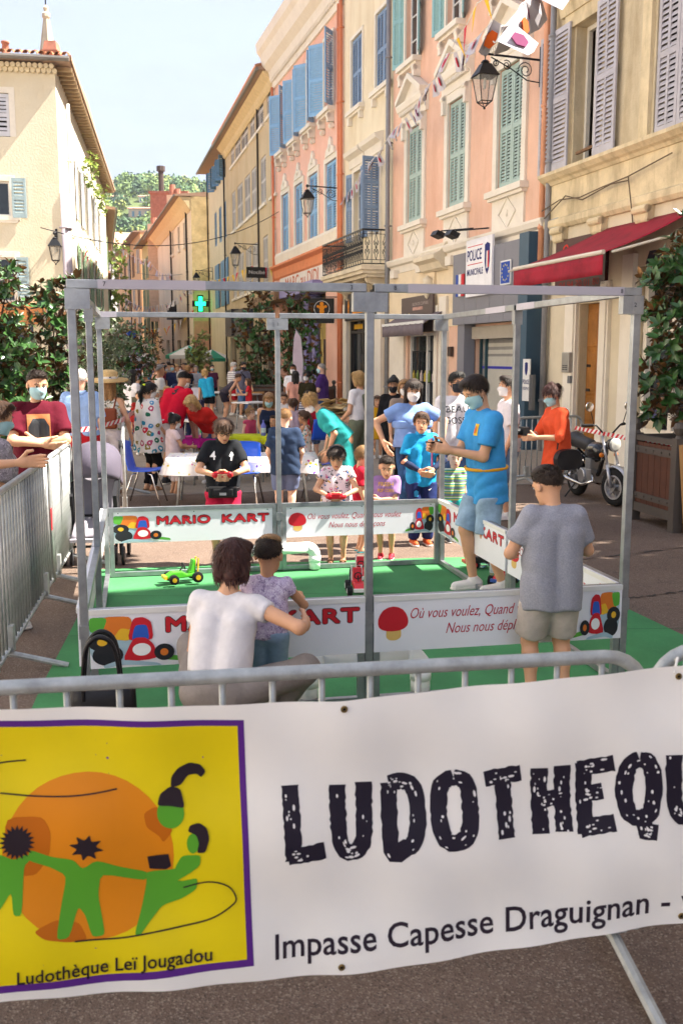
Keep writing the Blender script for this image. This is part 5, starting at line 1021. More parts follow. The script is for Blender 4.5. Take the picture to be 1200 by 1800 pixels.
# white plastic pipes
PVC=M('white pvc pipe','ecece8',rough=.35,var=.03)
def pvc(label,a,b,h,r):
 a,b=Vector(a),Vector(b);t=thing('plastic_pipe',label,'pipe',a);d=b-a;n=d.normalized();L_=d.length;rr=r*1.5;Z=Vector((0,0,1))
 q=MB();q.tube([n*rr+Z*h,n*(L_-rr)+Z*h],r,16);q.build('cross_pipe',PVC,t,smooth=True)
 for e,sg in((Vector((0,0,0)),1),(d,-1)):
  q=MB();q.tube([e+n*sg*(rr-rr*math.cos(k*math.pi/12))+Z*(h-rr+rr*math.sin(k*math.pi/12)) for k in range(7)],r*1.04,16);q.build('elbow',PVC,t,smooth=True)
  q=MB();q.tube([e+Z*.02,e+Z*(h-rr)],r,16);q.tube([e+Z*(h-rr-.06),e+Z*(h-rr)],r*1.08,16);q.build('leg',PVC,t,smooth=True)
pvc('white plastic pipe arch under the boards beside the squatting woman',gp(541,1240),gp(738,1226),.25,.055)
pvc('white plastic pipe arch inside the track at the far boards',gp(427,1012),gp(553,1003),.215,.05)
# toy karts (no driver figures)
def toy_kart(label,loc,rz,col,col2,s=1.0):
 t=thing('toy_car',label,'toy car',loc,rz,'radio controlled toy cars on the carpet');m1,m2=M('toy '+col,col,rough=.35,var=.03),M('toy '+col2,col2,rough=.35,var=.03);TY=M('toy tyre','1d1d1f',rough=.8)
 for x in(-.075,.075):
  for y,r in((-.085,.045),(.09,.04)):
   q=MB();q.lathe([(r*.6,-.022),(r,-.018),(r,.018),(r*.6,.022)],(x*s,y*s,r*s),14,(1,0,0));wh=q.build('wheel',TY,t);q=MB();q.lathe([(r*.5,-.024),(r*.5,.024)],(x*s,y*s,r*s),10,(1,0,0));q.build('hub',m2,wh)
 q=MB();q.prism([(-.12,.05),(.13,.04),(.16,.065),(.1,.1),(.02,.1),(-.02,.075),(-.1,.085)],(-.042,0,0),(0,1,0),(0,0,1),(.084,0,0));q.build('body',m1,t,bevel=.008)
 q=MB();q.box(-.05,.05,.15,.175,.045,.07);q.build('bumper',m2,t);q=MB();q.prism([(-.1,.08),(-.03,.08),(-.05,.1),(-.075,.19),(-.1,.19)],(-.035,0,0),(0,1,0),(0,0,1),(.07,0,0));q.build('seat',m1,t,bevel=.006)
 q=MB();q.tube([(0,.03,.1),(0,.0,.14)],.006,6);q.tube([(.03*math.cos(k*.628),-.003+.01*math.sin(k*.628),.14+.028*math.sin(k*.628)) for k in range(10)],.005,5,closed=True);q.build('steering_wheel',TY,t)
 q=MB();q.tube([(-.04,-.11,.06),(-.04,-.12,.2),(.04,-.12,.2),(.04,-.11,.06)],.007,6);q.build('roll_bar',m2,t);return t
z_=.018
toy_kart('lime green toy quad car with big black tyres on the carpet',(*gp(323,1027).xy,z_),R(115),'4fae2e','d9b12c',1.15)
toy_kart('red and white toy car nose on by the frame post',(*gp(629,1046).xy,z_),R(185),'c8252d','e8e4e0',1.0)
toy_kart('second red toy car parked right behind the first',(*gp(634,1024).xy,z_),R(180),'c8252d','e8e4e0',1.0)
toy_kart('red toy car standing beside the water bottle',(*gp(884,1030).xy,z_),R(150),'c8252d','3b5fb0',1.0)
toy_kart('black toy car behind the man in the blue tee',(*gp(846,1000).xy,z_),R(100),'2b2b2f','c8252d',1.0)
def bottle(name,label,loc,h,r,body,cap,cat='bottle',group=None,tilt=0,glassy=True):
 t=thing(name,label,cat,loc,group=group);q=MB();q.lathe([(r*.9,0),(r,.01),(r,h*.62),(r*.8,h*.72),(r*.32,h*.86),(r*.32,h*.92)],n=14);q.build('body',body,t,smooth=True);q=MB();q.lathe([(r*.38,h*.9),(r*.38,h)],n=10);q.build('cap',cap,t)
 q=MB();q.lathe([(r*1.01,h*.2),(r*1.01,h*.5)],n=14);q.build('label_band',M('bottle label','b9c9cf',var=.2,vs=30),t)
 if tilt:t.rotation_euler=(tilt,0,R(70))
 return t
CLR=M('clear plastic','cfe0e0',rough=.08,trans=.85,var=0,spec=.5)
bottle('water_bottle','clear plastic water bottle standing by the right boards',(*gp(868,1022).xy,.02),.3,.042,CLR,M('cap white','e6e6e6'))
bottle('water_bottle','small clear bottle lying on the carpet by the boards',(*gp(824,999).xy,.05),.2,.033,CLR,M('cap teal','3aa79a'),tilt=R(92))
q=MB();p=gp(886,1012);q.box(-.05,.05,-.3,.3,0,.4);o=q.build('wooden_board',BEDGE,loc=(p.x+.18,p.y,.02),rotz=EYAW);tag(o,'plain wooden board leaning at the right side of the track','board')
# =================================================================== BARRIERS, BANNER, TAPE
def barrier(label,A,B,h=1.0,z0=.12,nb=None,legs=(.18,.82),group='steel crowd barriers',sg=1,red=None,r=.021):
 A,B=Vector((A[0],A[1],0)),Vector((B[0],B[1],0));u=(B-A).normalized();L_=(B-A).length;t=thing('crowd_barrier',label,'barrier',A,math.atan2(u.y,u.x),group)
 c=.13;pts=[]
 for cx,cz,a0 in((L_-c,h-c,0),(c,h-c,90)):
  for k in range(7):an=R(a0+90*k/6);pts.append((cx+c*math.cos(an),0,cz+c*math.sin(an)))
 q=MB();q.tube([(L_,0,z0)]+pts+[(0,0,z0)],r,12);q.tube([(0,0,z0+.02),(L_,0,z0+.02)],r*.8,10);q.build('frame',STEEL2,t,smooth=True)
 nb=nb or int(L_/.11);me=None
 for i in range(nb):
  x=L_*(i+1)/(nb+1)
  if me is None:q=MB();q.tube([(0,0,z0+.02),(0,0,h-.01)],.0095,8);o=q.build('bar',STEEL2,t,smooth=True);me=o.data
  else:o=bpy.data.objects.new('bar',me);COL.objects.link(o);o.parent=t
  o.location=(x,0,0)
 for f in legs:
  x=L_*f;q=MB();q.tube([(x,-.34,.015),(x,-.02,z0-.02),(x,.02,z0-.02),(x,.34,.015)],.019,8);q.box(x-.035,x+.035,-.03,.03,z0,z0+.16);q.build('foot',STEEL2,t)
 if red is not None:q=MB();q.box(red-.03,red+.03,-.026,-.022,.55,.72);q.build('red_plate',M('barrier red plate','b8232a',rough=.5),t)
 return t
# under the banner, and its neighbour at the right edge
bC=gp(600,1190,.98);bu=(gp(1090,1158,.98)-gp(0,1215,.98));bu.z=0;bu.normalize();bn=Vector((bu.y,-bu.x,0))
a_,e_=bC+bu*-1.6,bC+bu*((gp(1128,1165,.98)-bC).dot(bu)+.02)
barrier('galvanised crowd barrier that carries the white library banner',a_,e_,nb=17,legs=(.06,.972))
n0=bC+bu*((gp(1172,1172,.98)-bC).dot(bu));n0.z=0;barrier('galvanised crowd barrier at the right end of the banner',n0-bn*.02,n0+bu*2.0-bn*.02,legs=(.45,.85))
l0,l1,l2=gp(0,865,1.1),gp(68,806,1.1),gp(122,779,1.1);du=(l2-l0).normalized();l1=l0+du*(l1-l0).dot(du);l2=l0+du*(l2-l0).dot(du)
barrier('barrier with a red plate in front of the pointing woman',l1-du*2.35,l1-du*.03,nb=21,red=2.25,h=1.1);barrier('barrier standing before the man in maroon',l1+du*.03,l2,nb=17,h=1.1)
barrier('barrier behind the woman in the orange dress',gp(905,735,1),gp(1022,731,1),nb=11)
barrier('barrier across the street by the straw hatted woman',gp(217,724,1),gp(216,770,1),nb=11,legs=(.5,.92))
barrier('barrier hung with a white notice far up the street',gp(300,678,1),gp(352,676,1),nb=14)
barrier('low barrier behind the pushchair',gp(100,748,1),gp(135,735,1),nb=8)
# banner surface: plane just in front of the barrier with shallow folds
bP=bC+bn*.05
def bpt(px,py,lift=0.0):
 d=ray(px,py);o=Vector((0,0,CAMH));t=(bP-o).dot(bn)/d.dot(bn);q=o+d*t;s_=(q-bP).dot(bu)
 f=.006*math.sin(s_*5.2+q.z*3)+.005*math.sin(s_*11-q.z*7+1)+.006*math.sin(q.z*16+s_*2.5)+.004*math.sin(s_*23+q.z*9)
 return q+bn*(f+lift)
def interp(x,xs,ys):return float(np.interp(x,xs,ys))
BXS=[-700,0,300,600,900,1200,1500];BTOP=[1262,1248,1240,1230,1203,1170,1140];BBOT=[1830,1760,1740,1710,1668,1626,1588]
q=MB();nu,nv=120,34;vs=[]
for i in range(nu+1):
 px=-700+2200*i/nu;t0,t1=np.interp(px,BXS,BTOP),np.interp(px,BXS,BBOT)
 for j in range(nv+1):vs.append(bpt(px,t0+(t1-t0)*j/nv))
q.add(vs,[(i*(nv+1)+j,i*(nv+1)+j+1,(i+1)*(nv+1)+j+1,(i+1)*(nv+1)+j) for i in range(nu) for j in range(nv)])
bn_t=thing('library_banner','long white vinyl banner with toy library logo tied on the front barrier','banner',bP);inv=Matrix.Translation(-Vector(bP))
def bbuild(mb,name,mat,parent=None,**k):mb.v=[tuple(Vector(p)-Vector(bP)) for p in mb.v];return mb.build(name,mat,parent or bn_t,**k)
sheet=bbuild(q,'sheet',M('banner vinyl','f3efe9',rough=.38,var=.02,vs=3,spec=.4),smooth=True)
def bpoly(name,pts,mat,lift,sub=10):
 if name in('logo_figure','logo_hair','logo_patch','logo_hat') and 5<len(pts)<30:pts=soft(pts)
 """flat print given by photograph outline, cut fine enough to follow the folds"""
 bm=bmesh.new();f=bm.faces.new([bm.verts.new((x,y,0)) for x,y in pts]);f.normal_update();bmesh.ops.triangulate(bm,faces=[f])
 for _ in range(5):
  es=[e for e in bm.edges if e.calc_length()>34]
  if not es:break
  bmesh.ops.subdivide_edges(bm,edges=es,cuts=1);bmesh.ops.triangulate(bm,faces=[f for f in bm.faces if len(f.verts)>3])
 bm.normal_update();m=MB();bm.verts.index_update();m.add([bpt(v.co.x,v.co.y,lift) for v in bm.verts],[tuple(v.index for v in f.verts) for f in bm.faces]);bm.free()
 m.f=[f if(Vector(m.v[f[1]])-Vector(m.v[f[0]])).cross(Vector(m.v[f[2]])-Vector(m.v[f[0]])).dot(bn)>0 else f[::-1] for f in m.f]
 return bbuild(m,name,mat,smooth=True)
soft=rounded
def vin(n_,c):return M('banner ink '+n_,c,rough=.38,var=.02,spec=.4)
PUR,YEL,OR1,OR2,GR_,BK_=vin('purple','5c2a86'),vin('yellow','e8d010'),vin('orange','e38a18'),vin('dark orange','c4690f'),vin('green','5aa52f'),vin('black','2b2129')
bpoly('logo_frame',[(-250,1272),(428,1263),(437,1480),(446,1696),(250,1722),(-250,1766)],PUR,.0012)
bpoly('logo_field',[(-250,1284),(417,1274),(426,1480),(434,1684),(250,1708),(-250,1752)],YEL,.0018)
bpoly('logo_sun',disc(155,1506,151,148,40),OR1,.0024)
C8=lambda pts:[(x/2,1180+y/2) for x,y in pts]
for pts in([(20,515),(150,510),(180,560),(175,650),(130,715),(80,720),(20,640)],[(505,500),(545,475),(590,490),(608,560),(575,605),(560,580),(515,550)],[(120,905),(200,870),(280,885),(310,945),(250,950),(160,935)]):bpoly('logo_patch',C8(pts),OR2,.003)
bpoly('logo_figure',C8([(260,660),(290,695),(340,660),(430,690),(520,712),(515,745),(355,710),(345,790),(358,860),(370,930),(325,937),(300,860),(275,830),(245,935),(200,937),(215,830),(235,720),(180,690),(100,665),(105,625),(180,652)]),GR_,.0036)
bpoly('logo_figure',C8([(-60,660),(0,640),(50,662),(100,640),(108,662),(85,685),(80,853),(50,853),(42,770),(0,840),(-60,880)]),GR_,.0034)
bpoly('logo_figure',C8([(512,712),(610,703),(680,668),(700,690),(612,742),(640,745),(695,728),(692,770),(640,808),(570,832),(530,880),(490,932),(474,925),(500,830),(516,748)]),GR_,.0040)
bpoly('logo_figure',C8([(618,690),(640,648),(705,642),(704,680),(670,712),(612,752),(608,735)]),GR_,.0042);bpoly('logo_figure',C8(disc(678,603,21,36,16)),GR_,.0042);bpoly('logo_figure',C8(disc(600,498,48,54,20)),GR_,.0036)
bpoly('logo_hair',C8([(553,472),(562,430),(600,402),(635,412),(651,480),(600,472)]),BK_,.0048);bpoly('logo_hair',C8([(600,408),(602,370),(625,340),(665,321),(705,330),(724,355),(708,376),(690,362),(660,366),(636,400)]),BK_,.0046)
bpoly('logo_hair',C8([(660,560),(668,538),(700,529),(728,548),(736,585),(722,634),(692,636),(700,600),(690,572)]),BK_,.0048);bpoly('logo_hat',C8([(518,655),(592,645),(602,690),(584,703),(526,700)]),BK_,.0048)
bpoly('logo_hair',C8([(305+(62 if k%2==0 else 30)*math.cos(k*math.pi/8+.2)*(1.05),615+(50 if k%2==0 else 26)*math.sin(k*math.pi/8+.2)) for k in range(16)]),BK_,.0048)
bpoly('logo_hair',C8([(62+(64 if k%2==0 else 44)*math.cos(k*math.pi/20),600+(62 if k%2==0 else 44)*math.sin(k*math.pi/20)) for k in range(40)]),BK_,.0048)
def ribbon(name,pts,w_,mat,lift,rough=0,seed=0,parent=None,closed=False):
 r=random.Random(seed);P=[];
 for k in range(len(pts)-1+(1 if closed else 0)):
  a,b=Vector(pts[k]),Vector(pts[(k+1)%len(pts)]);n=max(1,int((b-a).length/6));P+=[a+(b-a)*i/n for i in range(n)]
 P.append(Vector(pts[0] if closed else pts[-1]));m=MB();vs=[]
 for i,p in enumerate(P):
  d=(P[min(i+1,len(P)-1)]-P[max(i-1,0)]);
  if closed and i in(0,len(P)-1):d=P[1]-P[-2]
  n_=Vector((-d.y,d.x)).normalized();wa,wb_=[w_/2*(1+rough*r.uniform(-1,1)) for _ in range(2)];vs+=[bpt(*(p+n_*wa),lift),bpt(*(p-n_*wb_),lift)]
 m.add(vs,[(2*i,2*i+1,2*i+3,2*i+2) for i in range(len(P)-1)]);m.f=[f if(Vector(m.v[f[1]])-Vector(m.v[f[0]])).cross(Vector(m.v[f[2]])-Vector(m.v[f[0]])).dot(bn)>0 else f[::-1] for f in m.f]
 return bbuild(m,name,mat,parent)
def smooth_line(pts,n=10):
 out=[]
 for i in range(len(pts)-1):
  p0,p1,p2,p3=[Vector(pts[max(0,min(len(pts)-1,i+k))]) for k in(-1,0,1,2)]
  for j in range(n):t=j/n;out.append(tuple(.5*((2*p1)+(-p0+p2)*t+(2*p0-5*p1+4*p2-p3)*t*t+(-p0+3*p1-3*p2+p3)*t**3)))
 return out+[tuple(pts[-1])]
for pts in([(265,947),(400,940),(500,925),(640,900),(740,870),(810,825),(830,795),(800,752),(730,740),(645,767)],[(0,430),(100,440),(220,438),(330,428),(412,414)],[(-60,345),(0,328),(90,318)]):ribbon('logo_line',smooth_line(C8(pts)),2.6,BK_,.0052)
# big worn capitals
NAVY=vin('navy','241f2e');SPK=vin('speck','ebe8e7');GLY={
 'L':[[(.12,0),(.17,.95),(.95,.93)]],'U':[[(.12,0),(.14,.7),(.25,.92),(.5,1),(.75,.92),(.86,.7),(.88,0)]],'D':[[(.14,0),(.14,.97),(.5,.97),(.78,.88),(.9,.65),(.9,.35),(.78,.1),(.5,.01),(.14,.02)]],
 'O':[[(.5,.02),(.24,.08),(.11,.3),(.11,.7),(.24,.92),(.5,.98),(.76,.92),(.89,.7),(.89,.3),(.76,.08),(.5,.02)]],'T':[[(0,.06),(1,.03)],[(.5,.05),(.56,1)]],'H':[[(.13,0),(.16,1)],[(.84,0),(.87,1)],[(.15,.5),(.85,.48)]],'E':[[(.97,.03),(.13,.06),(.15,.97),(.98,.95)],[(.15,.48),(.8,.46)]],
 'Q':[[(.5,.02),(.24,.08),(.11,.3),(.11,.66),(.24,.86),(.5,.92),(.76,.86),(.89,.66),(.89,.3),(.76,.08),(.5,.02)],[(.55,.9),(.66,1.12),(.82,1.14)]]}
rr_=random.Random(4)
for k,(ch_,x0,x1,yt,yb) in enumerate((('L',496,570,1378,1512),('U',578,655,1368,1505),('D',668,748,1366,1500),('O',757,840,1357,1490),('T',845,925,1352,1482),('H',933,1006,1340,1474),('E',1013,1080,1335,1466),('Q',1084,1160,1322,1455),('U',1166,1242,1314,1444),('E',1252,1320,1305,1436))):
 w_=x1-x0;sl=-.09*w_
 mp2=lambda p:(x0+8+p[0]*(w_-16)+(p[1]-.5)*3,yt+8+p[1]*(yb-yt-16)+(p[0]-.5)*sl)
 for st_ in GLY[ch_]:
  P_=smooth_line([mp2(p) for p in st_],4) if len(st_)>5 else[mp2(p) for p in st_]
  if len(st_)<=5 and len(st_)>2:  # sharp corners: overlapping straight strokes
   for a,b in zip(P_[:-1],P_[1:]):
    d=(Vector(b)-Vector(a)).normalized()*10;ribbon('banner_letter',[tuple(Vector(a)-d),tuple(Vector(b)+d)],29,NAVY,.0014+.0002*(k%3),.10,k)
  else:ribbon('banner_letter',P_,29,NAVY,.0012+.0002*(len(st_)%3),.10,k)
  for _ in range(5*(len(P_) if len(P_)<6 else 4)):  # worn specks in the ink
   i=rr_.randrange(len(P_)-1);a,b=Vector(P_[i]),Vector(P_[i+1]);d=(b-a);n_=Vector((-d.y,d.x)).normalized();p=a+d*rr_.random()+n_*rr_.uniform(-10,10);s_=rr_.uniform(.8,2.6);L2=rr_.uniform(1,2.6)
   m=MB();dn=d.normalized();pts=[bpt(*(p+dn*s_*L2*math.cos(q_*math.pi/3)+n_*s_*math.sin(q_*math.pi/3)),.0026) for q_ in range(6)];m.add(pts,[tuple(range(6))]);f=m.f[0]
   if(Vector(m.v[1])-Vector(m.v[0])).cross(Vector(m.v[2])-Vector(m.v[0])).dot(bn)<0:m.f=[f[::-1]]
   speck_all=globals().setdefault('_specks',MB());o_=len(speck_all.v);speck_all.v+=m.v;speck_all.f+=[tuple(i_+o_ for i_ in m.f[0])];speck_all.m+=[0]
bbuild(_specks,'worn_specks',SPK,kind='stuff')
def bline(s,x0,y0,x1,y1,h,mat,bold=.006,lift=.0014):
 wd=text2d(s,0,bold,1.02)[2];dx,dy=x1-x0,y1-y0;done=''
 for wrd in s.split(' '):
  full=text2d(done+wrd,0,bold,1.02)[2];V,Fc,ww=text2d(wrd,0,bold,1.02);done+=wrd+' ';m=MB();m.add([bpt(x0+dx*(full-ww+p[0])/wd,y0+dy*(full-ww+p[0])/wd-p[1]*h,lift) for p in V],Fc);m.f=[f if(Vector(m.v[f[1]])-Vector(m.v[f[0]])).cross(Vector(m.v[f[2]])-Vector(m.v[f[0]])).dot(bn)>0 else f[::-1] for f in m.f];bbuild(m,'banner_lettering',mat)
bline('Impasse Capesse Draguignan - v',484,1687,1222,1600,42,vin('text','2e2430'),.012);bline('Ludothèque Leï Jougadou',32,1726,373,1686,23,BK_,.012,.0054)
for px,py in((603,1243),(599,1696),(1192,1189),(1198,1612),(-40,1262)):
 c=bpt(px,py,.002)-Vector(bP);q=MB();q.lathe([(.0045,0),(.0045,.003),(.0095,.003),(.0105,0)],c,14,bn);q.build('eyelet',M('brass','a08a5a',rough=.3,metal=.9),bn_t);q=MB();q.lathe([(.0046,.0005),(.0044,.0008)],c,10,bn);q.build('eyelet_hole',DARK,bn_t)
c=bpt(1185,1178,.0)-Vector(bP);q=MB();q.tube([c+Vector((0,0,-.01)),c+bu*.02+Vector((0,0,.03))-bn*.02,c+bu*.03-bn*.05+Vector((0,0,.01))],.004,6);q.build('tie',WHITE,bn_t)
# striped tape
def tape(label,pts,w_=.07,stripe=.16,group='red and white barrier tape'):
 t=thing('barrier_tape',label,'tape',pts[0],group=group);P=[Vector(p)-Vector(pts[0]) for p in pts];tot=sum((b-a).length for a,b in zip(P[:-1],P[1:]));n=max(6,int(tot/stripe*2));cum=[0]
 for a,b in zip(P[:-1],P[1:]):cum.append(cum[-1]+(b-a).length)
 ev=lambda d:Vector([np.interp(d,cum,[p[k] for p in P]) for k in range(3)])
 q=MB();m0=(M('tape red','c62430',rough=.4),M('tape white','e4e0dc',rough=.4))
 for i in range(n):
  a,b=ev(tot*i/n),ev(tot*(i+1)/n);d=(b-a).normalized();sk=d*w_*.5;tw=Vector((0,0,1))*w_/2+d.cross(Vector((0,0,1)))*w_*.12*math.sin(i*.5);tw2=Vector((0,0,1))*w_/2+d.cross(Vector((0,0,1)))*w_*.12*math.sin((i+1)*.5)
  q.cur=i%2;q.add([a-tw-sk,b-tw2-sk,b+tw2+sk,a+tw+sk],[(0,1,2,3)])
 q.build('strip',list(m0),t);return t
tape('striped tape from the barrier to the planter past the motorcycle',[gp(1010,752,.93)+Vector((0,0,0)),at(1090,768,12.3),at(1200,789,10.6),at(1300,800,9.5)],.055,.12)
tape('striped tape strung behind the man in the light blue shirt',[at(128,757,12),at(170,752,12.6),at(215,738,13.4),at(238,722,15)],.06,.14)
tape('striped tape along the shop fronts by the blonde woman',[at(655,705,24),at(700,712,23),at(745,716,22)],.07,.16)
# =================================================================== PEOPLE
def surface_nets(F,org,h):
 """dual mesh of the zero level of a sampled distance field: vertices and quads"""
 s=F<0;c=np.zeros(tuple(n-1 for n in F.shape),np.int8)
 for i in(0,1):
  for j in(0,1):
   for k in(0,1):c+=s[i:F.shape[0]-1+i,j:F.shape[1]-1+j,k:F.shape[2]-1+k]
 mixed=(c>0)&(c<8);ci=np.argwhere(mixed);n=len(ci)
 if n==0:return np.zeros((0,3)),np.zeros((0,4),int)
 idx=np.full(c.shape,-1,np.int32);idx[mixed]=np.arange(n)
 acc=np.zeros((n,3));cnt=np.zeros(n);cor=np.array([(i,j,k) for i in(0,1) for j in(0,1) for k in(0,1)])
 vals=[F[ci[:,0]+a,ci[:,1]+b,ci[:,2]+d] for a,b,d in cor]
 for e0 in range(8):
  for ax,e1 in((2,e0|1),(1,e0|2),(0,e0|4)):
   if e1==e0:continue
   v0,v1=vals[e0],vals[e1];m=(v0<0)!=(v1<0);t=np.where(m,v0/np.where(m,v0-v1,1),0);p=cor[e0][None,:]+(cor[e1]-cor[e0])[None,:]*t[:,None];acc+=p*m[:,None];cnt+=m
 V=(ci+acc/cnt[:,None])*h+org;Q=[]
 for ax in range(3):
  sl0=[slice(None)]*3;sl1=[slice(None)]*3;sl0[ax]=slice(0,-1);sl1[ax]=slice(1,None);a,b=s[tuple(sl0)],s[tuple(sl1)];o1,o2=(ax+1)%3,(ax+2)%3;e=np.argwhere(a!=b)
  e=e[(e[:,o1]>0)&(e[:,o2]>0)&(e[:,o1]<F.shape[o1]-1)&(e[:,o2]<F.shape[o2]-1)]
  if not len(e):continue
  def cell(d1,d2):q=e.copy();q[:,o1]-=d1;q[:,o2]-=d2;return idx[q[:,0],q[:,1],q[:,2]]
  q=np.stack([cell(1,1),cell(0,1),cell(0,0),cell(1,0)],1);flip=~a[e[:,0],e[:,1],e[:,2]];q[flip]=q[flip][:,::-1];Q.append(q)
 Q=np.concatenate(Q);return V,Q[(Q>=0).all(1)]
class Sdf:
 """smooth union of tapered capsules and ellipsoids, each optionally cut by planes"""
 def __init__(s):s.p=[]
 def cone(s,a,b,ra,rb,k=.03,cuts=(),flat=None):s.p.append(('c',np.array(a,float),np.array(b,float),ra,rb,k,cuts,flat));return s
 def ell(s,c,r,rot=None,k=.02,cuts=(),sub=False):s.p.append(('e',np.array(c,float),np.array(r,float),np.eye(3) if rot is None else np.array(rot,float),sub,k,cuts,None));return s
 def bounds(s):
  lo,hi=np.full(3,1e9),np.full(3,-1e9)
  for p in s.p:
   if p[0]=='c':r=max(p[3],p[4]);lo=np.minimum(lo,np.minimum(p[1],p[2])-r);hi=np.maximum(hi,np.maximum(p[1],p[2])+r)
   elif not p[4]:r=p[2].max();lo=np.minimum(lo,p[1]-r);hi=np.maximum(hi,p[1]+r)
  return lo,hi
 def mesh(s,h,cuts=(),wr=0,seed=0):
  lo,hi=s.bounds();pad=2.5*h+.012+wr*2;lo=lo-pad;n=np.ceil((hi+pad-lo)/h).astype(int)+1;F=np.full(n,.3,np.float32);ax=[lo[i]+h*np.arange(n[i]) for i in range(3)]
  for p in s.p:
   k=p[5]
   if p[0]=='c':r=max(p[3],p[4])+k+2*h;l,g=np.minimum(p[1],p[2])-r,np.maximum(p[1],p[2])+r
   else:r=p[2].max()+k+2*h;l,g=p[1]-r,p[1]+r
   i0=np.clip(np.floor((l-lo)/h).astype(int),0,n);i1=np.clip(np.ceil((g-lo)/h).astype(int)+1,0,n)
   if(i1<=i0).any():continue
   sl=tuple(slice(a,b) for a,b in zip(i0,i1));X,Y,Z=np.meshgrid(*[ax[i][sl[i]] for i in range(3)],indexing='ij',sparse=True)
   if p[0]=='c':
    a,d=p[1],p[2]-p[1];L2=d.dot(d)+1e-12;t=np.clip(((X-a[0])*d[0]+(Y-a[1])*d[1]+(Z-a[2])*d[2])/L2,0,1)
    D=np.sqrt((X-a[0]-t*d[0])**2+(Y-a[1]-t*d[1])**2+(Z-a[2]-t*d[2])**2)-(p[3]+(p[4]-p[3])*t)
    if p[7]:  # flat end caps at a ('a'), b ('b') or both
     dn=d/math.sqrt(L2);pr=(X-a[0])*dn[0]+(Y-a[1])*dn[1]+(Z-a[2])*dn[2]
     if 'b' in p[7]:D=np.maximum(D,pr-math.sqrt(L2))
     if 'a' in p[7]:D=np.maximum(D,-pr)
   else:
    c,r,M_=p[1],p[2],p[3];q=[(X-c[0])*M_[i][0]+(Y-c[1])*M_[i][1]+(Z-c[2])*M_[i][2] for i in range(3)]
    k0=np.sqrt(sum((q[i]/r[i])**2 for i in range(3)));k1=np.sqrt(sum((q[i]/r[i]**2)**2 for i in range(3)))+1e-9;D=k0*(k0-1)/k1
   for pt,nn in p[6]:D=np.maximum(D,(X-pt[0])*nn[0]+(Y-pt[1])*nn[1]+(Z-pt[2])*nn[2])
   f=F[sl]
   if p[0]=='e' and p[4]:g_=np.clip(.5-.5*(f+D)/k,0,1);F[sl]=f+(-D-f)*g_+k*g_*(1-g_)
   else:g_=np.clip(.5+.5*(D-f)/k,0,1);F[sl]=D+(f-D)*g_-k*g_*(1-g_)
  if cuts or wr:
   X,Y,Z=np.meshgrid(*ax,indexing='ij',sparse=True)
   if wr:F+=(wr*1.5*(.55-1.3*np.abs(np.sin(X*9+Y*7+Z*17+seed+1.6*np.sin(Z*8+X*6))))*(.55+.45*np.sin(X*8-Y*9+Z*6+seed*2))+wr*.5*np.sin(X*34-Y*30+Z*12+seed)).astype(np.float32)
   for pt,nn in cuts:F=np.maximum(F,(X-pt[0])*nn[0]+(Y-pt[1])*nn[1]+(Z-pt[2])*nn[2])
  return surface_nets(F,lo,h)
def join_np(parts):
 V,Q,o=[],[],0
 for v,q in parts:V.append(v);Q.append(q+o);o+=len(v)
 return np.concatenate(V),np.concatenate(Q)
def unit(v):v=np.array(v,float);return v/(np.linalg.norm(v)+1e-9)
def ik(a,t,l1,l2,hint):
 """two-bone limb: returns joint and end"""
 d=t-a;L_=np.linalg.norm(d);L2=min(max(L_,abs(l1-l2)+.01),(l1+l2)*.998);n=d/(L_+1e-9);e=a+n*L2;x=(l1*l1-l2*l2+L2*L2)/(2*L2);y=math.sqrt(max(0,l1*l1-x*x));hh=np.array(hint,float);hh=hh-n*hh.dot(n);return a+n*x+unit(hh)*y,e
SKIN={'fair':M('skin fair','e0b398',rough=.55,var=.06,vs=9,sub=.08),'tan':M('skin tan','cf9d7c',rough=.55,var=.06,vs=9,sub=.08),'olive':M('skin olive','ba8a69',rough=.55,var=.06,vs=9,sub=.08),'brown':M('skin brown','7d5238',rough=.55,var=.06,vs=9,sub=.06)}
def hairmat(n,c):
 if 'hair '+n in _mats:return _mats['hair '+n]
 m=M('hair '+n,c,rough=.5,var=.4,vs=40,bump=.5,bs=190,spec=.4);return m
HAIR={n:hairmat(n,c) for n,c in(('black','17130f'),('dark','2b1d14'),('brown','4a301d'),('auburn','41201a'),('blond','b5905a'),('light','8f6b42'),('grey','8d8782'),('white','c9c4bd'))}
def fab(n,c=None,**k):return M('cloth '+n,c,rough=k.pop('rough',.9),var=k.pop('var',.10),vs=k.pop('vs',12),bump=k.pop('bump',.35),bs=k.pop('bs',17),spec=.15,**k)
DENIM=fab('denim','42597c',var=.3,vs=7);LDENIM=fab('light denim','8ba3ba',var=.3,vs=7);WTEE=fab('white','d8d4d6');BLKC=fab('black','1d1c1f');NAVYC=fab('navy','27304a');REDC=fab('red','c01f30');GREYC=fab('grey','8a8890')
MASK=M('surgical mask blue','9fc4cc',rough=.8,var=.05,vs=20);MASKW=M('mask white','dcd8d6',rough=.8,var=.05);MASKB=M('mask black','20222a',rough=.8)
EYEW,EYED,LIP=M('eye white','d8d2cc',rough=.3),M('iris dark','1e140e',rough=.2),M('lips','a8584c',rough=.5);SOLE=M('shoe sole','d5d0c8',rough=.6)
RES={'n':(.0115,.0065),'m':(.017,.011),'f':(.026,.018)}
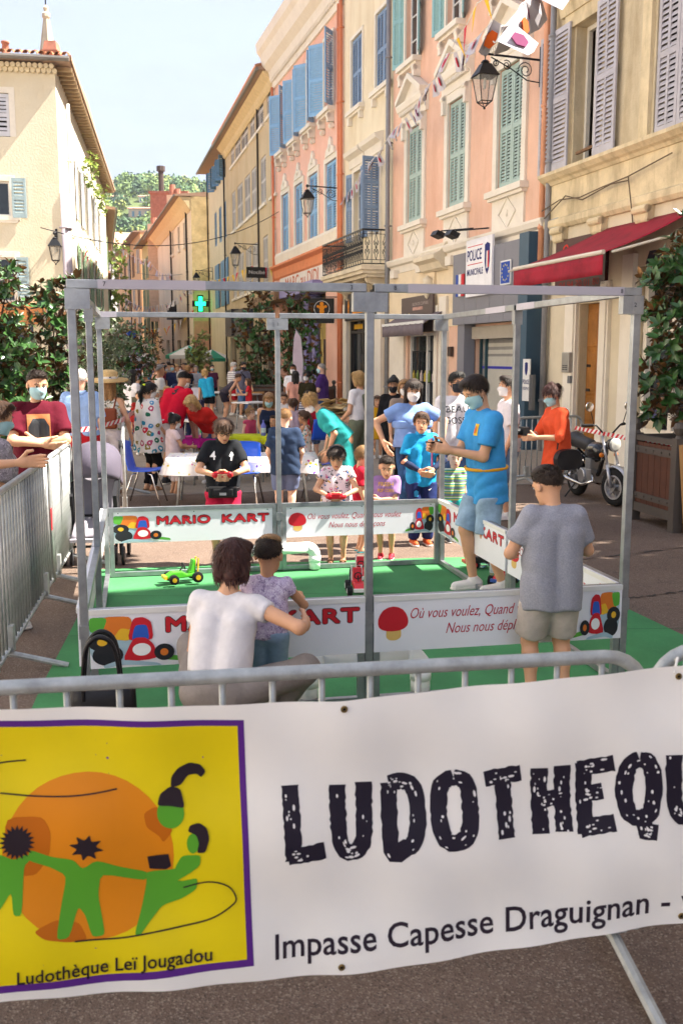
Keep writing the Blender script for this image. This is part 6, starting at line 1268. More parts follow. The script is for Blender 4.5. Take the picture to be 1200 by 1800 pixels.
def person(label,xy,yaw,H,top,bottom,q='m',skin='tan',hair=('short','dark'),lean=0,side=0,twist=0,hip=None,aR=None,aL=None,eR=None,eL=None,fR=(0,0),fL=(0,0),kR=None,kL=None,head=(0,0),mask=None,shoes='white',build=1.0,z0=0.0,hr=None,group=None,fing='relax',name='person',extra=None,female=False,handdir=None,waist=None):
 """yaw: heading in degrees, 0 looks away from the camera, 180 towards it. Arms are given as the wrist offset from the shoulder
    (outwards, forwards, up) in arm lengths; feet as (outwards, forwards) in body heights; lean, side, twist and head (yaw, pitch) in degrees."""
 h1,h2=RES[q];hr=hr or(.138 if H>1.5 else.138+(1.5-H)*.115);hh=hr*H;b=build;r_=np.random.default_rng(abs(hash(label))%1000 if False else len(label)*7+int(H*100))
 t=thing(name,label,'person',(xy[0],xy[1],z0),R(yaw),group)
 hz=H*(.515 if H>1.5 else.475);hipc=np.array([0,0,hz]) if hip is None else np.array(hip)*H;zs=H*(1-hr)-.050*H;T=zs-hz
 ln,sd,tw=R(lean),R(side),R(twist);up=unit([math.sin(sd),math.sin(ln),math.cos(ln)]);rt=unit([math.cos(tw),-math.sin(tw),0]);rt=unit(rt-up*rt.dot(up));fw=np.cross(up,rt)
 neck=hipc+up*T;sw=H*.096*(1 if not female else.92)*(1 if H>1.5 else.93);ua,fa=H*.168,H*.142
 shR,shL=neck+rt*sw-up*.03*H,neck-rt*sw-up*.03*H;hw=H*.05;hpR,hpL=hipc+np.array([hw,0,-.01*H]),hipc-np.array([hw,0,.01*H])
 def arm(sh,sg,a,e):
  a=a if a is not None else(.12,.08,-.97);tgt=sh+(rt*sg*a[0]+fw*a[1]+up*a[2]*1.0)*(ua+fa) if abs(lean)<1 or a[2]>-.9 else sh+(rt*sg*a[0]+fw*a[1])*(ua+fa)+np.array([0,0,a[2]])*(ua+fa)
  e=e or(.45,-1,-.35);return ik(sh,tgt,ua,fa,rt*sg*e[0]+fw*e[1]+up*e[2])
 elR,wrR=arm(shR,1,aR,eR);elL,wrL=arm(shL,-1,aL,eL)
 az=.043*H;ftR=np.array([hw+fR[0]*H,fR[1]*H,az]);ftL=np.array([-hw-fL[0]*H,fL[1]*H,az]);lt=(hz-az)/2*1.01
 knR,ftR=ik(hpR,ftR,lt,lt,kR or(.1,1,0));knL,ftL=ik(hpL,ftL,lt,lt,kL or(-.1,1,0))
 # head frame
 hy,hp=R(head[0]),R(head[1]);hf=fw*math.cos(hy)+rt*-math.sin(hy);hf0=unit(hf*1.0-np.array([0,0,0]));base_up=unit(up*.35+np.array([0,0,.65]));hrt=unit(np.cross(hf0,base_up));hf1=np.cross(base_up,hrt);hf=hf1*math.cos(hp)+base_up*math.sin(hp);hup=np.cross(hrt,hf)
 hc=neck+up*(.034 if H>1.5 else.016)*H+hup*(hh*.50)+hf*hh*.08;HP_=lambda x,y,z:hc+(hrt*x+hf*y+hup*z)*hh;ROT=np.array([hrt,hf,hup])
 # ---- body: one skin surface
 B=Sdf();k=.014*H
 tw_=.036*H*b;B.cone(hipc+rt*tw_+up*.01*H,hipc-rt*tw_+up*.01*H,.060*H*b,.060*H*b,k)
 ch=hipc+up*T*.68
 for sg in(1,-1):B.cone(hipc+rt*sg*.03*H*b+up*.05*H,ch+rt*sg*.045*H*b,.053*H*b,.056*H*b,k)
 B.cone(ch+up*T*.16+rt*sw*.5,ch+up*T*.16-rt*sw*.5,.040*H*b,.040*H*b,k)
 for sh in(shR,shL):B.cone(neck-up*.008*H,sh,.024*H,.027*H,k)
 B.cone(neck-up*.02*H,hc-hup*hh*.28-hf*hh*.1,.030*H if H>1.5 else.027*H,.026*H if H>1.5 else.025*H,.015*H)
 for sh,el,wr,sg in((shR,elR,wrR,1),(shL,elL,wrL,-1)):B.cone(sh,el,.029*H*b,.022*H*b,.012*H);B.cone(el,wr,.0235*H*b,.0145*H,.010*H)
 for hp_,kn,ft in((hpR,knR,ftR),(hpL,knL,ftL)):
  B.cone(hp_,kn,.052*H*b,.033*H*b,.015*H);B.cone(kn,ft,.031*H*b,.0195*H,.010*H);B.cone(kn+(ft-kn)*.2-np.array([0,.008*H,0]),kn+(ft-kn)*.45-np.array([0,.006*H,0]),.031*H*b,.026*H*b,.012*H)
  B.cone(ft+np.array([0,-.012*H,-.02*H]),ft+np.array([0,.085*H,-.03*H]),.020*H,.0145*H,.012*H)
 parts=[B.mesh(h1)]
 Hd=Sdf();Hd.ell(HP_(0,-.05,.13),np.array([.335,.405,.37])*hh,ROT,.03*hh);Hd.ell(HP_(0,.09,-.18),np.array([.262,.29,.33])*hh,ROT,.12*hh);Hd.ell(HP_(0,.27,-.40),np.array([.12,.09,.09])*hh,ROT,.1*hh)
 Hd.cone(hc-hup*hh*.05-hf*hh*.12,neck-up*.01*H,.19*hh,.21*hh if H>1.5 else.17*hh,.08*hh)
 if q!='f':
  for sg in(1,-1):Hd.ell(HP_(.345*sg,-.03,-.03),np.array([.045,.085,.13])*hh,ROT,.03*hh);Hd.ell(HP_(.135*sg,.40,.03),np.array([.085,.06,.055])*hh,ROT,.05*hh,sub=True)
  Hd.cone(HP_(0,.345,.06),HP_(0,.43,-.12),.035*hh,.062*hh,.05*hh);Hd.cone(HP_(.17,.31,.1),HP_(-.17,.31,.1),.05*hh,.05*hh,.06*hh)
  if not mask:Hd.ell(HP_(0,.345,-.265),np.array([.115,.05,.05])*hh,ROT,.04*hh)
 parts.append(Hd.mesh(h2))
 # hands
 for sh,el,wr,sg in((shR,elR,wrR,1),(shL,elL,wrL,-1)):
  d=unit(wr-el)
  if handdir is not None:d=unit(d+np.array(handdir[0 if sg>0 else 1] if isinstance(handdir[0],(tuple,list)) else handdir))
  inn=unit(-rt*sg-d*(-rt*sg).dot(d));fwd=unit(np.cross(inn,d)*(1 if sg<0 else-1))
  if fwd.dot(fw+up)<0:fwd=-fwd
  S=H*.058;Hn=Sdf();hk=.010*H
  Hn.cone(wr,wr+d*S*.5,.0155*H,.017*H,hk)
  for j in range(3):Hn.cone(wr+d*S*.3+fwd*(j-1)*.011*H,wr+d*S*1.05+fwd*(j-1)*.0135*H,.0105*H,.0105*H,.008*H)
  if q=='f':Hn.cone(wr+d*S,wr+d*S*1.8+inn*S*.3,.018*H,.011*H,hk)
  else:
   cu=1.1 if fing=='grip' else.38
   for j,ln_ in enumerate((.86,1.0,.94,.74)):
    o=wr+d*S*1.05+fwd*(1.5-j)*.0115*H;d1=unit(d+inn*cu*.55+fwd*(1.5-j)*.07);m1=o+d1*S*.62*ln_;d2=unit(d+inn*cu*1.7);Hn.cone(o,m1,.0072*H,.0066*H,.003*H);Hn.cone(m1,m1+d2*S*.5*ln_,.0066*H,.0052*H,.003*H)
   o=wr+d*S*.35+fwd*.017*H;m1=o+unit(d*.8+fwd*.75+inn*.35)*S*.6;Hn.cone(o,m1,.0085*H,.0074*H,.006*H);Hn.cone(m1,m1+unit(d+fwd*.15+inn*.5)*S*.45,.0074*H,.0058*H,.003*H)
  parts.append(Hn.mesh(min(h2,.0052) if q=='n' else h2))
 V,Q=join_np(parts);body=mesh_np('body',V,Q,SKIN[skin],t,smooth=True)
 # ---- clothing
 meshes={}
 def put(nm,S,mat,wr=.006,cuts=(),hres=None,par=None):
  V,Q=S.mesh(hres or h1,cuts=cuts,wr=wr if q!='f' else wr*.5,seed=len(label)+len(nm));o=mesh_np(nm,V,Q,mat,par or t,smooth=True);meshes[nm]=o;return o
 lo=.012*H*b
 if top:
  lo_t=top.get('loose',.008)*H;S=Sdf();hem=top.get('hem',.03)*H;hd=hipc-up*hem;cut=((hd,-up),)
  tt=top.get('taper',0)*H
  for sg in(1,-1):S.cone(hd-up*.03*H+rt*sg*(.036*H*b+tt*.6),ch+rt*sg*.045*H*b,.064*H*b+lo_t*1.3+tt*.5,.056*H*b+lo_t,k,cuts=cut)
  if female:S.cone(ch+rt*.042*H+fw*.038*H,ch-rt*.042*H+fw*.038*H,.040*H,.040*H,.03*H)
  nc=top.get('neck',0);S.cone(ch+up*T*.16+rt*sw*.5,ch+up*T*.16-rt*sw*.5,.040*H*b+lo_t,.040*H*b+lo_t,k)
  if not top.get('straps'):
   for sh in(shR,shL):S.cone(neck-up*.014*H,sh,.027*H+lo_t*.5,.028*H+lo_t*.8,k)
  slv=top.get('sleeve',.5)
  for sh,el,wr in((shR,elR,wrR),(shL,elL,wrL)):
   if slv<=0:continue
   if slv<=1:S.cone(sh,sh+(el-sh)*slv,.031*H*b+lo_t,.028*H*b+lo_t*1.35,.016*H,flat='b')
   else:S.cone(sh,el,.031*H*b+lo_t,.025*H*b+lo_t,.016*H);S.cone(el,el+(wr-el)*(slv-1),.026*H*b+lo_t,.020*H+lo_t*.8,.012*H,flat='b')
  ncut=((neck+up*(-.004 if not top.get('vneck') else-.02)*H,up),) if top.get('vneck') or top.get('straps') else()
  o=put(top.get('name','shirt'),S,top['mat'],wr=top.get('wr',.0062),cuts=ncut)
  if top.get('collar'):
   S2=Sdf();S2.cone(neck-up*.004*H,neck+up*.028*H-fw*.004*H,.047*H,.040*H,.01*H,flat='ab');put('collar',S2,top['collar'],wr=0,par=o)
  if top.get('skirt'):
   sk=top['skirt'];S3=Sdf();ctr=(ftR+ftL)/2;e=hipc*.35+np.array([ctr[0],ctr[1],0])*.65;e[2]=sk*H;rB=top.get('flare',.12)*H
   for sg in(1,-1):S3.cone(hipc+up*.05*H+rt*sg*.03*H,e+rt*sg*.05*H-np.array([0,0,.08*H]),.064*H*b+lo_t,rB,.03*H)
   put('skirt',S3,top['mat'],wr=.006,cuts=((e,np.array([0,0,-1.])),),par=None)
 if bottom:
  wcut=((hipc+up*(waist if waist is not None else min(.06,.025-(top or{}).get('hem',.03)))*H,up),);S=Sdf();lb=bottom.get('loose',.010)*H;S.cone(hipc+rt*tw_+up*.01*H,hipc-rt*tw_+up*.01*H,.063*H*b+lb*.6,.063*H*b+lb*.6,k,cuts=wcut);ln_=bottom['len']
  S.cone(hipc+up*.01*H,hipc+up*.07*H,.066*H*b,.060*H*b,k,cuts=wcut)
  for hp_,kn,ft in((hpR,knR,ftR),(hpL,knL,ftL)):
   tc=wcut if hip is None else()
   if ln_<=1:S.cone(hp_,hp_+(kn-hp_)*ln_,.055*H*b+lb,(.052-.016*ln_)*H*b+lb*1.5,.016*H,flat='b',cuts=tc)
   else:S.cone(hp_,kn,.054*H*b+lb,.036*H*b+lb,.016*H,cuts=tc);S.cone(kn,kn+(ft-kn)*(ln_-1),.035*H*b+lb,.024*H*b+lb*1.2,.012*H,flat='b')
  put(bottom.get('name','trousers' if ln_>1 else 'shorts'),S,bottom['mat'],wr=bottom.get('wr',.0065))
 if shoes:
  SHM={'white':M('shoe white','d9d5d0',rough=.6),'black':M('shoe black','232326',rough=.6),'brown':M('sandal brown','8a6547',rough=.7),'red':M('shoe red','b51f33',rough=.6),'teal':M('sandal teal','3a9aa8',rough=.6),'orange':M('shoe black orange','c2521f',rough=.6)}[shoes]
  for ft,in((ftR,),(ftL,)):
   S=Sdf();heel,toe=ft+np.array([0,-.018*H,-.02*H]),ft+np.array([0,.088*H,-.026*H])
   if shoes in('brown','teal'):S.cone(heel+np.array([0,0,-.012*H]),toe+np.array([0,.004*H,-.006*H]),.024*H,.021*H,.01,cuts=(((0,0,.012*H),(0,0,1)),));S.cone(ft+np.array([-.018*H,.05*H,-.014*H]),ft+np.array([.018*H,.05*H,-.014*H]),.012*H,.012*H,.01)
   else:S.cone(heel,toe,.0265*H,.0215*H,.012);S.cone(ft+np.array([0,0,.002*H]),heel,.025*H,.025*H,.015)
   o=put('shoe',S,SHM,wr=0,cuts=(((0,0,.004),(0,0,-1)),),hres=h2*1.2)
   if q=='n' and shoes not in('brown','teal'):S=Sdf();S.cone(heel+np.array([0,0,-.016*H]),toe+np.array([0,.002*H,-.012*H]),.0285*H,.0235*H,.01,cuts=(((0,0,.016*H),(0,0,1)),));put('sole',S,SOLE,wr=0,cuts=(((0,0,.002),(0,0,-1)),),hres=h2*1.2,par=o)
 # ---- hair
 st,hcname=hair;hm=HAIR.get(hcname) or hcname
 if st:
  S=Sdf();fc=(HP_(0,.20,.22),unit(hf*.8+hup*-.62));back=HP_(0,-.05,.13);g={'fade':.02,'short':.045,'crop':.03}.get(st,.05);rad=np.array([.335+g,.405+g,.37+g])*hh
  low={'fade':-.06,'short':-.12,'crop':0.0}.get(st,-.2)
  S.ell(back,rad,ROT,.02*hh,cuts=(fc,(HP_(0,-.3,low),unit(-hup+hf*.55))))
  if st in('short','crop'):S.ell(HP_(0,.14,.42),np.array([.27,.25,.13])*hh,ROT,.05*hh)
  if st=='quiff':S.ell(HP_(0,.2,.44),np.array([.31,.26,.18])*hh,ROT,.06*hh);S.ell(HP_(.08,.32,.44),np.array([.22,.15,.15])*hh,ROT,.05*hh)
  if st in('long','bob','wavy','blond_long'):
   ln_={'long':1.35,'bob':.5,'wavy':1.2,'blond_long':1.1}[st]
   for sg in(1,-1):
    S.cone(HP_(.27*sg,-.04,.1),HP_(.31*sg,-.06,-.5*ln_),.15*hh,.13*hh,.07*hh);S.cone(HP_(.12*sg,-.26,.1),HP_(.16*sg,-.30,-.62*ln_),.19*hh,.14*hh,.07*hh)
   S.ell(HP_(0,.2,.38),np.array([.3,.22,.14])*hh,ROT,.05*hh)
  if st in('pony','longpony'):
   e=1.0 if st=='pony' else 2.0;S.ell(HP_(0,-.45,.18),np.array([.1,.1,.1])*hh,ROT,.04*hh);S.cone(HP_(0,-.48,.15),HP_(0,-.62,-.35),.09*hh,.13*hh,.05*hh);S.cone(HP_(0,-.62,-.35),hc-hf*hh*.55-np.array([0,0,hh*e]),.13*hh,.05*hh,.04*hh);S.ell(HP_(0,.16,.36),np.array([.3,.22,.13])*hh,ROT,.05*hh)
  if st in('bun','topknot'):S.ell(HP_(0,-.38 if st=='bun' else-.1,.42 if st=='bun' else.58),np.array([.17,.17,.16])*hh,ROT,.04*hh);S.ell(HP_(0,.16,.36),np.array([.3,.2,.12])*hh,ROT,.05*hh)
  if st in('curly','messy'):
   for j in range(26):a_=r_.normal(size=3);a_[2]=abs(a_[2])*.9-.1;a_=unit(a_);a_[1]-=.15;S.ell(HP_(a_[0]*.36,a_[1]*.42-.05,a_[2]*.40+.13),np.full(3,.12 if st=='curly' else.09)*hh,ROT,.03*hh)
  ho=put('hair',S,hm,wr=.0022 if st not in('fade','crop') else.0006,hres=h2)
  if q!='f':  # loose strands break the outline
   co=np.empty(len(ho.data.vertices)*3,np.float32);ho.data.vertices.foreach_get('co',co);co=co.reshape(-1,3).astype(float);ns={'n':1500,'m':500}[q];p=co[r_.integers(0,len(co),ns)];nn=p-hc;nn/=np.linalg.norm(nn,axis=1)[:,None]+1e-9
   sh_=st in('fade','crop');ln_=(.04 if sh_ else.11 if st=='short' else.2)*hh*(.5+r_.random((ns,1)));crown=hc+hup*hh*.45-hf*hh*.15;fl=p-crown;fl-=nn*(fl*nn).sum(1)[:,None];fl/=np.linalg.norm(fl,axis=1)[:,None]+1e-9;d=fl*(.4 if sh_ else 1)-hup*(.1 if sh_ else.35)+nn*(.6 if sh_ else.12)+r_.normal(size=(ns,3))*(.35 if st in('curly','messy','wavy','quiff') else.16);d/=np.linalg.norm(d,axis=1)[:,None]
   wv=np.cross(d,nn);wv/=np.linalg.norm(wv,axis=1)[:,None]+1e-9;wv*=.011*hh;a=p-nn*.004;m_=p+d*ln_*.5+nn*(.012*hh);e_=p+d*ln_+nn*(-.01*hh if not sh_ else 0);Vs=np.stack([a-wv,a+wv,m_+wv*.8,m_-wv*.8,e_+wv*.15,e_-wv*.15],1).reshape(-1,3);i0=np.arange(ns)[:,None]*6;mesh_np('strands',Vs,np.concatenate([i0+[0,1,2,3],i0+[3,2,4,5]]),hm,ho,kind='stuff')
 # ---- face pieces
 if q!='f':
  for sg in(1,-1):
   m=MB();m.ball((0,0,0),(.062*hh,.03*hh,.030*hh),8);o=m.build('eye',EYEW,t,smooth=True);mt=Matrix([[*hrt,0],[*hf,0],[*hup,0],[0,0,0,1]]).transposed();c=HP_(.135*sg,.332,.03);mt.translation=Vector(c);o.matrix_local=mt
   m=MB();m.ball((0,.022*hh,-.004*hh),(.030*hh,.014*hh,.030*hh),8);m.build('iris',EYED,o,smooth=True)
   m=MB();m.tube([(-.085*hh,0,0),(0,.012*hh,.02*hh),(.085*hh,-.02*hh,.0)],[.008*hh,.017*hh,.008*hh],5);o=m.build('eyebrow',HAIR.get(hcname,HAIR['dark']),t,smooth=True);c=HP_(.145*sg,.375,.115);mt2=mt.copy();mt2.translation=Vector(c);o.matrix_local=mt2
  if not mask:m=MB();m.ball((0,0,.016*hh),(.095*hh,.022*hh,.018*hh),8);m.ball((0,0,-.014*hh),(.082*hh,.024*hh,.022*hh),8);o=m.build('mouth',LIP,t,smooth=True);mt3=mt.copy();mt3.translation=Vector(HP_(0,.383,-.265));o.matrix_local=mt3
 if mask:
  S=Sdf();g=.035;S.ell(HP_(0,.09,-.18),np.array([.262+g,.29+g,.33+g])*hh,ROT,.1*hh);S.ell(HP_(0,.27,-.40),np.array([.14,.11,.11])*hh,ROT,.1*hh);S.cone(HP_(0,.30,-.02),HP_(0,.40,-.13),.06*hh,.1*hh,.09*hh)
  put('face_mask',S,{'b':MASK,'w':MASKW,'k':MASKB}[mask],wr=0,cuts=((HP_(0,0,-.045),unit(hup*1-hf*.12)),(HP_(0,.03,0),-hf),(HP_(0,0,-.47),-hup)),hres=h2)
  if q=='n':
   for sg in(1,-1):m=MB();m.tube([tuple(HP_(.27*sg,.12,-.08)),tuple(HP_(.34*sg,.02,-.02)),tuple(HP_(.36*sg,-.06,.02))],.0014,4);m.tube([tuple(HP_(.27*sg,.1,-.32)),tuple(HP_(.34*sg,.0,-.2)),tuple(HP_(.36*sg,-.06,-.1))],.0014,4);m.build('ear_loop',MASKW,t)
 J=dict(hipc=hipc,neck=neck,up=up,rt=rt,fw=fw,shR=shR,shL=shL,wrR=wrR,wrL=wrL,elR=elR,elL=elL,hc=hc,HP=HP_,hh=hh,H=H,t=t,ch=ch,T=T,m=meshes,ROT=ROT,hf=hf,hup=hup,hrt=hrt,h2=h2,h1=h1,put=put,knR=knR,ftR=ftR)
 if extra:extra(J)
 return J
def on_cloth(J,mesh,s,size,x,z,mat,back=False,width=None,bold=.012,shear=0,name='print'):
 """lettering laid on a garment: projected onto the cloth from the front or the back"""
 V,Fc,wd=text2d(s,shear,bold,1.0);me=J['m'][mesh].data;bv=BVHTree.FromPolygons([tuple(v.co) for v in me.vertices],[tuple(p.vertices) for p in me.polygons]);sx=width/wd if width else size;d=J['fw']*(-1 if back else 1);u=-J['rt'] if not back else J['rt']
 m=MB();pts=[]
 for p in V:
  o=J['ch']+u*(x+(p[0]-wd/2)*sx)+J['up']*(z+p[1]*size)+d*.6;h=bv.ray_cast(Vector(o),Vector(-d),1.2)[0];pts.append((Vector(h) if h else Vector(o-d*.5))+Vector(d)*.004)
 m.add(pts,Fc);return m.build(name,mat,J['t'])
def patch(J,mesh,pts,mat,back=False,name='print',lift=.004):
 me=J['m'][mesh].data;bv=BVHTree.FromPolygons([tuple(v.co) for v in me.vertices],[tuple(p.vertices) for p in me.polygons]);d=J['fw']*(-1 if back else 1);u=-J['rt'] if not back else J['rt']
 bm=bmesh.new();f=bm.faces.new([bm.verts.new((a,b,0)) for a,b in pts]);f.normal_update();bmesh.ops.triangulate(bm,faces=[f])
 for _ in range(4):
  es=[e for e in bm.edges if e.calc_length()>.03]
  if not es:break
  bmesh.ops.subdivide_edges(bm,edges=es,cuts=1);bmesh.ops.triangulate(bm,faces=[f for f in bm.faces if len(f.verts)>3])
 bm.verts.index_update();m=MB();out=[]
 for v in bm.verts:
  o=J['ch']+u*v.co.x+J['up']*v.co.y+d*.6;h=bv.ray_cast(Vector(o),Vector(-d),1.2)[0];out.append((Vector(h) if h else Vector(o-d*.5))+Vector(d)*lift)
 m.add(out,[tuple(v.index for v in f.verts) for f in bm.faces]);bm.free();return m.build(name,mat,J['t'])
def held(J,mb,name,label,cat,at_,mat,rz=0,group=None):
 """a thing held in the hands is a thing of its own"""
 w=Matrix.Translation(J['t'].location)@Matrix.Rotation(J['t'].rotation_euler.z,4,'Z');o=mb.build(name,mat);o.location=w@Vector(at_);o.rotation_euler.z=J['t'].rotation_euler.z+rz;return tag(o,label,cat,group)
# ------------------------------------------------------------------ who stands where
def A2(px,py,Y):v=at(px,py,Y);return(v.x,v.y)
def G2(px,py):v=gp(px,py);return(v.x,v.y)
def bx(sx,sy,sz,bev=0):m=MB();m.box(-sx/2,sx/2,-sy/2,sy/2,-sz/2,sz/2);return m
def controller(J,col='c21f2a'):
 p=(J['wrR']+J['wrL'])/2+unit(J['wrR']-J['elR']+J['wrL']-J['elL'])*.055+np.array([0,0,.02]);m=MB();m.ball((-.055,0,0),(.04,.03,.03),10);m.ball((.055,0,0),(.04,.03,.03),10);m.box(-.05,.05,-.022,.022,-.02,.022)
 held(J,m,'game_controller','red handheld toy car controller held by '+J['who'],'controller',p,M('controller '+col,col,rough=.35),group='red toy car controllers')
def glasses(J,mat=None,up_=0.0,name='glasses',dark=False):
 m=MB();HP,hh=J['HP'],J['hh']
 for sg in(1,-1):
  c=HP(.14*sg,.40-up_*.75,.02+up_);m.tube([tuple(c+(J['hrt']*math.cos(k*.628)*.1+J['hup']*math.sin(k*.628)*.075)*hh) for k in range(10)],.0028,5,closed=True);m.tube([tuple(HP(.23*sg,.38-up_*.75,.04+up_)),tuple(HP(.36*sg,.0,.0+up_*.7))],.0025,4)
  if dark:m.ball(tuple(c),.085*hh,8) if False else m.add([tuple(c+(J['hrt']*math.cos(k*.628)*.1+J['hup']*math.sin(k*.628)*.075)*hh) for k in range(10)],[tuple(range(10))])
 m.tube([tuple(HP(-.05,.42-up_*.75,.03+up_)),tuple(HP(.05,.42-up_*.75,.03+up_))],.0028,4);m.build(name,mat or M('spectacle frame','1f2c2e',rough=.3),J['t'])
def ring(J,z,rad,r,mat,name,tilt=0,squash=.72,start=0):
 c=J['hipc']+J['up']*z;m=MB();m.tube([tuple(c+(J['rt']*math.cos(k*.2618)*rad+J['fw']*math.sin(k*.2618)*rad*squash)) for k in range(24)],r,6,closed=True);m.build(name,mat,J['t'],smooth=True)
def who(nm):
 def f(J):J['who']=nm
 return f
TEE=lambda mat,**k:dict(mat=mat,**k)
BT=lambda mat,ln,**k:dict(mat=mat,len=ln,**k)
# the family at the near boards
WJ=fab('washed grey jeans','857d78',var=.25,vs=6)
person('woman in white tee and grey jeans squatting with her back turned at the near boards',A2(384,1100,4.62),-14,1.60,TEE(WTEE,sleeve=.32,hem=-.05,loose=.006),BT(WJ,1.95,loose=.011),q='n',skin='tan',hair=('bob','auburn'),lean=24,hip=(0,-.03,.185),aR=(.42,.36,-.1),eR=(1,.1,-.35),aL=(-.1,.6,-.3),fR=(.05,.12),fL=(.02,.13),kR=(1.1,.7,.45),kL=(-.6,1,.6),head=(-16,-6),shoes='black',female=True,waist=.05,build=.92)
LILV=pattern_mat('lilac knit','b9a9c4',['c9bcd0','8f7f9e','d8cfdc'],'spots',60,.5)
person('small boy in a lilac knitted vest leaning over the near boards',A2(468,1100,4.93),-6,1.02,TEE(LILV,sleeve=.3,hem=.02),BT(LDENIM,1.9),q='n',skin='olive',hair=('fade','dark'),aR=(.2,.75,-.35),aL=(.2,.75,-.35),lean=8,head=(-8,-8),extra=lambda J:J['put']('hair_top',Sdf().ell(J['HP'](0,.02,.38),np.array([.29,.35,.17])*J['hh'],J['ROT']),HAIR['light'],wr=.003,hres=J['h2']))
HGREY=M('heather grey cloth','93949e',rough=.9,var=.2,vs=130,bump=.35,bs=17,spec=.15)
person('boy in heather grey tee and oatmeal shorts seen from behind at the boards',G2(962,1240),8,1.37,TEE(HGREY,hem=.075,loose=.011,sleeve=.72),BT(fab('oatmeal','b6aba3',var=.15),.86,loose=.012),q='n',skin='tan',hair=('fade','dark'),aR=(.06,.55,-.56),aL=(.08,.5,-.56),eR=(.6,-1,-.2),eL=(.6,-1,-.2),head=(24,-22),build=1.06,fR=(.02,0),fL=(.02,.0),shoes='black',extra=lambda J:J['put']('hair_top',Sdf().ell(J['HP'](0,.04,.36),np.array([.31,.36,.2])*J['hh'],J['ROT']),HAIR['dark'],wr=.001,hres=J['h2']))
# inside the track
def ex(J):
 ring(J,.05*1.78,.108*1.78,.014,M('yellow waist strap','d99a1e',rough=.7),'waist_strap',squash=.82);patch(J,'shirt',[(.045,.0),(.115,.0),(.115,.09),(.045,.09)],M('chest print yellow','e0b52a'));patch(J,'shirt',disc(.08,.045,.024,.03,10),M('chest print orange','c96a22'),lift=.006)
 J['put']('beard',Sdf().ell(J['HP'](0,.10,-.2),np.array([.285,.27,.3])*J['hh'],J['ROT']),HAIR['dark'],wr=.001,hres=J['h2'],cuts=((J['HP'](0,.16,0),J['hf']),(J['HP'](0,0,.02),J['hup']),(J['HP'](0,-.12,0),-J['hf'])))
 p=(J['wrR']+J['wrL'])/2+unit(J['wrR']-J['elR']+J['wrL']-J['elL'])*.08+np.array([0,0,.04]);held(J,bx(.07,.15,.012),'mobile_phone','dark phone held by the man in the sky blue tee','phone',p,M('phone black','17181c',rough=.2))
person('man in sky blue tee and pale denim shorts looking at his phone inside the track',G2(850,1038),108,1.79,TEE(fab('sky blue','3f92cf',var=.12),hem=.1,loose=.010,sleeve=.7),BT(LDENIM,.98,loose=.010),q='n',skin='tan',hair=('short','dark'),mask='b',lean=4,head=(4,-26),aR=(-.18,.66,-.36),aL=(-.12,.62,-.38),eR=(.4,-.5,-1),eL=(.4,-.5,-1),fing='grip',fR=(.0,.03),fL=(.01,-.06),shoes='white',extra=ex)
# children behind the far boards
def ex(J):
 J['who']='the boy in the black polo';controller(J);glasses(J);on_cloth(J,'shirt','4',.075,-.085,.0,M('print white'),name='number_print');patch(J,'shirt',[(.07,-.01),(.085,-.01),(.09,.03),(.1,.035),(.095,.055),(.08,.07),(.07,.05),(.06,.03),(.075,.02)],M('print white'),name='emblem')
 c=J['hipc']+J['fw']*.125+J['up']*.02;m=MB();m.obox(c,J['rt']*.13,J['fw']*.035,J['up']*.05);m.obox(c+J['fw']*.04,J['rt']*.09,J['fw']*.015,J['up']*.035);o=m.build('waist_bag',M('waist bag black','141416',rough=.5),J['t'],bevel=.012);ring(J,.045,.15,.011,M('black belt','17171a',rough=.5),'waist_bag_strap',squash=.8);m=MB();m.obox(c+J['fw']*.058-J['up']*.01,J['rt']*.03,J['fw']*.002,J['up']*.012);m.build('badge',M('badge silver','b9b9b9',metal=.6,rough=.4),o)
person('boy in black polo and red shorts with glasses behind the left far board',A2(393,900,8.98),186,1.40,TEE(fab('black polo','232529'),hem=.02,sleeve=.7,collar=fab('black polo')),BT(fab('raspberry','b81f3f'),.85,loose=.012),q='n',skin='tan',hair=('quiff','brown'),head=(14,-24),aR=(-.12,.56,-.52),aL=(-.12,.56,-.52),eR=(1,-.4,-.4),eL=(1,-.4,-.4),fing='grip',extra=ex,shoes='black')
def ex(J):
 J['who']='the girl in the spotted tee';controller(J);m=MB();m.tube([tuple(J['HP'](.40*math.cos(k*math.pi/10),.1-.1*math.sin(k*math.pi/10),.12+.42*math.sin(k*math.pi/10))) for k in range(11)],.012,6);m.build('headband',BLACK,J['t'],smooth=True)
person('girl in white tee with leopard spots and headband steering a toy car',G2(592,990),178,1.15,TEE(pattern_mat('leopard tee','e0cfd6',['18161a','c2417e','18161a','2f6fae','18161a','c9a13a'],'rings',26,.42),hem=.10,sleeve=.45,taper=.02,loose=.012),BT(fab('pale pink','cf9faa'),.7),q='n',skin='tan',hair=('pony','dark'),head=(0,-26),aR=(-.08,.55,-.55),aL=(-.08,.55,-.55),eR=(1,-.3,-.4),eL=(1,-.3,-.4),fing='grip',shoes='brown',extra=ex)
person('boy in navy tee and slate shorts with his back turned behind the far boards',G2(502,918),2,1.35,TEE(fab('navy tee','2c3a52'),hem=.06,loose=.013,sleeve=.75),BT(fab('slate shorts','66708f'),.85,loose=.012),q='n',skin='fair',hair=('crop','light'),aR=(.12,.35,-.8),aL=(.12,.35,-.8),head=(0,-12),build=1.1)
def ex(J):on_cloth(J,'shirt','FRESH',.035,0,.02,M('print mustard','d6a93a'),width=.14,name='tee_print');on_cloth(J,'shirt','POP CORN',.03,0,-.035,M('print mustard'),width=.15,name='tee_print')
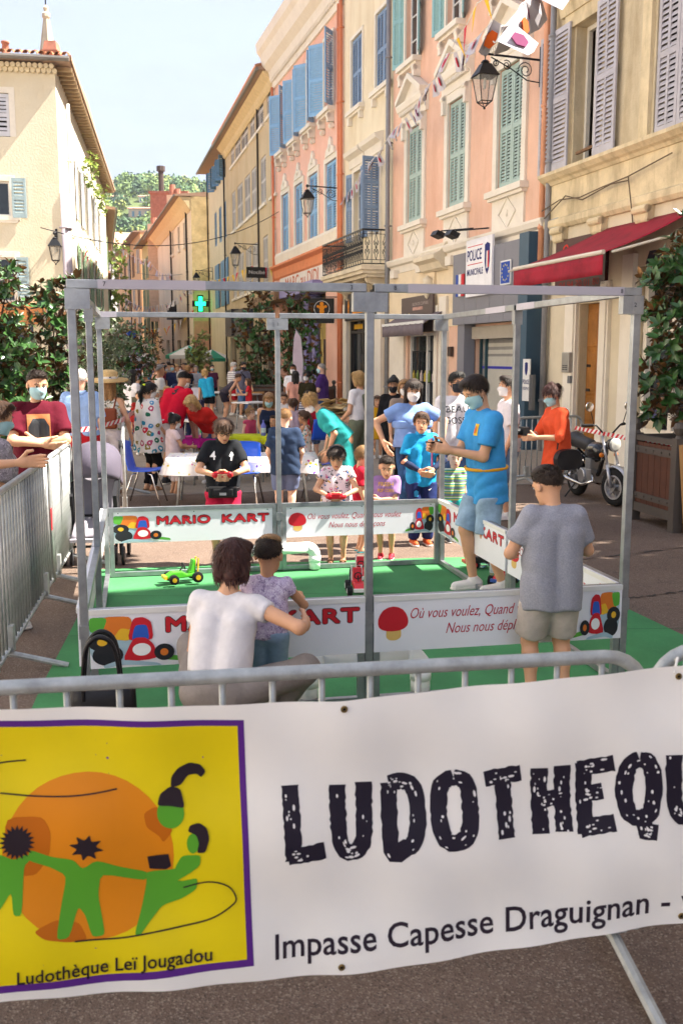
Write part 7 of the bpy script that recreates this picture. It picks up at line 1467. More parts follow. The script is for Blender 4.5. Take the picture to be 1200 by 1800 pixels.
person('small boy in lilac popcorn tee standing at the far boards',G2(678,982),172,1.02,TEE(fab('lilac tee','9a78a8'),hem=.05,loose=.012,sleeve=.75),BT(BLKC,.8,loose=.012),q='n',skin='tan',hair=('crop','dark'),head=(6,-20),aL=(-.42,.42,-.5),aR=(.1,.12,-.95),eL=(1,-.3,-.6),shoes='red',extra=ex)
person('small blond boy in red tee half hidden by the frame post',G2(632,970),-78,1.08,TEE(fab('red tee','b81f33'),hem=.05,loose=.012,sleeve=.7),BT(fab('teal shorts','2b8f92'),.8),q='n',skin='tan',hair=('short','light'),head=(0,-15),shoes='teal')
def ex(J):
 H=J['H'];S=Sdf()
 for sh,el,wr in(('shR','elR','wrR'),('shL','elL','wrL')):S.cone(J[sh]+(J[el]-J[sh])*.4,J[el],.026*H,.025*H,.01);S.cone(J[el],J[wr]-(J[wr]-J[el])*.1,.026*H,.021*H,.01)
 J['put']('undershirt_sleeve',S,NAVYC);m=MB()
 for dx in(.082,.096):patch(J,'shirt',[(dx,-.22),(dx+.009,-.22),(dx+.009,.12),(dx,.12)],M('stripe crimson','a8254a') if dx<.09 else NAVYC,name='shirt_stripe')
 patch(J,'trousers',[(-.09,-.46),(-.05,-.46),(-.045,-.41),(-.07,-.395),(-.095,-.41)],M('crest cyan','2f8fc4'),name='crest');patch(J,'trousers',[(.06,-.39),(.09,-.375),(.062,-.402),(.05,-.39)],M('print white'),name='emblem')
person('boy in bright cyan polo over navy sleeves and navy track trousers',G2(738,957),188,1.39,TEE(fab('cyan polo','2397cf',rough=.6),hem=.04,sleeve=.7,collar=fab('cyan polo','2397cf')),BT(fab('royal navy','1e2a58',rough=.7),1.95,loose=.012),q='n',skin='tan',hair=('short','brown'),head=(-14,-4),aR=(-.15,.42,-.68),aL=(-.1,.42,-.66),eR=(1,-.4,-.3),eL=(1,-.4,-.3),fing='grip',shoes='orange',extra=ex)
person('small boy in green and yellow striped tee behind the corner of the boards',G2(795,952),186,1.0,TEE(pattern_mat('striped tee','3f9a80',['3f9a80','cfc36a','3f9a80','cfd6c8','6aa24a','8a6a9a'],'hstripe',14),hem=.06,sleeve=.7),BT(fab('turquoise','2ba09a'),.85,loose=.012),q='n',skin='fair',hair=('crop','brown'),head=(0,-5),shoes='black')
# adults behind the far boards
def ex(J):
 glasses(J,M('sunglass dark','14161c',rough=.2),up_=.4,name='sunglasses',dark=True);J['put']('fringe',Sdf().ell(J['HP'](0,.27,.29),np.array([.27,.13,.16])*J['hh'],J['ROT']),HAIR['dark'],wr=.002,hres=J['h2']);J['put']('blouse_frill',Sdf().cone(J['ch']-J['up']*.03+J['rt']*.09,J['ch']-J['up']*.03-J['rt']*.09,.135,.135,.03,cuts=((J['ch']-J['up']*.08,-J['up']),(J['ch']-J['up']*.0,J['up']))),fab('periwinkle','7e9bd0'),wr=.004)
 m=MB();m.tube([tuple(J['HP'](.36,-.02,-.16)+np.array([.012*math.cos(k),0,.012*math.sin(k)])) for k in np.arange(0,6.2,.6)],.003,5,closed=True);m.build('earring',M('gold','c9a227',metal=1,rough=.25),J['t'])
person('woman in periwinkle blouse and jeans with hands on hips and white mask',G2(722,930),192,1.68,TEE(fab('periwinkle','7e9bd0'),hem=-.03,sleeve=.55,taper=.012,loose=.012),BT(fab('blue jeans','2f4d77',var=.3,vs=7),1.95,loose=.004),q='n',skin='tan',hair=('long','dark'),female=True,mask='w',head=(-6,-14),aR=(.36,.10,-.62),aL=(.36,.10,-.62),eR=(1,-.55,0),eL=(1,-.55,0),extra=ex)
def ex(J):glasses(J);on_cloth(J,'shirt','BEAU',.075,.0,.0,M('print ink','232228'),width=.27,bold=0,name='tee_print');on_cloth(J,'shirt','GOSSE',.075,.0,-.13,M('print ink'),width=.29,bold=0,name='tee_print')
person('bearded man in white slogan tee and denim shorts with a dark mask',G2(797,908),184,1.74,TEE(WTEE,hem=.05,sleeve=.7,loose=.012),BT(DENIM,.95,loose=.010),q='n',skin='tan',hair=('short','black'),mask='k',head=(16,-4),extra=ex,build=1.1)
person('man in plain white tee and cargo denim shorts seen in profile with white mask',G2(887,912),96,1.69,TEE(fab('off white tee','d3cbcd'),hem=.04,sleeve=.75,loose=.012),BT(fab('cargo denim','6a82a0',var=.3,vs=7),1.0,loose=.016),q='n',skin='tan',hair=('short','dark'),mask='w',head=(0,2),aR=(.12,-.05,-.96),aL=(.1,.15,-.95),shoes='white',build=1.05,extra=lambda J:J['put']('socks',Sdf().cone(J['ftR'],J['ftR']+(J['knR']-J['ftR'])*.25,.04,.042,.01),WTEE,wr=0))
def ex(J):
 glasses(J,M('sunglass tortoise','5a4030',rough=.3),up_=.4,name='sunglasses',dark=True);p=(J['wrR']+J['wrL'])/2+unit(J['wrR']-J['elR'])*.1+np.array([0,0,.05]);m=MB();m.box(-.07,.07,-.035,.035,-.04,.05);m.lathe([(.035,0),(.035,.07)],(0,.03,0),12,(0,1,0));held(J,m,'camera','small black camera held by the woman in the orange dress','camera',p,M('camera black','1b1b1e',rough=.5))
 q=J['hipc']+J['rt']*-.24+J['up']*-.05;m=MB();m.prism(rounded([(-.13,-.11),(.13,-.11),(.155,.02),(.1,.11),(-.1,.11),(-.155,.02)],.35),q-J['rt']*.05,J['fw'],J['up'],J['rt']*.1);m.tube([tuple(q+J['fw']*.12+J['up']*.12),tuple(J['ch']-J['rt']*.12+J['up']*.1),tuple(J['neck']+J['rt']*.06-J['up']*.02-J['fw']*.05)],.010,6)
 o=held(J,m,'shoulder_bag','black leather shoulder bag carried by the woman in the orange dress','bag',(0,0,0),M('bag black leather','17161a',rough=.45))
OD=fab('coral orange dress','d2502f');person('woman in coral orange dress with pinned up curls and a blue mask',G2(975,928),104,1.63,TEE(OD,hem=.0,sleeve=1.05,skirt=.42,flare=.10,name='dress',vneck=False),None,q='n',skin='tan',hair=('messy','auburn'),female=True,mask='b',lean=4,head=(6,-22),aR=(-.02,.66,-.42),aL=(.0,.60,-.45),eR=(.6,-.5,-.8),eL=(.6,-.5,-.8),fing='grip',shoes='brown',extra=ex)
# at the left barrier
def ex(J):patch(J,'shirt',[(-.10,-.16),(.10,-.16),(.10,.09),(-.10,.09)],M('print tan','a5673c'),name='tee_print');patch(J,'shirt',[(-.09,-.16),(.09,-.16),(.09,-.02),(.05,.05),(-.05,.05),(-.09,-.02)],M('print charcoal'),lift=.006,name='tee_print')
ex0=ex
person('man in maroon tee with tied back hair and crossed arms behind the barrier',(-2.74,9.0),202,1.80,TEE(fab('maroon','561222'),hem=.05,sleeve=.75,loose=.012),BT(BLKC,1.95),q='n',skin='tan',hair=('crop','dark'),mask='b',head=(12,-14),aR=(-.34,.36,-.52),aL=(-.36,.28,-.47),eR=(1,.2,-.5),eL=(1,.2,-.5),build=1.08,extra=lambda J:(ex0(J),J['put']('hair_knot',Sdf().ell(J['HP'](0,-.46,.3),np.full(3,.12)*J['hh'],J['ROT']),HAIR['dark'],hres=J['h2'])))
person('woman in grey patterned tee with short brown hair at the left barrier',A2(-6,900,6.75),-55,1.62,TEE(pattern_mat('grey print tee','8f868c',['a59ba2','756d74','b5adb2'],'spots',50,.5),hem=.06,sleeve=.8,loose=.014),BT(DENIM,1.95),q='n',skin='tan',hair=('short','brown'),female=True,mask='b',head=(-10,-16),build=1.15)
person('woman reaching over the barrier and pointing at the toy cars',(-2.47,5.95),-78,1.63,TEE(fab('sage','8d9a86'),hem=.05,sleeve=.6),BT(DENIM,1.95),q='n',skin='tan',hair=('bob','brown'),female=True,aL=(-.1,.98,-.08),eL=(.2,0,-1),head=(0,-20))
# strolling behind on the left
person('white haired man in light blue shirt and red shorts walking away',G2(150,888),8,1.75,TEE(fab('light blue shirt','8fabd6'),hem=.0,sleeve=.85,loose=.014,collar=fab('light blue shirt')),BT(fab('red shorts','b0202c'),.95,loose=.014),skin='fair',hair=('crop','white'),build=1.12,extra=lambda J:ring(J,.0,.155,.014,M('tan belt','9a7a55'),'belt',squash=.85))
STRAW=M('straw hat','c9a873',rough=.9,var=.2,vs=40,bump=.5,bs=120)
def ex(J):
 c=J['HP'](0,-.04,.36);m=MB();m.lathe([(.27,-.02),(.272,0),(.13,.02),(.125,.1),(.09,.125),(.01,.13)],c,18,J['hup']-J['hf']*.1);o=m.build('straw_hat',STRAW,J['t'],smooth=True);m=MB();m.lathe([(.134,.015),(.130,.05)],c,18,J['hup']-J['hf']*.1);m.build('hat_scarf',pattern_mat('hat scarf','d8d2cc',['2f3a55','c9b36a','d8d2cc'],'spots',30,.5),o)
 b=J['ch']-J['fw']*.15-J['up']*.12;m=MB();m.obox(b,J['rt']*.12,J['fw']*.05,J['up']*.14);w=held(J,m,'leather_backpack','brown leather backpack worn by the straw hatted woman','backpack',(0,0,0),M('brown leather','7a3b1f',rough=.45,var=.15));bv_=w.modifiers.new('bevel','BEVEL');bv_.width=.03;bv_.segments=3
 m=MB()
 for sg in(1,-1):m.tube([tuple(b+J['rt']*sg*.08+J['up']*.13),tuple(J['neck']+J['rt']*sg*.1-J['up']*.0-J['fw']*.02),tuple(J['ch']+J['rt']*sg*.1+J['fw']*.11)],.011,5)
 m.build('backpack_straps',M('brown leather'),J['t'])
person('woman in straw hat and white shorts walking away with a backpack',G2(198,868),4,1.64,TEE(pattern_mat('floral camisole','d8d5cc',['6f8f5a','c9a13a','d8d5cc','6a6a5a'],'spots',30,.45),hem=-.02,sleeve=0,straps=True,loose=.004),BT(fab('white shorts','d3cdd2'),.5,loose=.010),skin='tan',hair=('long','light'),female=True,extra=ex,shoes='brown',aR=(.25,.1,-.9),aL=(.25,.1,-.9))
FLOR=pattern_mat('painted floral blouse','dcd8d4',['2f86a0','c9333f','2a6a52','8a7a3a','b0486a','4f8fb8'],'rings',9,.40)
person('woman in painted floral blouse with a long dark ponytail by the blue chair',G2(264,862),-48,1.56,TEE(FLOR,hem=.16,sleeve=1.1,loose=.022,taper=.02,name='blouse'),BT(fab('black leggings','17161a'),1.92,loose=.002),q='n',skin='tan',hair=('longpony','black'),female=True,mask='w',aR=(.1,.35,-.85),aL=(.05,.3,-.85),head=(-10,-14),build=1.15,shoes='brown',extra=lambda J:J['put']('scrunchie',Sdf().cone(J['HP'](-.07,-.47,.24),J['HP'](.07,-.47,.24),.1*J['hh'],.1*J['hh']),M('scrunchie yellow','c9dc1e'),hres=J['h2']))
def ex(J):on_cloth(J,'shirt','3',.13,.02,.05,M('print ink'),back=True,bold=.03,name='number_print')
person('man in red number three polo bending over the paint table',G2(300,852),-28,1.80,TEE(fab('scarlet polo','c4142f'),hem=.04,sleeve=.75,loose=.012,collar=fab('scarlet polo')),BT(fab('stone shorts','bdb5bd'),.95,loose=.012),q='n',skin='olive',hair=('crop','black'),lean=30,mask='w',head=(-8,-24),aR=(.1,.55,-.8),aL=(.1,.55,-.8),build=1.12,extra=ex,shoes='black')
person('little girl with a bun and white bow beside the paint table',G2(306,868),-55,1.15,TEE(fab('shell pink tee','d9c2c0'),hem=.04,sleeve=.5),BT(fab('pale trousers','c9b9b4'),1.5),skin='olive',hair=('bun','black'),mask='w',head=(0,-14),aR=(.05,.6,-.55),aL=(.05,.5,-.6),shoes='brown',extra=lambda J:J['put']('bow',Sdf().ell(J['HP'](-.14,-.3,.52),np.array([.13,.05,.08])*J['hh']).ell(J['HP'](.12,-.3,.52),np.array([.13,.05,.08])*J['hh']),WTEE,hres=J['h2']))
person('blonde woman in red tee bending forward at the paint table',G2(376,850),152,1.62,TEE(fab('poppy red','c02a24'),hem=.03,sleeve=.6),BT(DENIM,1.95),q='m',skin='tan',hair=('blond_long','blond'),female=True,lean=52,head=(0,-30),aR=(.1,.4,-.85),aL=(.1,.4,-.85))
person('woman with long fair braids and blue mask making crafts at a table',G2(474,832),184,1.60,TEE(NAVYC,hem=.03,sleeve=0,straps=True),BT(DENIM,1.95),skin='tan',hair=('wavy','light'),female=True,mask='b',lean=32,head=(0,-14),aR=(-.1,.5,-.75),aL=(-.1,.5,-.75),hip=(0,0,.42))
person('baby girl with a topknot sitting behind the yellow paint table',A2(440,780,16.4),215,.98,TEE(fab('hot pink','c24a66'),hem=.03,sleeve=0),BT(LDENIM,.8),skin='fair',hair=('topknot','light'),head=(20,0),z0=.12)
person('dark haired toddler at the end of the yellow paint table',A2(483,790,15.8),150,.95,TEE(NAVYC,hem=.03),BT(BLKC,.8),skin='olive',hair=('crop','dark'),z0=.05)
person('girl in floral sundress with a ponytail turning to the table',G2(537,845),70,1.12,TEE(pattern_mat('floral sundress','d9cfc6',['c2644f','4f8a86','d98a6a','7a9a5a'],'spots',22,.42),hem=.0,sleeve=0,straps=True,skirt=.3,flare=.10,name='dress'),None,skin='olive',hair=('pony','brown'),female=False,aR=(0,.6,-.2),aL=(0,.6,-.25),head=(0,-5))
TL=fab('turquoise dress','2f9a98',var=.2);person('woman in turquoise dress bending down beside the girl with spots',G2(606,884),96,1.62,TEE(TL,hem=0,sleeve=.85,skirt=.12,flare=.11,loose=.014,name='dress'),None,q='n',skin='tan',hair=('messy','blond'),female=True,lean=42,mask='w',head=(0,-28),aR=(-.05,.55,-.75),aL=(.0,.5,-.75),build=1.1,shoes='brown')
person('blonde woman in olive dungarees over a white tee',G2(632,842),48,1.70,TEE(WTEE,hem=-.03,sleeve=.6),BT(fab('olive dungarees','6a6f5c'),1.95,loose=.016,name='dungarees'),q='n',skin='tan',hair=('bob','blond'),female=True,aR=(.1,.5,-.7),aL=(.1,.4,-.8),head=(0,-8),waist=.06,extra=lambda J:J['put']('dungaree_bib',Sdf().cone(J['hipc']+J['up']*.05,J['ch']+J['up']*.02,.125,.115,.03).cone(J['ch']+J['rt']*.075+J['up']*.0,J['neck']+J['rt']*.085-J['up']*.02,.06,.045,.01).cone(J['ch']-J['rt']*.075+J['up']*.0,J['neck']-J['rt']*.085-J['up']*.02,.06,.045,.01),fab('olive dungarees')))
person('child in mustard yellow dress by the shop fronts',G2(662,806),186,1.22,TEE(fab('mustard dress','c9971f'),hem=0,sleeve=1.2,skirt=.3,flare=.12,name='dress'),None,skin='tan',hair=('bob','brown'),head=(0,-5))
person('woman in black with a high bun and black mask behind the periwinkle blouse',G2(690,846),182,1.62,TEE(BLKC,hem=.04,sleeve=1.8),BT(BLKC,1.95),skin='olive',hair=('bun','black'),female=True,mask='k',head=(-10,-18))
person('fair haired woman with glasses peering past the periwinkle blouse',G2(708,862),196,1.60,TEE(fab('taupe','8f7f73'),hem=.04,sleeve=1.0),BT(BLKC,1.95),skin='tan',hair=('bob','light'),female=True,mask='w',head=(-10,-8),extra=lambda J:glasses(J))
# around the second group of tables
person('stocky man in purple polo and blue mask turned to the left',G2(566,764),78,1.76,TEE(fab('purple polo','4a2f6a'),hem=.04,sleeve=.8,collar=fab('purple polo')),BT(DENIM,.95),skin='fair',hair=('fade','grey'),mask='b',aR=(0,.6,-.5),aL=(0,.5,-.6),build=1.25)
person('woman in peach top with long black hair seen from behind',G2(520,766),12,1.58,TEE(fab('peach top','d59a86'),hem=.03,sleeve=.6),BT(DENIM,1.95),skin='olive',hair=('long','black'),female=True)
person('tall dark skinned man in white tee by the slim magnolia',G2(516,757),170,1.72,TEE(WTEE,hem=.04,sleeve=.7),BT(BLKC,1.95),skin='brown',hair=('crop','black'),mask='w')
def cap(mat):return lambda J:(J['put']('cap',Sdf().ell(J['HP'](0,-.03,.2),np.array([.38,.45,.36])*J['hh'],J['ROT'],cuts=((J['HP'](0,0,.2),-J['hup']),)).ell(J['HP'](0,.5,.22),np.array([.26,.25,.04])*J['hh'],J['ROT']),mat,wr=0,hres=J['h2']))
person('boy in striped tee and black cap sitting at the craft table',G2(541,798),200,1.28,TEE(pattern_mat('navy stripe tee','d2d0d4',['d2d0d4','4a5470'],'hstripe',22),hem=.04,sleeve=.7),BT(DENIM,.9),skin='tan',hair=('crop','dark'),extra=cap(M('cap black','17171b')))
person('blond boy in crimson tee seated with his back turned',G2(551,812),10,1.22,TEE(fab('crimson tee','a81e2c'),hem=.05,sleeve=.7),BT(DENIM,.9),skin='fair',hair=('short','light'))
person('curly haired girl in pale pink tee at the craft table',G2(515,812),40,1.18,TEE(fab('pale pink tee','d3bdc4'),hem=.05,sleeve=.6),BT(LDENIM,1.9),skin='fair',hair=('curly','brown'))
person('boy with glasses and white tee at the craft table',G2(499,798),186,1.25,TEE(WTEE,hem=.04,sleeve=.7),BT(DENIM,.9),skin='tan',hair=('short','brown'),extra=lambda J:glasses(J),head=(0,-18))
person('woman in black and yellow with dark curls near the purple polo',G2(540,770),150,1.58,TEE(fab('black yellow','2b2614'),hem=.04,sleeve=.8),BT(BLKC,1.95),skin='brown',hair=('curly','black'),mask='w')
person('man in grey polo with a cross strap and black mask at the white table',G2(428,735),212,1.78,TEE(fab('slate grey polo','6f6d7c'),hem=.04,sleeve=.8,collar=fab('slate grey polo')),BT(fab('mid denim shorts','4f6d96',var=.3),.95),skin='tan',hair=('short','dark'),mask='k',head=(0,-20),aR=(.05,.3,-.9),aL=(.05,.4,-.8),extra=lambda J:MB().tube([tuple(J['neck']+J['rt']*.1+J['fw']*.06),tuple(J['ch']+J['fw']*.15),tuple(J['hipc']-J['rt']*.17+J['fw']*.06)],.016,5).build('cross_strap',BLACK,J['t']))
person('grey haired man in striped tee and red shorts behind the grey polo',G2(409,731),-60,1.76,TEE(pattern_mat('thin stripe tee','d6d2d0',['d6d2d0','d6d2d0','8a8088'],'hstripe',16),hem=.04,sleeve=.7),BT(fab('red shorts'),.9),skin='fair',hair=('short','white'),mask='w',head=(-20,-15))
person('woman in dark grey bending over the craft boxes',G2(394,742),-72,1.62,TEE(fab('charcoal vest','4a4248'),hem=.02,sleeve=0,straps=True),BT(fab('charcoal skirt shorts','35303a'),.6),skin='tan',hair=('short','brown'),female=True,lean=48,aR=(.05,.45,-.8),aL=(.05,.45,-.8))
person('blonde helper in turquoise tee leaning away',G2(368,745),12,1.62,TEE(fab('helper turquoise','2a9bc0'),hem=.06,sleeve=.7),BT(BLKC,.6),skin='tan',hair=('bob','blond'),lean=20,side=-8,female=True)
person('girl in red tee sitting at the white table',G2(438,742),92,1.32,TEE(fab('tomato tee','c92a33'),hem=.05,sleeve=.6),BT(DENIM,.9),skin='tan',hair=('long','brown'),aR=(0,.6,-.5),aL=(0,.6,-.5))
# the crowd up the street on the left
person('woman in white top and jeans with an olive shoulder bag',G2(236,792),-40,1.66,TEE(WTEE,hem=.02,sleeve=.5),BT(DENIM,1.95),skin='olive',hair=('long','black'),female=True,extra=lambda J:held(J,bx(.34,.12,.24),'olive_handbag','olive handbag on the arm of the woman in white','bag',J['hipc']+J['rt']*.25+J['up']*.12,M('olive leather','45412f',rough=.6),rz=.3))
person('child in red with a yellow scarf beside the woman in white',G2(249,800),190,1.28,TEE(fab('brick red','9c2a26'),hem=.06,sleeve=1.7),BT(fab('brick red'),1.9),skin='olive',hair=('crop','dark'),extra=lambda J:J['put']('scarf',Sdf().cone(J['neck']+J['fw']*.05,J['ch']+J['fw']*.13,.06,.05),M('scarf yellow','d9a41e'),hres=J['h2']))
person('auburn haired woman in black tank top with folded arms and white mask',G2(259,784),196,1.72,TEE(BLKC,hem=.03,sleeve=0,straps=True),BT(fab('blue jeans'),1.95),skin='tan',hair=('bob','auburn'),female=True,mask='w',aR=(-.44,.36,-.48),aL=(-.48,.30,-.5),eR=(1,.2,-.5),eL=(1,.2,-.5))
person('boy in grey tee in front of the black tank top',G2(266,800),184,1.25,TEE(fab('dove grey','8f8f9c'),hem=.05,sleeve=.7),BT(DENIM,.9),skin='olive',hair=('crop','black'))
person('man in plain white tee and lime shorts walking right',G2(284,776),-66,1.74,TEE(fab('bright white tee','e0dcd8'),hem=.05,sleeve=.7),BT(fab('lime shorts','a9b86a'),.9),skin='olive',hair=('crop','grey'))
person('blonde girl in dark red top among the crowd',G2(297,786),176,1.32,TEE(fab('dark red top','8f1f2a'),hem=.05,sleeve=.6),BT(DENIM,1.9),skin='fair',hair=('long','blond'))
person('grey haired woman in navy with a big navy bag',G2(322,792),-20,1.64,TEE(NAVYC,hem=.08,sleeve=.8),BT(fab('navy skirt','2a2f4a'),1.5),skin='tan',hair=('bob','grey'),female=True,mask='w',extra=lambda J:held(J,bx(.42,.14,.38),'navy_tote','large navy tote hanging from the grey haired woman','bag',J['hipc']+J['rt']*.26+J['up']*.0,M('navy canvas','20264a',rough=.8)))
far=[(205,738,'orange','c2703a','light',170),(213,722,'pale lilac','a89ab8','brown',0),(222,716,'sand','b09a7a','grey',190),(231,728,'magenta','a83a6a','dark',160),(270,722,'mauve','7a6a88','brown',10),(276,730,'blue floral','3f6a8a','dark',200),(291,722,'maroon','6a2430','black',-80),(299,716,'stone','a39a90','dark',20),(306,728,'dark navy','262c4a','black',170),(312,716,'white','d6d2d0','blond',80),(318,722,'olive','6a6a48','brown',190),(328,724,'grey','7d7d86','dark',100),(337,718,'rust','8f4a30','brown',0),(346,722,'pearl grey','a5a3a8','grey',180),(262,714,'teal','3a7a80','black',0),(284,712,'cream','cfc3a8','light',60),(374,720,'plum','5a3048','black',200),(240,712,'lavender','9d93c0','dark',180),(254,708,'charcoal','3f3d42','dark',0),(324,710,'sky','7fa6c9','light',170),(225,746,'coffee','6a4a38','black',20)]+[(208+(i*53)%150,700+(i*29)%34,n_,c_,h_,(i*97)%360) for i,(n_,c_,h_) in enumerate((('scarlet','b8323a','brown'),('mint','8fb8a0','black'),('denim blue','4a6a96','light'),('ivory','d8d0bc','grey'),('cherry','9a2038','blond'),('moss','6f7a4a','dark'),('steel','8a94a0','black'),('peach','d8a48a','brown'),('ink','23283a','light'),('chalk','dcd8d4','black'),('amber','c08a3a','dark'),('aqua','5aa8b8','brown'),('rose','c07a88','black'),('indigo','3a3a72','grey')))]
for i,(px,py,cn_,cc,hc_,yw) in enumerate(far):
 person('distant passer-by in a %s top with %s hair'%(cn_,hc_),G2(px,py),yw,1.6+.16*((i*37)%10)/10,TEE(fab('far '+cn_,cc),hem=.04,sleeve=.7),BT([DENIM,BLKC,fab('beige trousers','9a8a76')][i%3],1.95 if i%4 else.9),q='f',skin=['tan','fair','olive'][i%3],hair=(['short','bob','long','crop'][i%4],hc_),mask=['b',None,'w',None][i%4],group='passers-by far up the street')
# =================================================================== STREET FURNITURE AND SMALL THINGS
# wall lanterns
LGL=M('lantern glass','d8d2c4',rough=.1,alpha=.35,var=0)
def lantern(label,f,x,z,Lh,s=1.0):
 t=thing('street_lamp',label,'street lamp',f.W(x,0,z),f.rz,'wrought iron wall lanterns');m=MB();m.box(-.03,.03,0,.03,-.5*s,.25*s);m.tube([(0,0,0),(0,Lh,.03)],.022,6);m.ball((0,Lh,.03),.05,8)
 for c,r0,turns,ph in((.28,.16,1.7,0),(.62,.10,1.6,1),(.82,.07,1.4,2)):
  pts=[]
  for k in range(22):a_=k/21*turns*2*math.pi+ph;rr=r0*s*(1-.75*k/21);pts.append((0,Lh*c+rr*math.cos(a_),-.05-r0*s+rr*math.sin(a_)))
  m.tube(pts,.010,4)
 m.tube([(0,.02,-.42*s),(0,Lh*.25,-.4*s),(0,Lh*.55,-.2*s),(0,Lh*.9,-.02)],.013,5);m.build('bracket',BLACK,t)
 def ring4(w,zz):return[(w*s*dx,Lh+w*s*dy,zz*s) for dx,dy in((-1,-1),(1,-1),(1,1),(-1,1))]
 m=MB();m.tube([(0,Lh,.03),(0,Lh,-.1*s)],.012,5);m.lathe([(.05*s,-.16*s),(.09*s,-.13*s),(.05*s,-.09*s)],(0,Lh,0),8);a,b=ring4(.09,-.16),ring4(.2,-.36);m.add(a+b,[(0,1,5,4),(1,2,6,5),(2,3,7,6),(3,0,4,7),(3,2,1,0)]);b2=ring4(.22,-.39);m.add(b+b2,[(0,1,5,4),(1,2,6,5),(2,3,7,6),(3,0,4,7)]);m.add(b2,[(0,1,2,3)]) if False else None;m.build('hood',BLACK,t)
 m=MB();lo=ring4(.11,-.86);hi=ring4(.185,-.39)
 for i in range(4):m.tube([hi[i],lo[i]],.011,4);m.tube([lo[i],lo[(i+1)%4]],.011,4);m.tube([lo[i],(0,Lh,-.97*s)],.009,4)
 m.ball((0,Lh,-.98*s),.025,6);m.build('cage',BLACK,t)
 for i in range(4):m=MB();m.add([hi[i],hi[(i+1)%4],lo[(i+1)%4],lo[i]],[(0,1,2,3)]);m.build('pane',LGL,t)
 m=MB();m.lathe([(.02,-.42*s),(.035,-.5*s),(.03,-.6*s),(.005,-.63*s)],(0,Lh,0),8);m.build('bulb',M('lamp bulb','d8d4c8',rough=.3),t)
x,z=sb.loc(951,106);lantern('large black wall lantern on a scrolled bracket between salmon and yellow houses',sb,max(x,.32),z,1.2)
x,z=pb.loc(598,331);lantern('black wall lantern on the pink house above the balcony',pb,x,z,1.15)
x,z=ob.loc(455,430);lantern('black wall lantern on the ochre house above the shop sign',ob,x,z,1.15,1.15)
x,z=lf.loc(116,416);lantern('black wall lantern at the corner of the cream house',lf,max(x,.15),z,.5,.85)
x,z=bb.loc(374,477);lantern('distant wall lantern by the pharmacy cross',bb,x,z,1.1,1.1)
# pharmacy cross
x,z=bb.loc(373,522,.8);pc=thing('pharmacy_sign','lit green pharmacy cross projecting from the wall','sign',bb.W(bb.w-.05,.0,z),bb.rz);m=MB();m.box(-.08,.08,.15,1.25,-.2,.2);m.box(-.08,.08,.5,.9,-.62,.58);m.build('case',M('sign black','26241f'),pc);m=MB();m.box(.082,.09,.35,1.05,-.13,.13);m.box(.0835,.0885,.57,.83,-.5,.48);
m2=MB();m2.box(-.09,-.082,.35,1.05,-.13,.13);m2.box(-.0885,-.0835,.57,.83,-.5,.48)
LED=M('green led','10c060',emit=2.2,var=0);m.build('lit_cross',LED,pc);m2.build('lit_cross',LED,pc);m=MB();m.bar((0,0,.3),(0,.6,.3),.04);m.build('bracket',BLACK,pc)
# bunting
FL={'r':M('flag cloth red','c2203a',rough=.8),'y':M('flag cloth yellow','e3b51e',rough=.8),'w':M('flag paper white','b9b4ba',rough=.8),'p':M('flag print purple','7a2a5a',rough=.8),'o':M('flag cloth orange','d9601f',rough=.8)}
def bunting(label,pts,n,size,cols,shape='tri',sag=.3,seed=1,start=.0):
 r=random.Random(seed);P=[Vector(p) for p in pts];t=thing('bunting',label,'bunting',P[0]);cum=[0]
 for a,b in zip(P[:-1],P[1:]):cum.append(cum[-1]+(b-a).length)
 def ev(d):v=Vector([np.interp(d,cum,[p[k] for p in P]) for k in range(3)]);i=min(len(P)-2,max(0,int(np.searchsorted(cum,d))-1));s_=(d-cum[i])/max(1e-6,cum[i+1]-cum[i]);v.z-=sag*4*s_*(1-s_);return v-P[0]
 tot=cum[-1];m=MB();m.tube([ev(tot*k/40) for k in range(41)],.008,4);m.build('string',M('bunting string','d9d4cc'),t)
 for i in range(n):
  d=tot*(start+(1-start)*(i+.5)/n);a,b=ev(d-size*.45),ev(d+size*.45);sz=size*r.uniform(.9,1.1);ax=(b-a).normalized();dn=Vector((r.uniform(-.5,.5),r.uniform(-.5,.5),-1));dn=(dn-ax*dn.dot(ax)).normalized();c=cols[i%len(cols)];m=MB();nn=ax.cross(dn).normalized()*.002;tw=ax.cross(dn).normalized()*sz*r.uniform(-.3,.3)
  if shape=='tri':q=[a,b,(a+b)/2+dn*sz*1.25+tw]
  else:q=[a,b,b+dn*sz*.95+tw,(a+b)/2+dn*sz*1.0,a+dn*sz*.95-tw*.4]
  k=len(q);m.add([p+nn for p in q]+[p-nn for p in q],[tuple(range(k)),tuple(range(k,2*k))[::-1]]+[(j,k+j,k+(j+1)%k,(j+1)%k) for j in range(k)]);o=m.build('flag',FL[c],t)
  if c=='w' and shape!='tri':
   for sg in(1,-1):
    m=MB();ce=(a+b)/2+dn*sz*.5+tw*.3;m.add([ce+nn*sg*3+(ax*math.cos(j*1.047)*.2+dn*math.sin(j*1.047)*.28)*sz for j in range(6)],[tuple(range(6)) if sg<0 else tuple(range(6))[::-1]]);m.build('flag_print',FL['o' if size==.3 else 'r'] if i%3 else FL['p'],o)
bunting('white paper bunting with red prints crossing above the balcony',[at(870,30,15),at(782,95,19),at(750,150,22),at(690,228,27),at(640,292,31),at(600,350,35),at(572,400,38)],34,.32,'w','rect',.12,3)
bunting('small red and yellow flags high beside the big lantern',[at(862,-30,13),at(838,5,14),at(800,70,16),at(782,100,17)],5,.26,'yyryr','tri',.05,8)
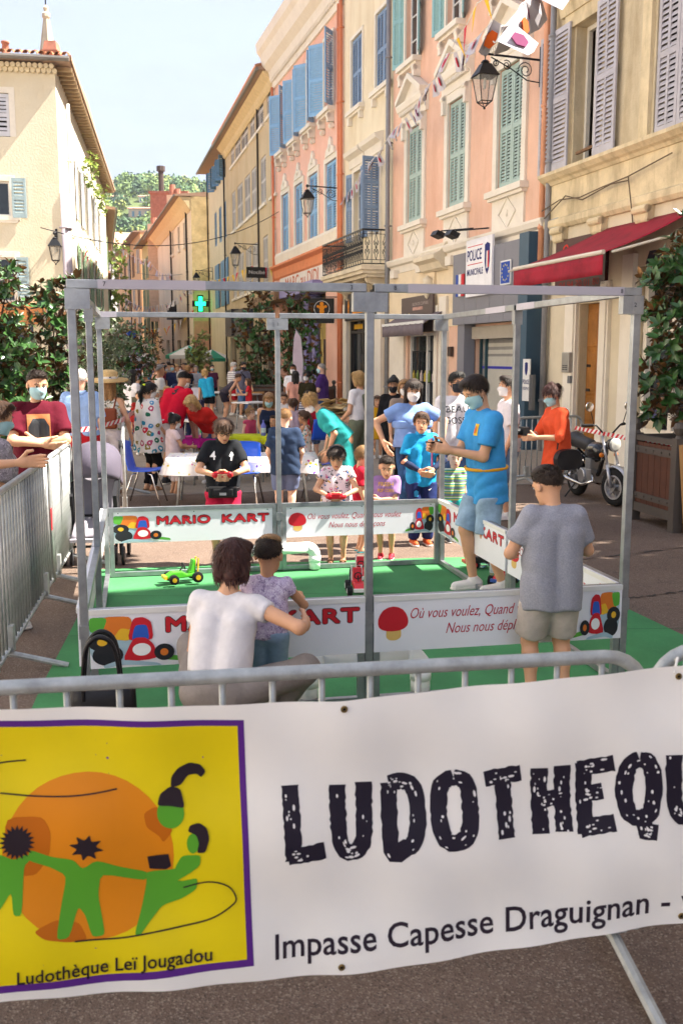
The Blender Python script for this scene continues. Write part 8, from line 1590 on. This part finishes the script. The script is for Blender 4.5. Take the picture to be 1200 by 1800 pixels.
bunting('cluster of big white paper flags painted with orange loops',[at(960,-60,9.5),at(915,8,9.2),at(880,45,9),at(866,72,9)],8,.3,'w','rect',.06,5)
bunting('red and yellow triangle bunting crossing before the ochre house',[at(590,415,36),at(520,440,42),at(440,466,50),at(335,492,62)],30,.42,'ryy','tri',.35,4)
bunting('white flag line hanging far across the street',[at(206,428,120),at(262,456,95),at(300,480,80),at(345,498,66)],30,.55,'w','rect',.5,6)
bunting('lower white flag line above the crowd',[at(222,525,90),at(280,535,75),at(330,500,66)],26,.5,'w','rect',.4,7)
bunting('yellow and orange flag line low over the crowd',[at(235,560,80),at(275,578,70),at(345,540,60)],14,.5,'yoyw','tri',.3,9)
bunting('red and yellow flags along the cream street wall',[at(141,405,33),at(150,430,35),at(166,450,40),at(182,478,46)],11,.36,'ryr','tri',.2,10)
for k,(a_,b2,lab) in enumerate(((at(72,400,29),at(490,372,44),'thin cable slung across the street between the houses'),(at(200,462,110),at(372,470,68),'second cable further up the street'))):
 d=b2-a_;m=MB();m.tube([a_+d*t_/20-Vector((0,0,.9*4*t_/20*(1-t_/20)))-a_ for t_ in range(21)],.014,4);o=m.build('overhead_cable',BLACK,loc=a_);tag(o,lab,'cable')
# loose wires on the yellow house
for k,pts in enumerate(([(968,372),(1000,352),(1035,348),(1075,330),(1120,312),(1200,270)],[(972,385),(1010,345),(1040,352),(1090,325),(1122,318)],[(1122,312),(1126,350),(1130,392)])):
 m=MB();m.tube([(wb.loc(px,py)[0],.2,wb.loc(px,py)[1]) for px,py in pts],.012,5);wb.part('loose_wire',m,M('wire brown','6a5a45'))
# pushchair
PUS=M('pushchair lilac cloth','56505e',rough=.85,var=.08);PUB=M('pushchair black','1c1c20',rough=.6);PUW=M('pushchair pale cloth','98949d',rough=.85,var=.08)
p=gp(172,985);pu=thing('pushchair','empty lilac grey pushchair with its hood up beside the left barrier','pushchair',(p.x,p.y,0),R(6))
for sx in(-.2,.2):
 for y in(-.22,.25):
  for dx in(-.035,.035):m=MB();m.lathe([(.05,-.014),(.085,-.011),(.085,.011),(.05,.014)],(sx*1.15+dx,y,.085),16,(1,0,0));w_=m.build('wheel',PUB,pu);m=MB();m.lathe([(.045,-.016),(.045,.016)],(sx*1.15+dx,y,.085),10,(1,0,0));m.build('hub',M('pushchair hub','55555c',rough=.5),w_)
 m=MB();m.tube([(sx,.25,.1),(sx,.05,.45),(sx*1.05,-.02,.62),(sx*1.1,.22,.98),(sx*1.1,.28,1.06),(sx*1.02,.36,1.08)],.014,8);m.tube([(sx,-.22,.1),(sx,.0,.5),(sx*1.05,.12,.72)],.013,8);m.build('side_tube',PUB,pu,smooth=True)
 m=MB();m.tube([(sx*1.1,.26,1.03),(sx*1.06,.33,1.075),(sx,.4,1.075)],.022,8);m.build('handle',PUB,pu,smooth=True);m=MB();m.obox((sx*.98,-.03,.52),(.018,0,0),(0,.09,.06),(0,-.05,.17));m.build('side_wing',PUB,pu)
m=MB();m.bar((-.2,-.2,.17),(.2,-.2,.17),.02);m.bar((-.2,.22,.17),(.2,.22,.17),.02);m.bar((-.2,.05,.42),(.2,.05,.42),.02);m.build('cross_bar',PUB,pu)
m=MB();vs=[]
prof=[(-.3,.27),(-.27,.30),(-.14,.36),(.0,.40),(.06,.46),(.1,.6),(.17,.8),(.2,.9)]
for y,z in prof:
 for k in range(9):x=-.18+.36*k/8;vs.append((x,y+.05*(1-(x/.18)**2),z))
m.add(vs,[(j*9+i,j*9+i+1,(j+1)*9+i+1,(j+1)*9+i) for j in range(len(prof)-1) for i in range(8)]);o=m.build('seat',PUW,pu,smooth=True);o.modifiers.new('thick','SOLIDIFY').thickness=.03
m=MB();vs=[]
for j in range(8):
 a=R(8+100*j/7);
 for k in range(13):b=math.pi*k/12;vs.append((.235*math.cos(b),.16-.36*math.sin(a)*math.sin(b)**.8+.05,.72+.12*math.cos(a)*1.0+.27*math.sin(b)**.6*(.55+.45*math.cos(a))))
m.add(vs,[(j*13+i,j*13+i+1,(j+1)*13+i+1,(j+1)*13+i) for j in range(7) for i in range(12)]);o=m.build('hood',PUS,pu,smooth=True);o.modifiers.new('thick','SOLIDIFY').thickness=.01
m=MB();m.box(-.19,.19,-.36,-.28,.235,.262);m.build('foot_rest',PUW,pu);m=MB();m.obox((0,-.0,.52),(.028,0,0),(0,.012,0),(0,.03,.11));m.build('harness',PUB,pu)
# chairs
BLUP=M('blue moulded plastic','1f55c8',rough=.35,var=.03)
def chair(label,loc,rz,col=BLUP):
 t=thing('plastic_chair',label,'chair',loc,rz,'blue moulded plastic chairs');m=MB();vs=[];prof=[(.22,.45),(.19,.44),(.05,.425),(-.1,.425),(-.17,.44),(-.2,.5),(-.225,.6),(-.25,.72),(-.27,.82)]
 for j,(y,z) in enumerate(prof):
  for k in range(9):u_=-1+2*k/8;w_=.21-.02*abs(j-3)/5;vs.append((w_*u_,y+(.035*u_*u_ if j>4 else 0),z+(.02*u_*u_ if j<5 else-.02*u_**4)))
 m.add(vs,[(j*9+i,j*9+i+1,(j+1)*9+i+1,(j+1)*9+i) for j in range(8) for i in range(8)]);o=m.build('shell',col,t,smooth=True);o.modifiers.new('thick','SOLIDIFY').thickness=.008
 for sx in(-1,1):
  for y0,y1 in((.13,.24),(-.12,-.25)):m=MB();m.tube([(sx*.15,y0*.6,.415),(sx*.17,y0,.40),(sx*.22,y1,.01)],.011,8);m.build('leg',CHROME,t,smooth=True)
 return t
chair('blue plastic chair standing side on by the floral blouse',(*gp(256,886).xy,0),R(-92));chair('blue plastic chair half hidden by the boy in the black polo',(*gp(428,892).xy,0),R(175));chair('blue plastic chair beside the bending turquoise dress',(*gp(552,872).xy,0),R(-70));chair('blue plastic chair by the seated boy in crimson',(*gp(562,815).xy,0),R(20))
SPL=pattern_mat('paint splashed cloth','dcd8d6',['6a3aa0','2f7ac9','c9b81e','c9b81e','dcd8d6','dcd8d6','b03a8a'],'spots',15,.27)
def table(label,A,B,depth,z,topm,cloth=None,drop=.3,legs='steel',group=None):
 A,B=Vector(A),Vector(B);A.z=B.z=0;u=(B-A).normalized();L_=(B-A).length;t=thing('folding_table',label,'table',A,math.atan2(u.y,u.x),group);m=MB();m.box(0,L_,0,depth,z-.035,z);m.build('table_top',topm,t,bevel=.006)
 for x in(.12,L_-.12):
  for y in(.06,depth-.06):m=MB();m.tube([(x,y,0),(x+(.06 if x<L_/2 else-.06),y,z-.035)],.016,8);m.build('leg',STEEL2,t,smooth=True)
 if cloth:
  m=MB();n=40;ring_=[]
  per=[(-.01,-.01),(L_+.01,-.01),(L_+.01,depth+.01),(-.01,depth+.01)]
  for e in range(4):
   a,b=Vector(per[e]),Vector(per[(e+1)%4])
   for k in range(n//2):ring_.append(a+(b-a)*k/(n//2))
  N_=len(ring_);cx=Vector((L_/2,depth/2));vs=[(p.x,p.y,z+.006) for p in ring_]
  for j in(1,2,3):
   for i,p in enumerate(ring_):o=(p-cx).normalized()*(.012+.02*math.sin(i*1.1)+.01*math.sin(i*2.7))*j;vs.append((p.x+o.x,p.y+o.y,z-drop*j/3*(1+.12*math.sin(i*.35))))
  m.add(vs,[tuple(range(N_))]+[(j*N_+i,(j+1)*N_+i,(j+1)*N_+(i+1)%N_,j*N_+(i+1)%N_) for j in range(3) for i in range(N_)])
  o=m.build('table_cloth',cloth,loc=A,rotz=math.atan2(u.y,u.x),smooth=True);tag(o,label.replace('table','tablecloth on the table') if 'cloth' not in label else 'cloth of the '+label,'tablecloth')
 return t
WT=M('white table top','d2cfcc',rough=.5)
table('long low table under a paint splashed white cloth',gp(292,806,.62),gp(557,804,.62),.7,.62,WT,SPL,.2)
table('craft table under a lime yellow cloth',gp(395,770,.68),gp(476,770,.68),.8,.68,WT,fab('lime yellow','b9bc1e'),.1);table('craft table under a magenta cloth',gp(328,774,.68),gp(384,772,.68),.8,.68,WT,fab('magenta cloth','b0207a'),.1)
for k,(a_,b2,lab) in enumerate((((414,694),(461,692),'white folding table in front of the man in grey polo'),((436,708),(480,706),'white folding table beside the braided woman'),((438,726),(478,726),'small white table behind the baby girl'),((338,740),(385,738),'white folding table behind the blonde woman in red'),((392,690),(412,688),'white folding table under the craft boxes'))):table(lab,gp(*a_,.72),gp(*b2,.72),.65,.72,WT,group='white folding tables')
table('wooden craft table of the seated children',gp(515,742,.7),gp(640,736,.7),.6,.7,M('craft table wood','a87844',rough=.6,var=.15))
for px,py,c,lab in((354,752,'2fae5a','tall green paint bottle on the magenta table'),(462,757,'6a70c4','tall violet paint bottle on the lime table')):b_o=gp(px,py+8,.7);bottle('paint_bottle',lab,(b_o.x,b_o.y+.12,.685),.24,.04,M('paint '+c,c,rough=.4),M('paint cap '+c,c,rough=.4),group='paint bottles')
for k,(px,py) in enumerate(((432,690),(452,692),(400,686))):b_o=gp(px,py,.72);m=MB();m.box(-.22,.22,-.15,.15,0,.05);o=m.build('wooden_tray',M('tray wood','a87c4c',rough=.7),loc=(b_o.x,b_o.y+.2,.722));tag(o,('shallow wooden tray near the grey polo','shallow wooden tray at the table end','shallow wooden tray by the bending woman')[k],'tray')
# straw coloured paper heap on the craft table
b_o=gp(590,732,.7);m=MB();rr2=random.Random(3)
for k in range(26):a=rr2.uniform(0,6.28);c=Vector((rr2.uniform(-.25,.25),rr2.uniform(-.15,.15),rr2.uniform(.01,.3)));m.obox(c,Vector((math.cos(a),math.sin(a),rr2.uniform(-.3,.3)))*.16,Vector((-math.sin(a),math.cos(a),rr2.uniform(-.4,.4)))*.10,Vector((0,0,.006)))
o=m.build('paper_sacks',M('kraft paper','c2a674',rough=.8,var=.15),loc=(b_o.x,b_o.y+.3,.71));tag(o,'heap of crumpled kraft paper on the wooden craft table','paper');o['kind']='stuff'
# black handbag on the carpet
p=at(182,1250,4.52);hb=thing('handbag','black leather handbag with two loop handles standing on the carpet','bag',(p.x,p.y,.012),R(8));hb.scale=(1.12,1.2,1.38);BL=M('bag black leather','17161a',rough=.45);m=MB()
vs=[]
for j in range(5):
 z=.26*j/4;w_=.15-.015*j/4;d_=.075-.05*j/4
 for k in range(16):a=2*math.pi*k/16;vs.append((w_*math.copysign(abs(math.cos(a))**.5,math.cos(a)),d_*math.copysign(abs(math.sin(a))**.6,math.sin(a)),z+(.02*math.cos(a)**2 if j==4 else 0)))
m.add(vs,[(j*16+i,j*16+(i+1)%16,(j+1)*16+(i+1)%16,(j+1)*16+i) for j in range(4) for i in range(16)]+[tuple(range(16))[::-1],tuple(range(64,80))]);m.build('body',BL,hb,smooth=True)
for y in(-.03,.03):m=MB();m.tube(smooth_line([(-.075,y,.2),(-.075,y,.28),(-.055,y*1.3,.39),(0,y*1.4,.425),(.055,y*1.3,.39),(.075,y,.28),(.075,y,.2)],5),.009,6);m.build('handle',BL,hb,smooth=True)
# cardboard leaning on the planter
m=MB();m.obox((0,0,.48),(.25,-.1,0),(.01,.02,.004),(-.03,.06,.48));o=m.build('cardboard_sheet',M('cardboard','a37b4c',rough=.85,var=.08,vs=4),loc=(pB.x+.27,pB.y-.2,0));tag(o,'sheet of brown cardboard leaning against the big planter','cardboard')
# motorcycle
f0=gp(1080,890);dr=Vector((.22,-.975,0)).normalized();mo=thing('motorcycle','small black and chrome motorcycle parked by the oak door','motorcycle',(f0.x-dr.x*1.08,f0.y-dr.y*1.08,0),math.atan2(dr.y,dr.x))
MBK,TYR,ALU,SLV=M('motorcycle black paint','121316',rough=.25,coat=.5),M('tyre rubber','1a1a1b',rough=.85),M('engine alloy','a5a5a6',rough=.3,metal=.85,var=.15),M('silver paint','b5b5b8',rough=.3,metal=.6)
def mwheel(x,r,w_,ry):
 c=Vector((x,0,r));ax=Vector((-math.sin(ry),math.cos(ry),0));m=MB();m.lathe([(r*.62,-w_*.8),(r*.85,-w_),(r*.97,-w_*.6),(r,0),(r*.97,w_*.6),(r*.85,w_),(r*.62,w_*.8)],c,28,ax,cap=False);wh=m.build('wheel',TYR,mo,smooth=True)
 m=MB();m.lathe([(r*.55,-w_*.9),(r*.64,-w_*.9),(r*.64,w_*.9),(r*.55,w_*.9),(r*.55,-w_*.9)],c,24,ax,cap=False);m.build('rim',SLV,wh);m=MB();m.lathe([(r*.2,-w_*1.1),(r*.2,w_*1.1)],c,12,ax);u1=Vector((math.cos(ry),math.sin(ry),0))
 for k in range(5):a=k*1.2566;m.bar(c+(u1*math.cos(a)+Vector((0,0,1))*math.sin(a))*r*.18,c+(u1*math.cos(a)+Vector((0,0,1))*math.sin(a))*r*.6,.03,w_*1.0)
 m.build('hub',ALU,wh);return c,u1,ax
ry=R(14);fc_,fu,fax=mwheel(1.08,.245,.055,ry);mwheel(0,.245,.06,0)
top_=Vector((.84,0,.86))
for sg in(-1,1):
 o_=fax*sg*.085;m=MB();m.tube([fc_+o_,fc_+o_+(top_-fc_)*.45],.026,8);m.tube([fc_+o_+(top_-fc_)*.45,top_+o_+Vector((-.03,0,.02))],.018,8);m.build('fork_leg',SLV,mo,smooth=True)
m=MB();vs=[]
for k in range(13):
 a=R(-15+165*k/12);
 for wv in(-.065,0,.065):rr=.285-(.02 if wv else 0);vs.append(fc_+fu*rr*math.cos(a)+Vector((0,0,rr*math.sin(a)))+fax*wv)
m.add(vs,[(3*k+j,3*k+j+1,3*k+j+4,3*k+j+3) for k in range(12) for j in range(2)]);o=m.build('mudguard',M('silver paint'),mo,smooth=True);o.modifiers.new('thick','SOLIDIFY').thickness=.006
m=MB();c=Vector((.93,.0,.78))+fu*.05;m.lathe([(.02,-.1),(.07,-.08),(.092,-.02),(.095,.0),(.095,.012)],c,18,fu);hl=m.build('headlight',MBK,mo,smooth=True);m=MB();m.lathe([(.094,.013),(.07,.025),(.01,.034)],c,18,fu);m.build('lens',M('headlight lens','c9c9c2',rough=.1,spec=.8),hl)
m=MB();hb0=top_+Vector((-.02,0,.04));m.tube([hb0+fax*.36+fu*-.1+Vector((0,0,.12)),hb0+fax*.2+Vector((0,0,.12)),hb0+fax*.06,hb0-fax*.06,hb0-fax*.2+Vector((0,0,.12)),hb0-fax*.36-fu*.1+Vector((0,0,.12))],.012,8);m.build('handlebar',BLACK,mo,smooth=True)
for sg in(-1,1):
 m=MB();e=hb0+fax*sg*.36-fu*.1+Vector((0,0,.12));m.tube([hb0+fax*sg*.24+Vector((0,0,.12))-fu*.02,e],.019,8);m.build('grip',TYR,mo);m=MB();b0=hb0+fax*sg*.24+Vector((0,0,.13));m.tube([b0,b0+fax*sg*.06+Vector((0,0,.18))],.006,5);mi=m.build('mirror_stem',BLACK,mo);m=MB();m.lathe([(.01,-.012),(.06,-.006),(.062,.006),(.01,.008)],b0+fax*sg*.08+Vector((0,0,.23)),14,-fu);m.build('mirror',CHROME,mi)
 m=MB();m.ball(Vector((.86,0,.64))+fax*sg*.12,.032,8);m.build('indicator',M('indicator amber','d9760f',rough=.3),mo,smooth=True)
m=MB();m.tube([(.82,0,.78),(.62,0,.58),(.42,0,.5),(.2,0,.55),(0,0,.62)],.04,8);m.tube([(.78,0,.72),(.6,0,.36),(.3,0,.25),(0,.0,.26)],.03,8);m.build('frame',MBK,mo,smooth=True)
V,Q=Sdf().ell((.50,0,.66),(.2,.11,.12),k=.04).cone((.62,0,.66),(.36,0,.60),.11,.08,.05).mesh(.016);mesh_np('tank',V,Q,MBK,mo,smooth=True)
V,Q=Sdf().cone((.34,0,.72),(-.12,0,.76),.085,.10,.04).ell((-.1,0,.78),(.16,.11,.08),k=.05).mesh(.016);mesh_np('seat',V,Q,M('seat vinyl','2a2a2c',rough=.5),mo,smooth=True)
m=MB();m.box(.28,.58,-.11,.11,.24,.42);[m.box(.40+k*.03,.418+k*.03,-.10,.10,.42,.56) for k in range(5)];m.lathe([(.09,-.14),(.1,-.13),(.1,.13),(.09,.14)],(.36,0,.32),14,(0,1,0));m.build('engine',ALU,mo,bevel=.01)
for sg in(-1,1):m=MB();m.tube([(.55,sg*.08,.38),(.66,sg*.1,.28),(.4,sg*.13,.2),(-.1,sg*.14,.24),(-.25,sg*.14,.27)],[.018,.018,.02,.035,.038],8);m.build('exhaust',CHROME,mo,smooth=True);m=MB();m.tube([(-.02,sg*.1,.28),(-.05,sg*.1,.6)],.03,8);m.build('shock_absorber',CHROME,mo,smooth=True);m=MB();m.obox((.2,sg*.09,.52),(.1,0,0),(0,.012,0),(0,0,.09));m.build('side_panel',MBK,mo,bevel=.02)
m=MB();m.tube([(.2,-.1,.24),(.16,-.26,.01)],.012,6);m.build('side_stand',BLACK,mo)
# feather flag, parasols, van
p=at(533,700,29.5);ff=thing('feather_flag','narrow pale lilac feather flag before the slim magnolia','flag',(p.x,29.5,0));m=MB();m.tube([(0,0,0),(0,0,1.8),(-.06,0,2.45),(-.22,0,2.7)],.015,6);m.build('pole',M('flag pole','8a8a90',metal=.5,rough=.4),ff,smooth=True);m=MB();m.prism([(0,.6),(.02,1.8),(-.05,2.4),(-.2,2.68),(-.27,2.4),(-.3,1.9),(-.28,.6)],(0,0,0),(1,0,0),(0,0,1),(0,.01,0));m.build('sail',M('flag lilac','b9a9b4',rough=.8,var=.1),ff)
for px,py,Y,c,lab in((332,618,56,'3f9a7c','green and white parasol beside the pale leaved tree'),(373,624,62,'2f8a6c','second green parasol further up the street'),(228,622,48,'8f86a8','lilac parasol above the white van')):
 c0=at(px,py,Y);t=thing('parasol',lab,'parasol',(c0.x,Y,0),group='parasols up the street');m=MB();m.tube([(0,0,0),(0,0,c0.z+.1)],.03,6);m.build('pole',WHITE,t);m=MB();n=8
 for k in range(n):a0,a1=2*math.pi*k/n,2*math.pi*(k+1)/n;m.cur=k%2;m.add([(0,0,c0.z+.35),(1.3*math.cos(a0),1.3*math.sin(a0),c0.z-.2),(1.3*math.cos(a1),1.3*math.sin(a1),c0.z-.2),(1.3*math.cos(a0),1.3*math.sin(a0),c0.z-.4),(1.3*math.cos(a1),1.3*math.sin(a1),c0.z-.4)],[(0,1,2),(1,3,4,2)])
 m.build('canopy',[M('parasol '+c,c,rough=.8),M('parasol white','d6d2cc',rough=.8)],t)
p=at(222,640,40);van=thing('delivery_van','white van parked among the crowd on the left','van',(p.x,40,0),R(10));VW=M('van white paint','dadada',rough=.3,coat=.4);m=MB();m.prism([(-.85,.35),(.85,.35),(.85,1.0),(.74,1.82),(.6,1.92),(-.6,1.92),(-.74,1.82),(-.85,1.0)],(0,0,0),(1,0,0),(0,0,1),(0,3.8,0));m.build('body',VW,van,bevel=.05)
m=MB();m.prism([(-.72,1.05),(.72,1.05),(.62,1.72),(-.62,1.72)],(0,-.012,0),(1,0,0),(0,0,1),(0,.01,0));m.build('windscreen',GLASS,van);m=MB();m.box(-.88,.88,-.08,.1,.3,.55);m.build('bumper',M('bumper grey','4a4a4e'),van)
for sx in(-.7,.7):
 m=MB();m.box(sx-.1,sx+.1,-.02,.01,.7,.95);m.build('headlight',M('headlight lens'),van)
 for y in(.7,3.0):m=MB();m.lathe([(.2,-.1),(.33,-.1),(.33,.1),(.2,.1)],(sx*1.1,y,.33),16,(1,0,0));m.build('wheel',TYR,van)
x,z=ls.loc(183,610);aw2=thing('striped_awning','faded striped awning reaching out over the crowd on the left','awning',(at(205,600,52).x,52,0));c0=at(205,598,52).z;m=MB()
for k in range(8):m.cur=k%2;y0,y1=k*.5,(k+1)*.5;m.add([(-.8,y0,c0+.5),(1.3,y0,c0-.35),(1.3,y1,c0-.35),(-.8,y1,c0+.5),(-.8,y0,c0+.47),(1.3,y0,c0-.38),(1.3,y1,c0-.38),(-.8,y1,c0+.47)],[(0,1,2,3),(7,6,5,4),(0,4,5,1),(1,5,6,2)])
m.build('canvas',[M('awning cream','cfc3b0',rough=.8),M('awning brown','6d5a4c',rough=.8)],aw2);m=MB();m.bar((1.3,0,c0-.37),(1.3,4,c0-.37),.05);m.build('front_bar',WHITE,aw2);m=MB();m.tube([(1.25,.1,0),(1.25,.1,c0-.36)],.025,6);m.tube([(1.25,3.9,0),(1.25,3.9,c0-.36)],.025,6);m.build('poles',WHITE,aw2)
# white notice on the far barrier
p=at(327,690,gp(327,677,1).y-.06);m=MB();m.box(-.42,.42,-.01,.01,-.22,.3);o=m.build('paper_notice',M('notice paper','d3cdd6',rough=.7),loc=(p.x,p.y,.62));tag(o,'white paper notice tied on the far barrier','notice')
# thin summer air over the whole place
m=MB();m.box(-640,440,-40,800,-3,150);hz_=m.build('haze',[])
hm_=bpy.data.materials.new('haze air');hm_.use_nodes=True;hm_.node_tree.nodes.clear();ho_=hm_.node_tree.nodes.new('ShaderNodeOutputMaterial');hv_=hm_.node_tree.nodes.new('ShaderNodeVolumePrincipled')
hv_.inputs['Color'].default_value=(.82,.9,1,1);hv_.inputs['Density'].default_value=.00018;hv_.inputs['Anisotropy'].default_value=.3;hm_.node_tree.links.new(hv_.outputs['Volume'],ho_.inputs['Volume'])
hz_.data.materials.clear();hz_.data.materials.append(hm_);hz_['kind']='stuff'
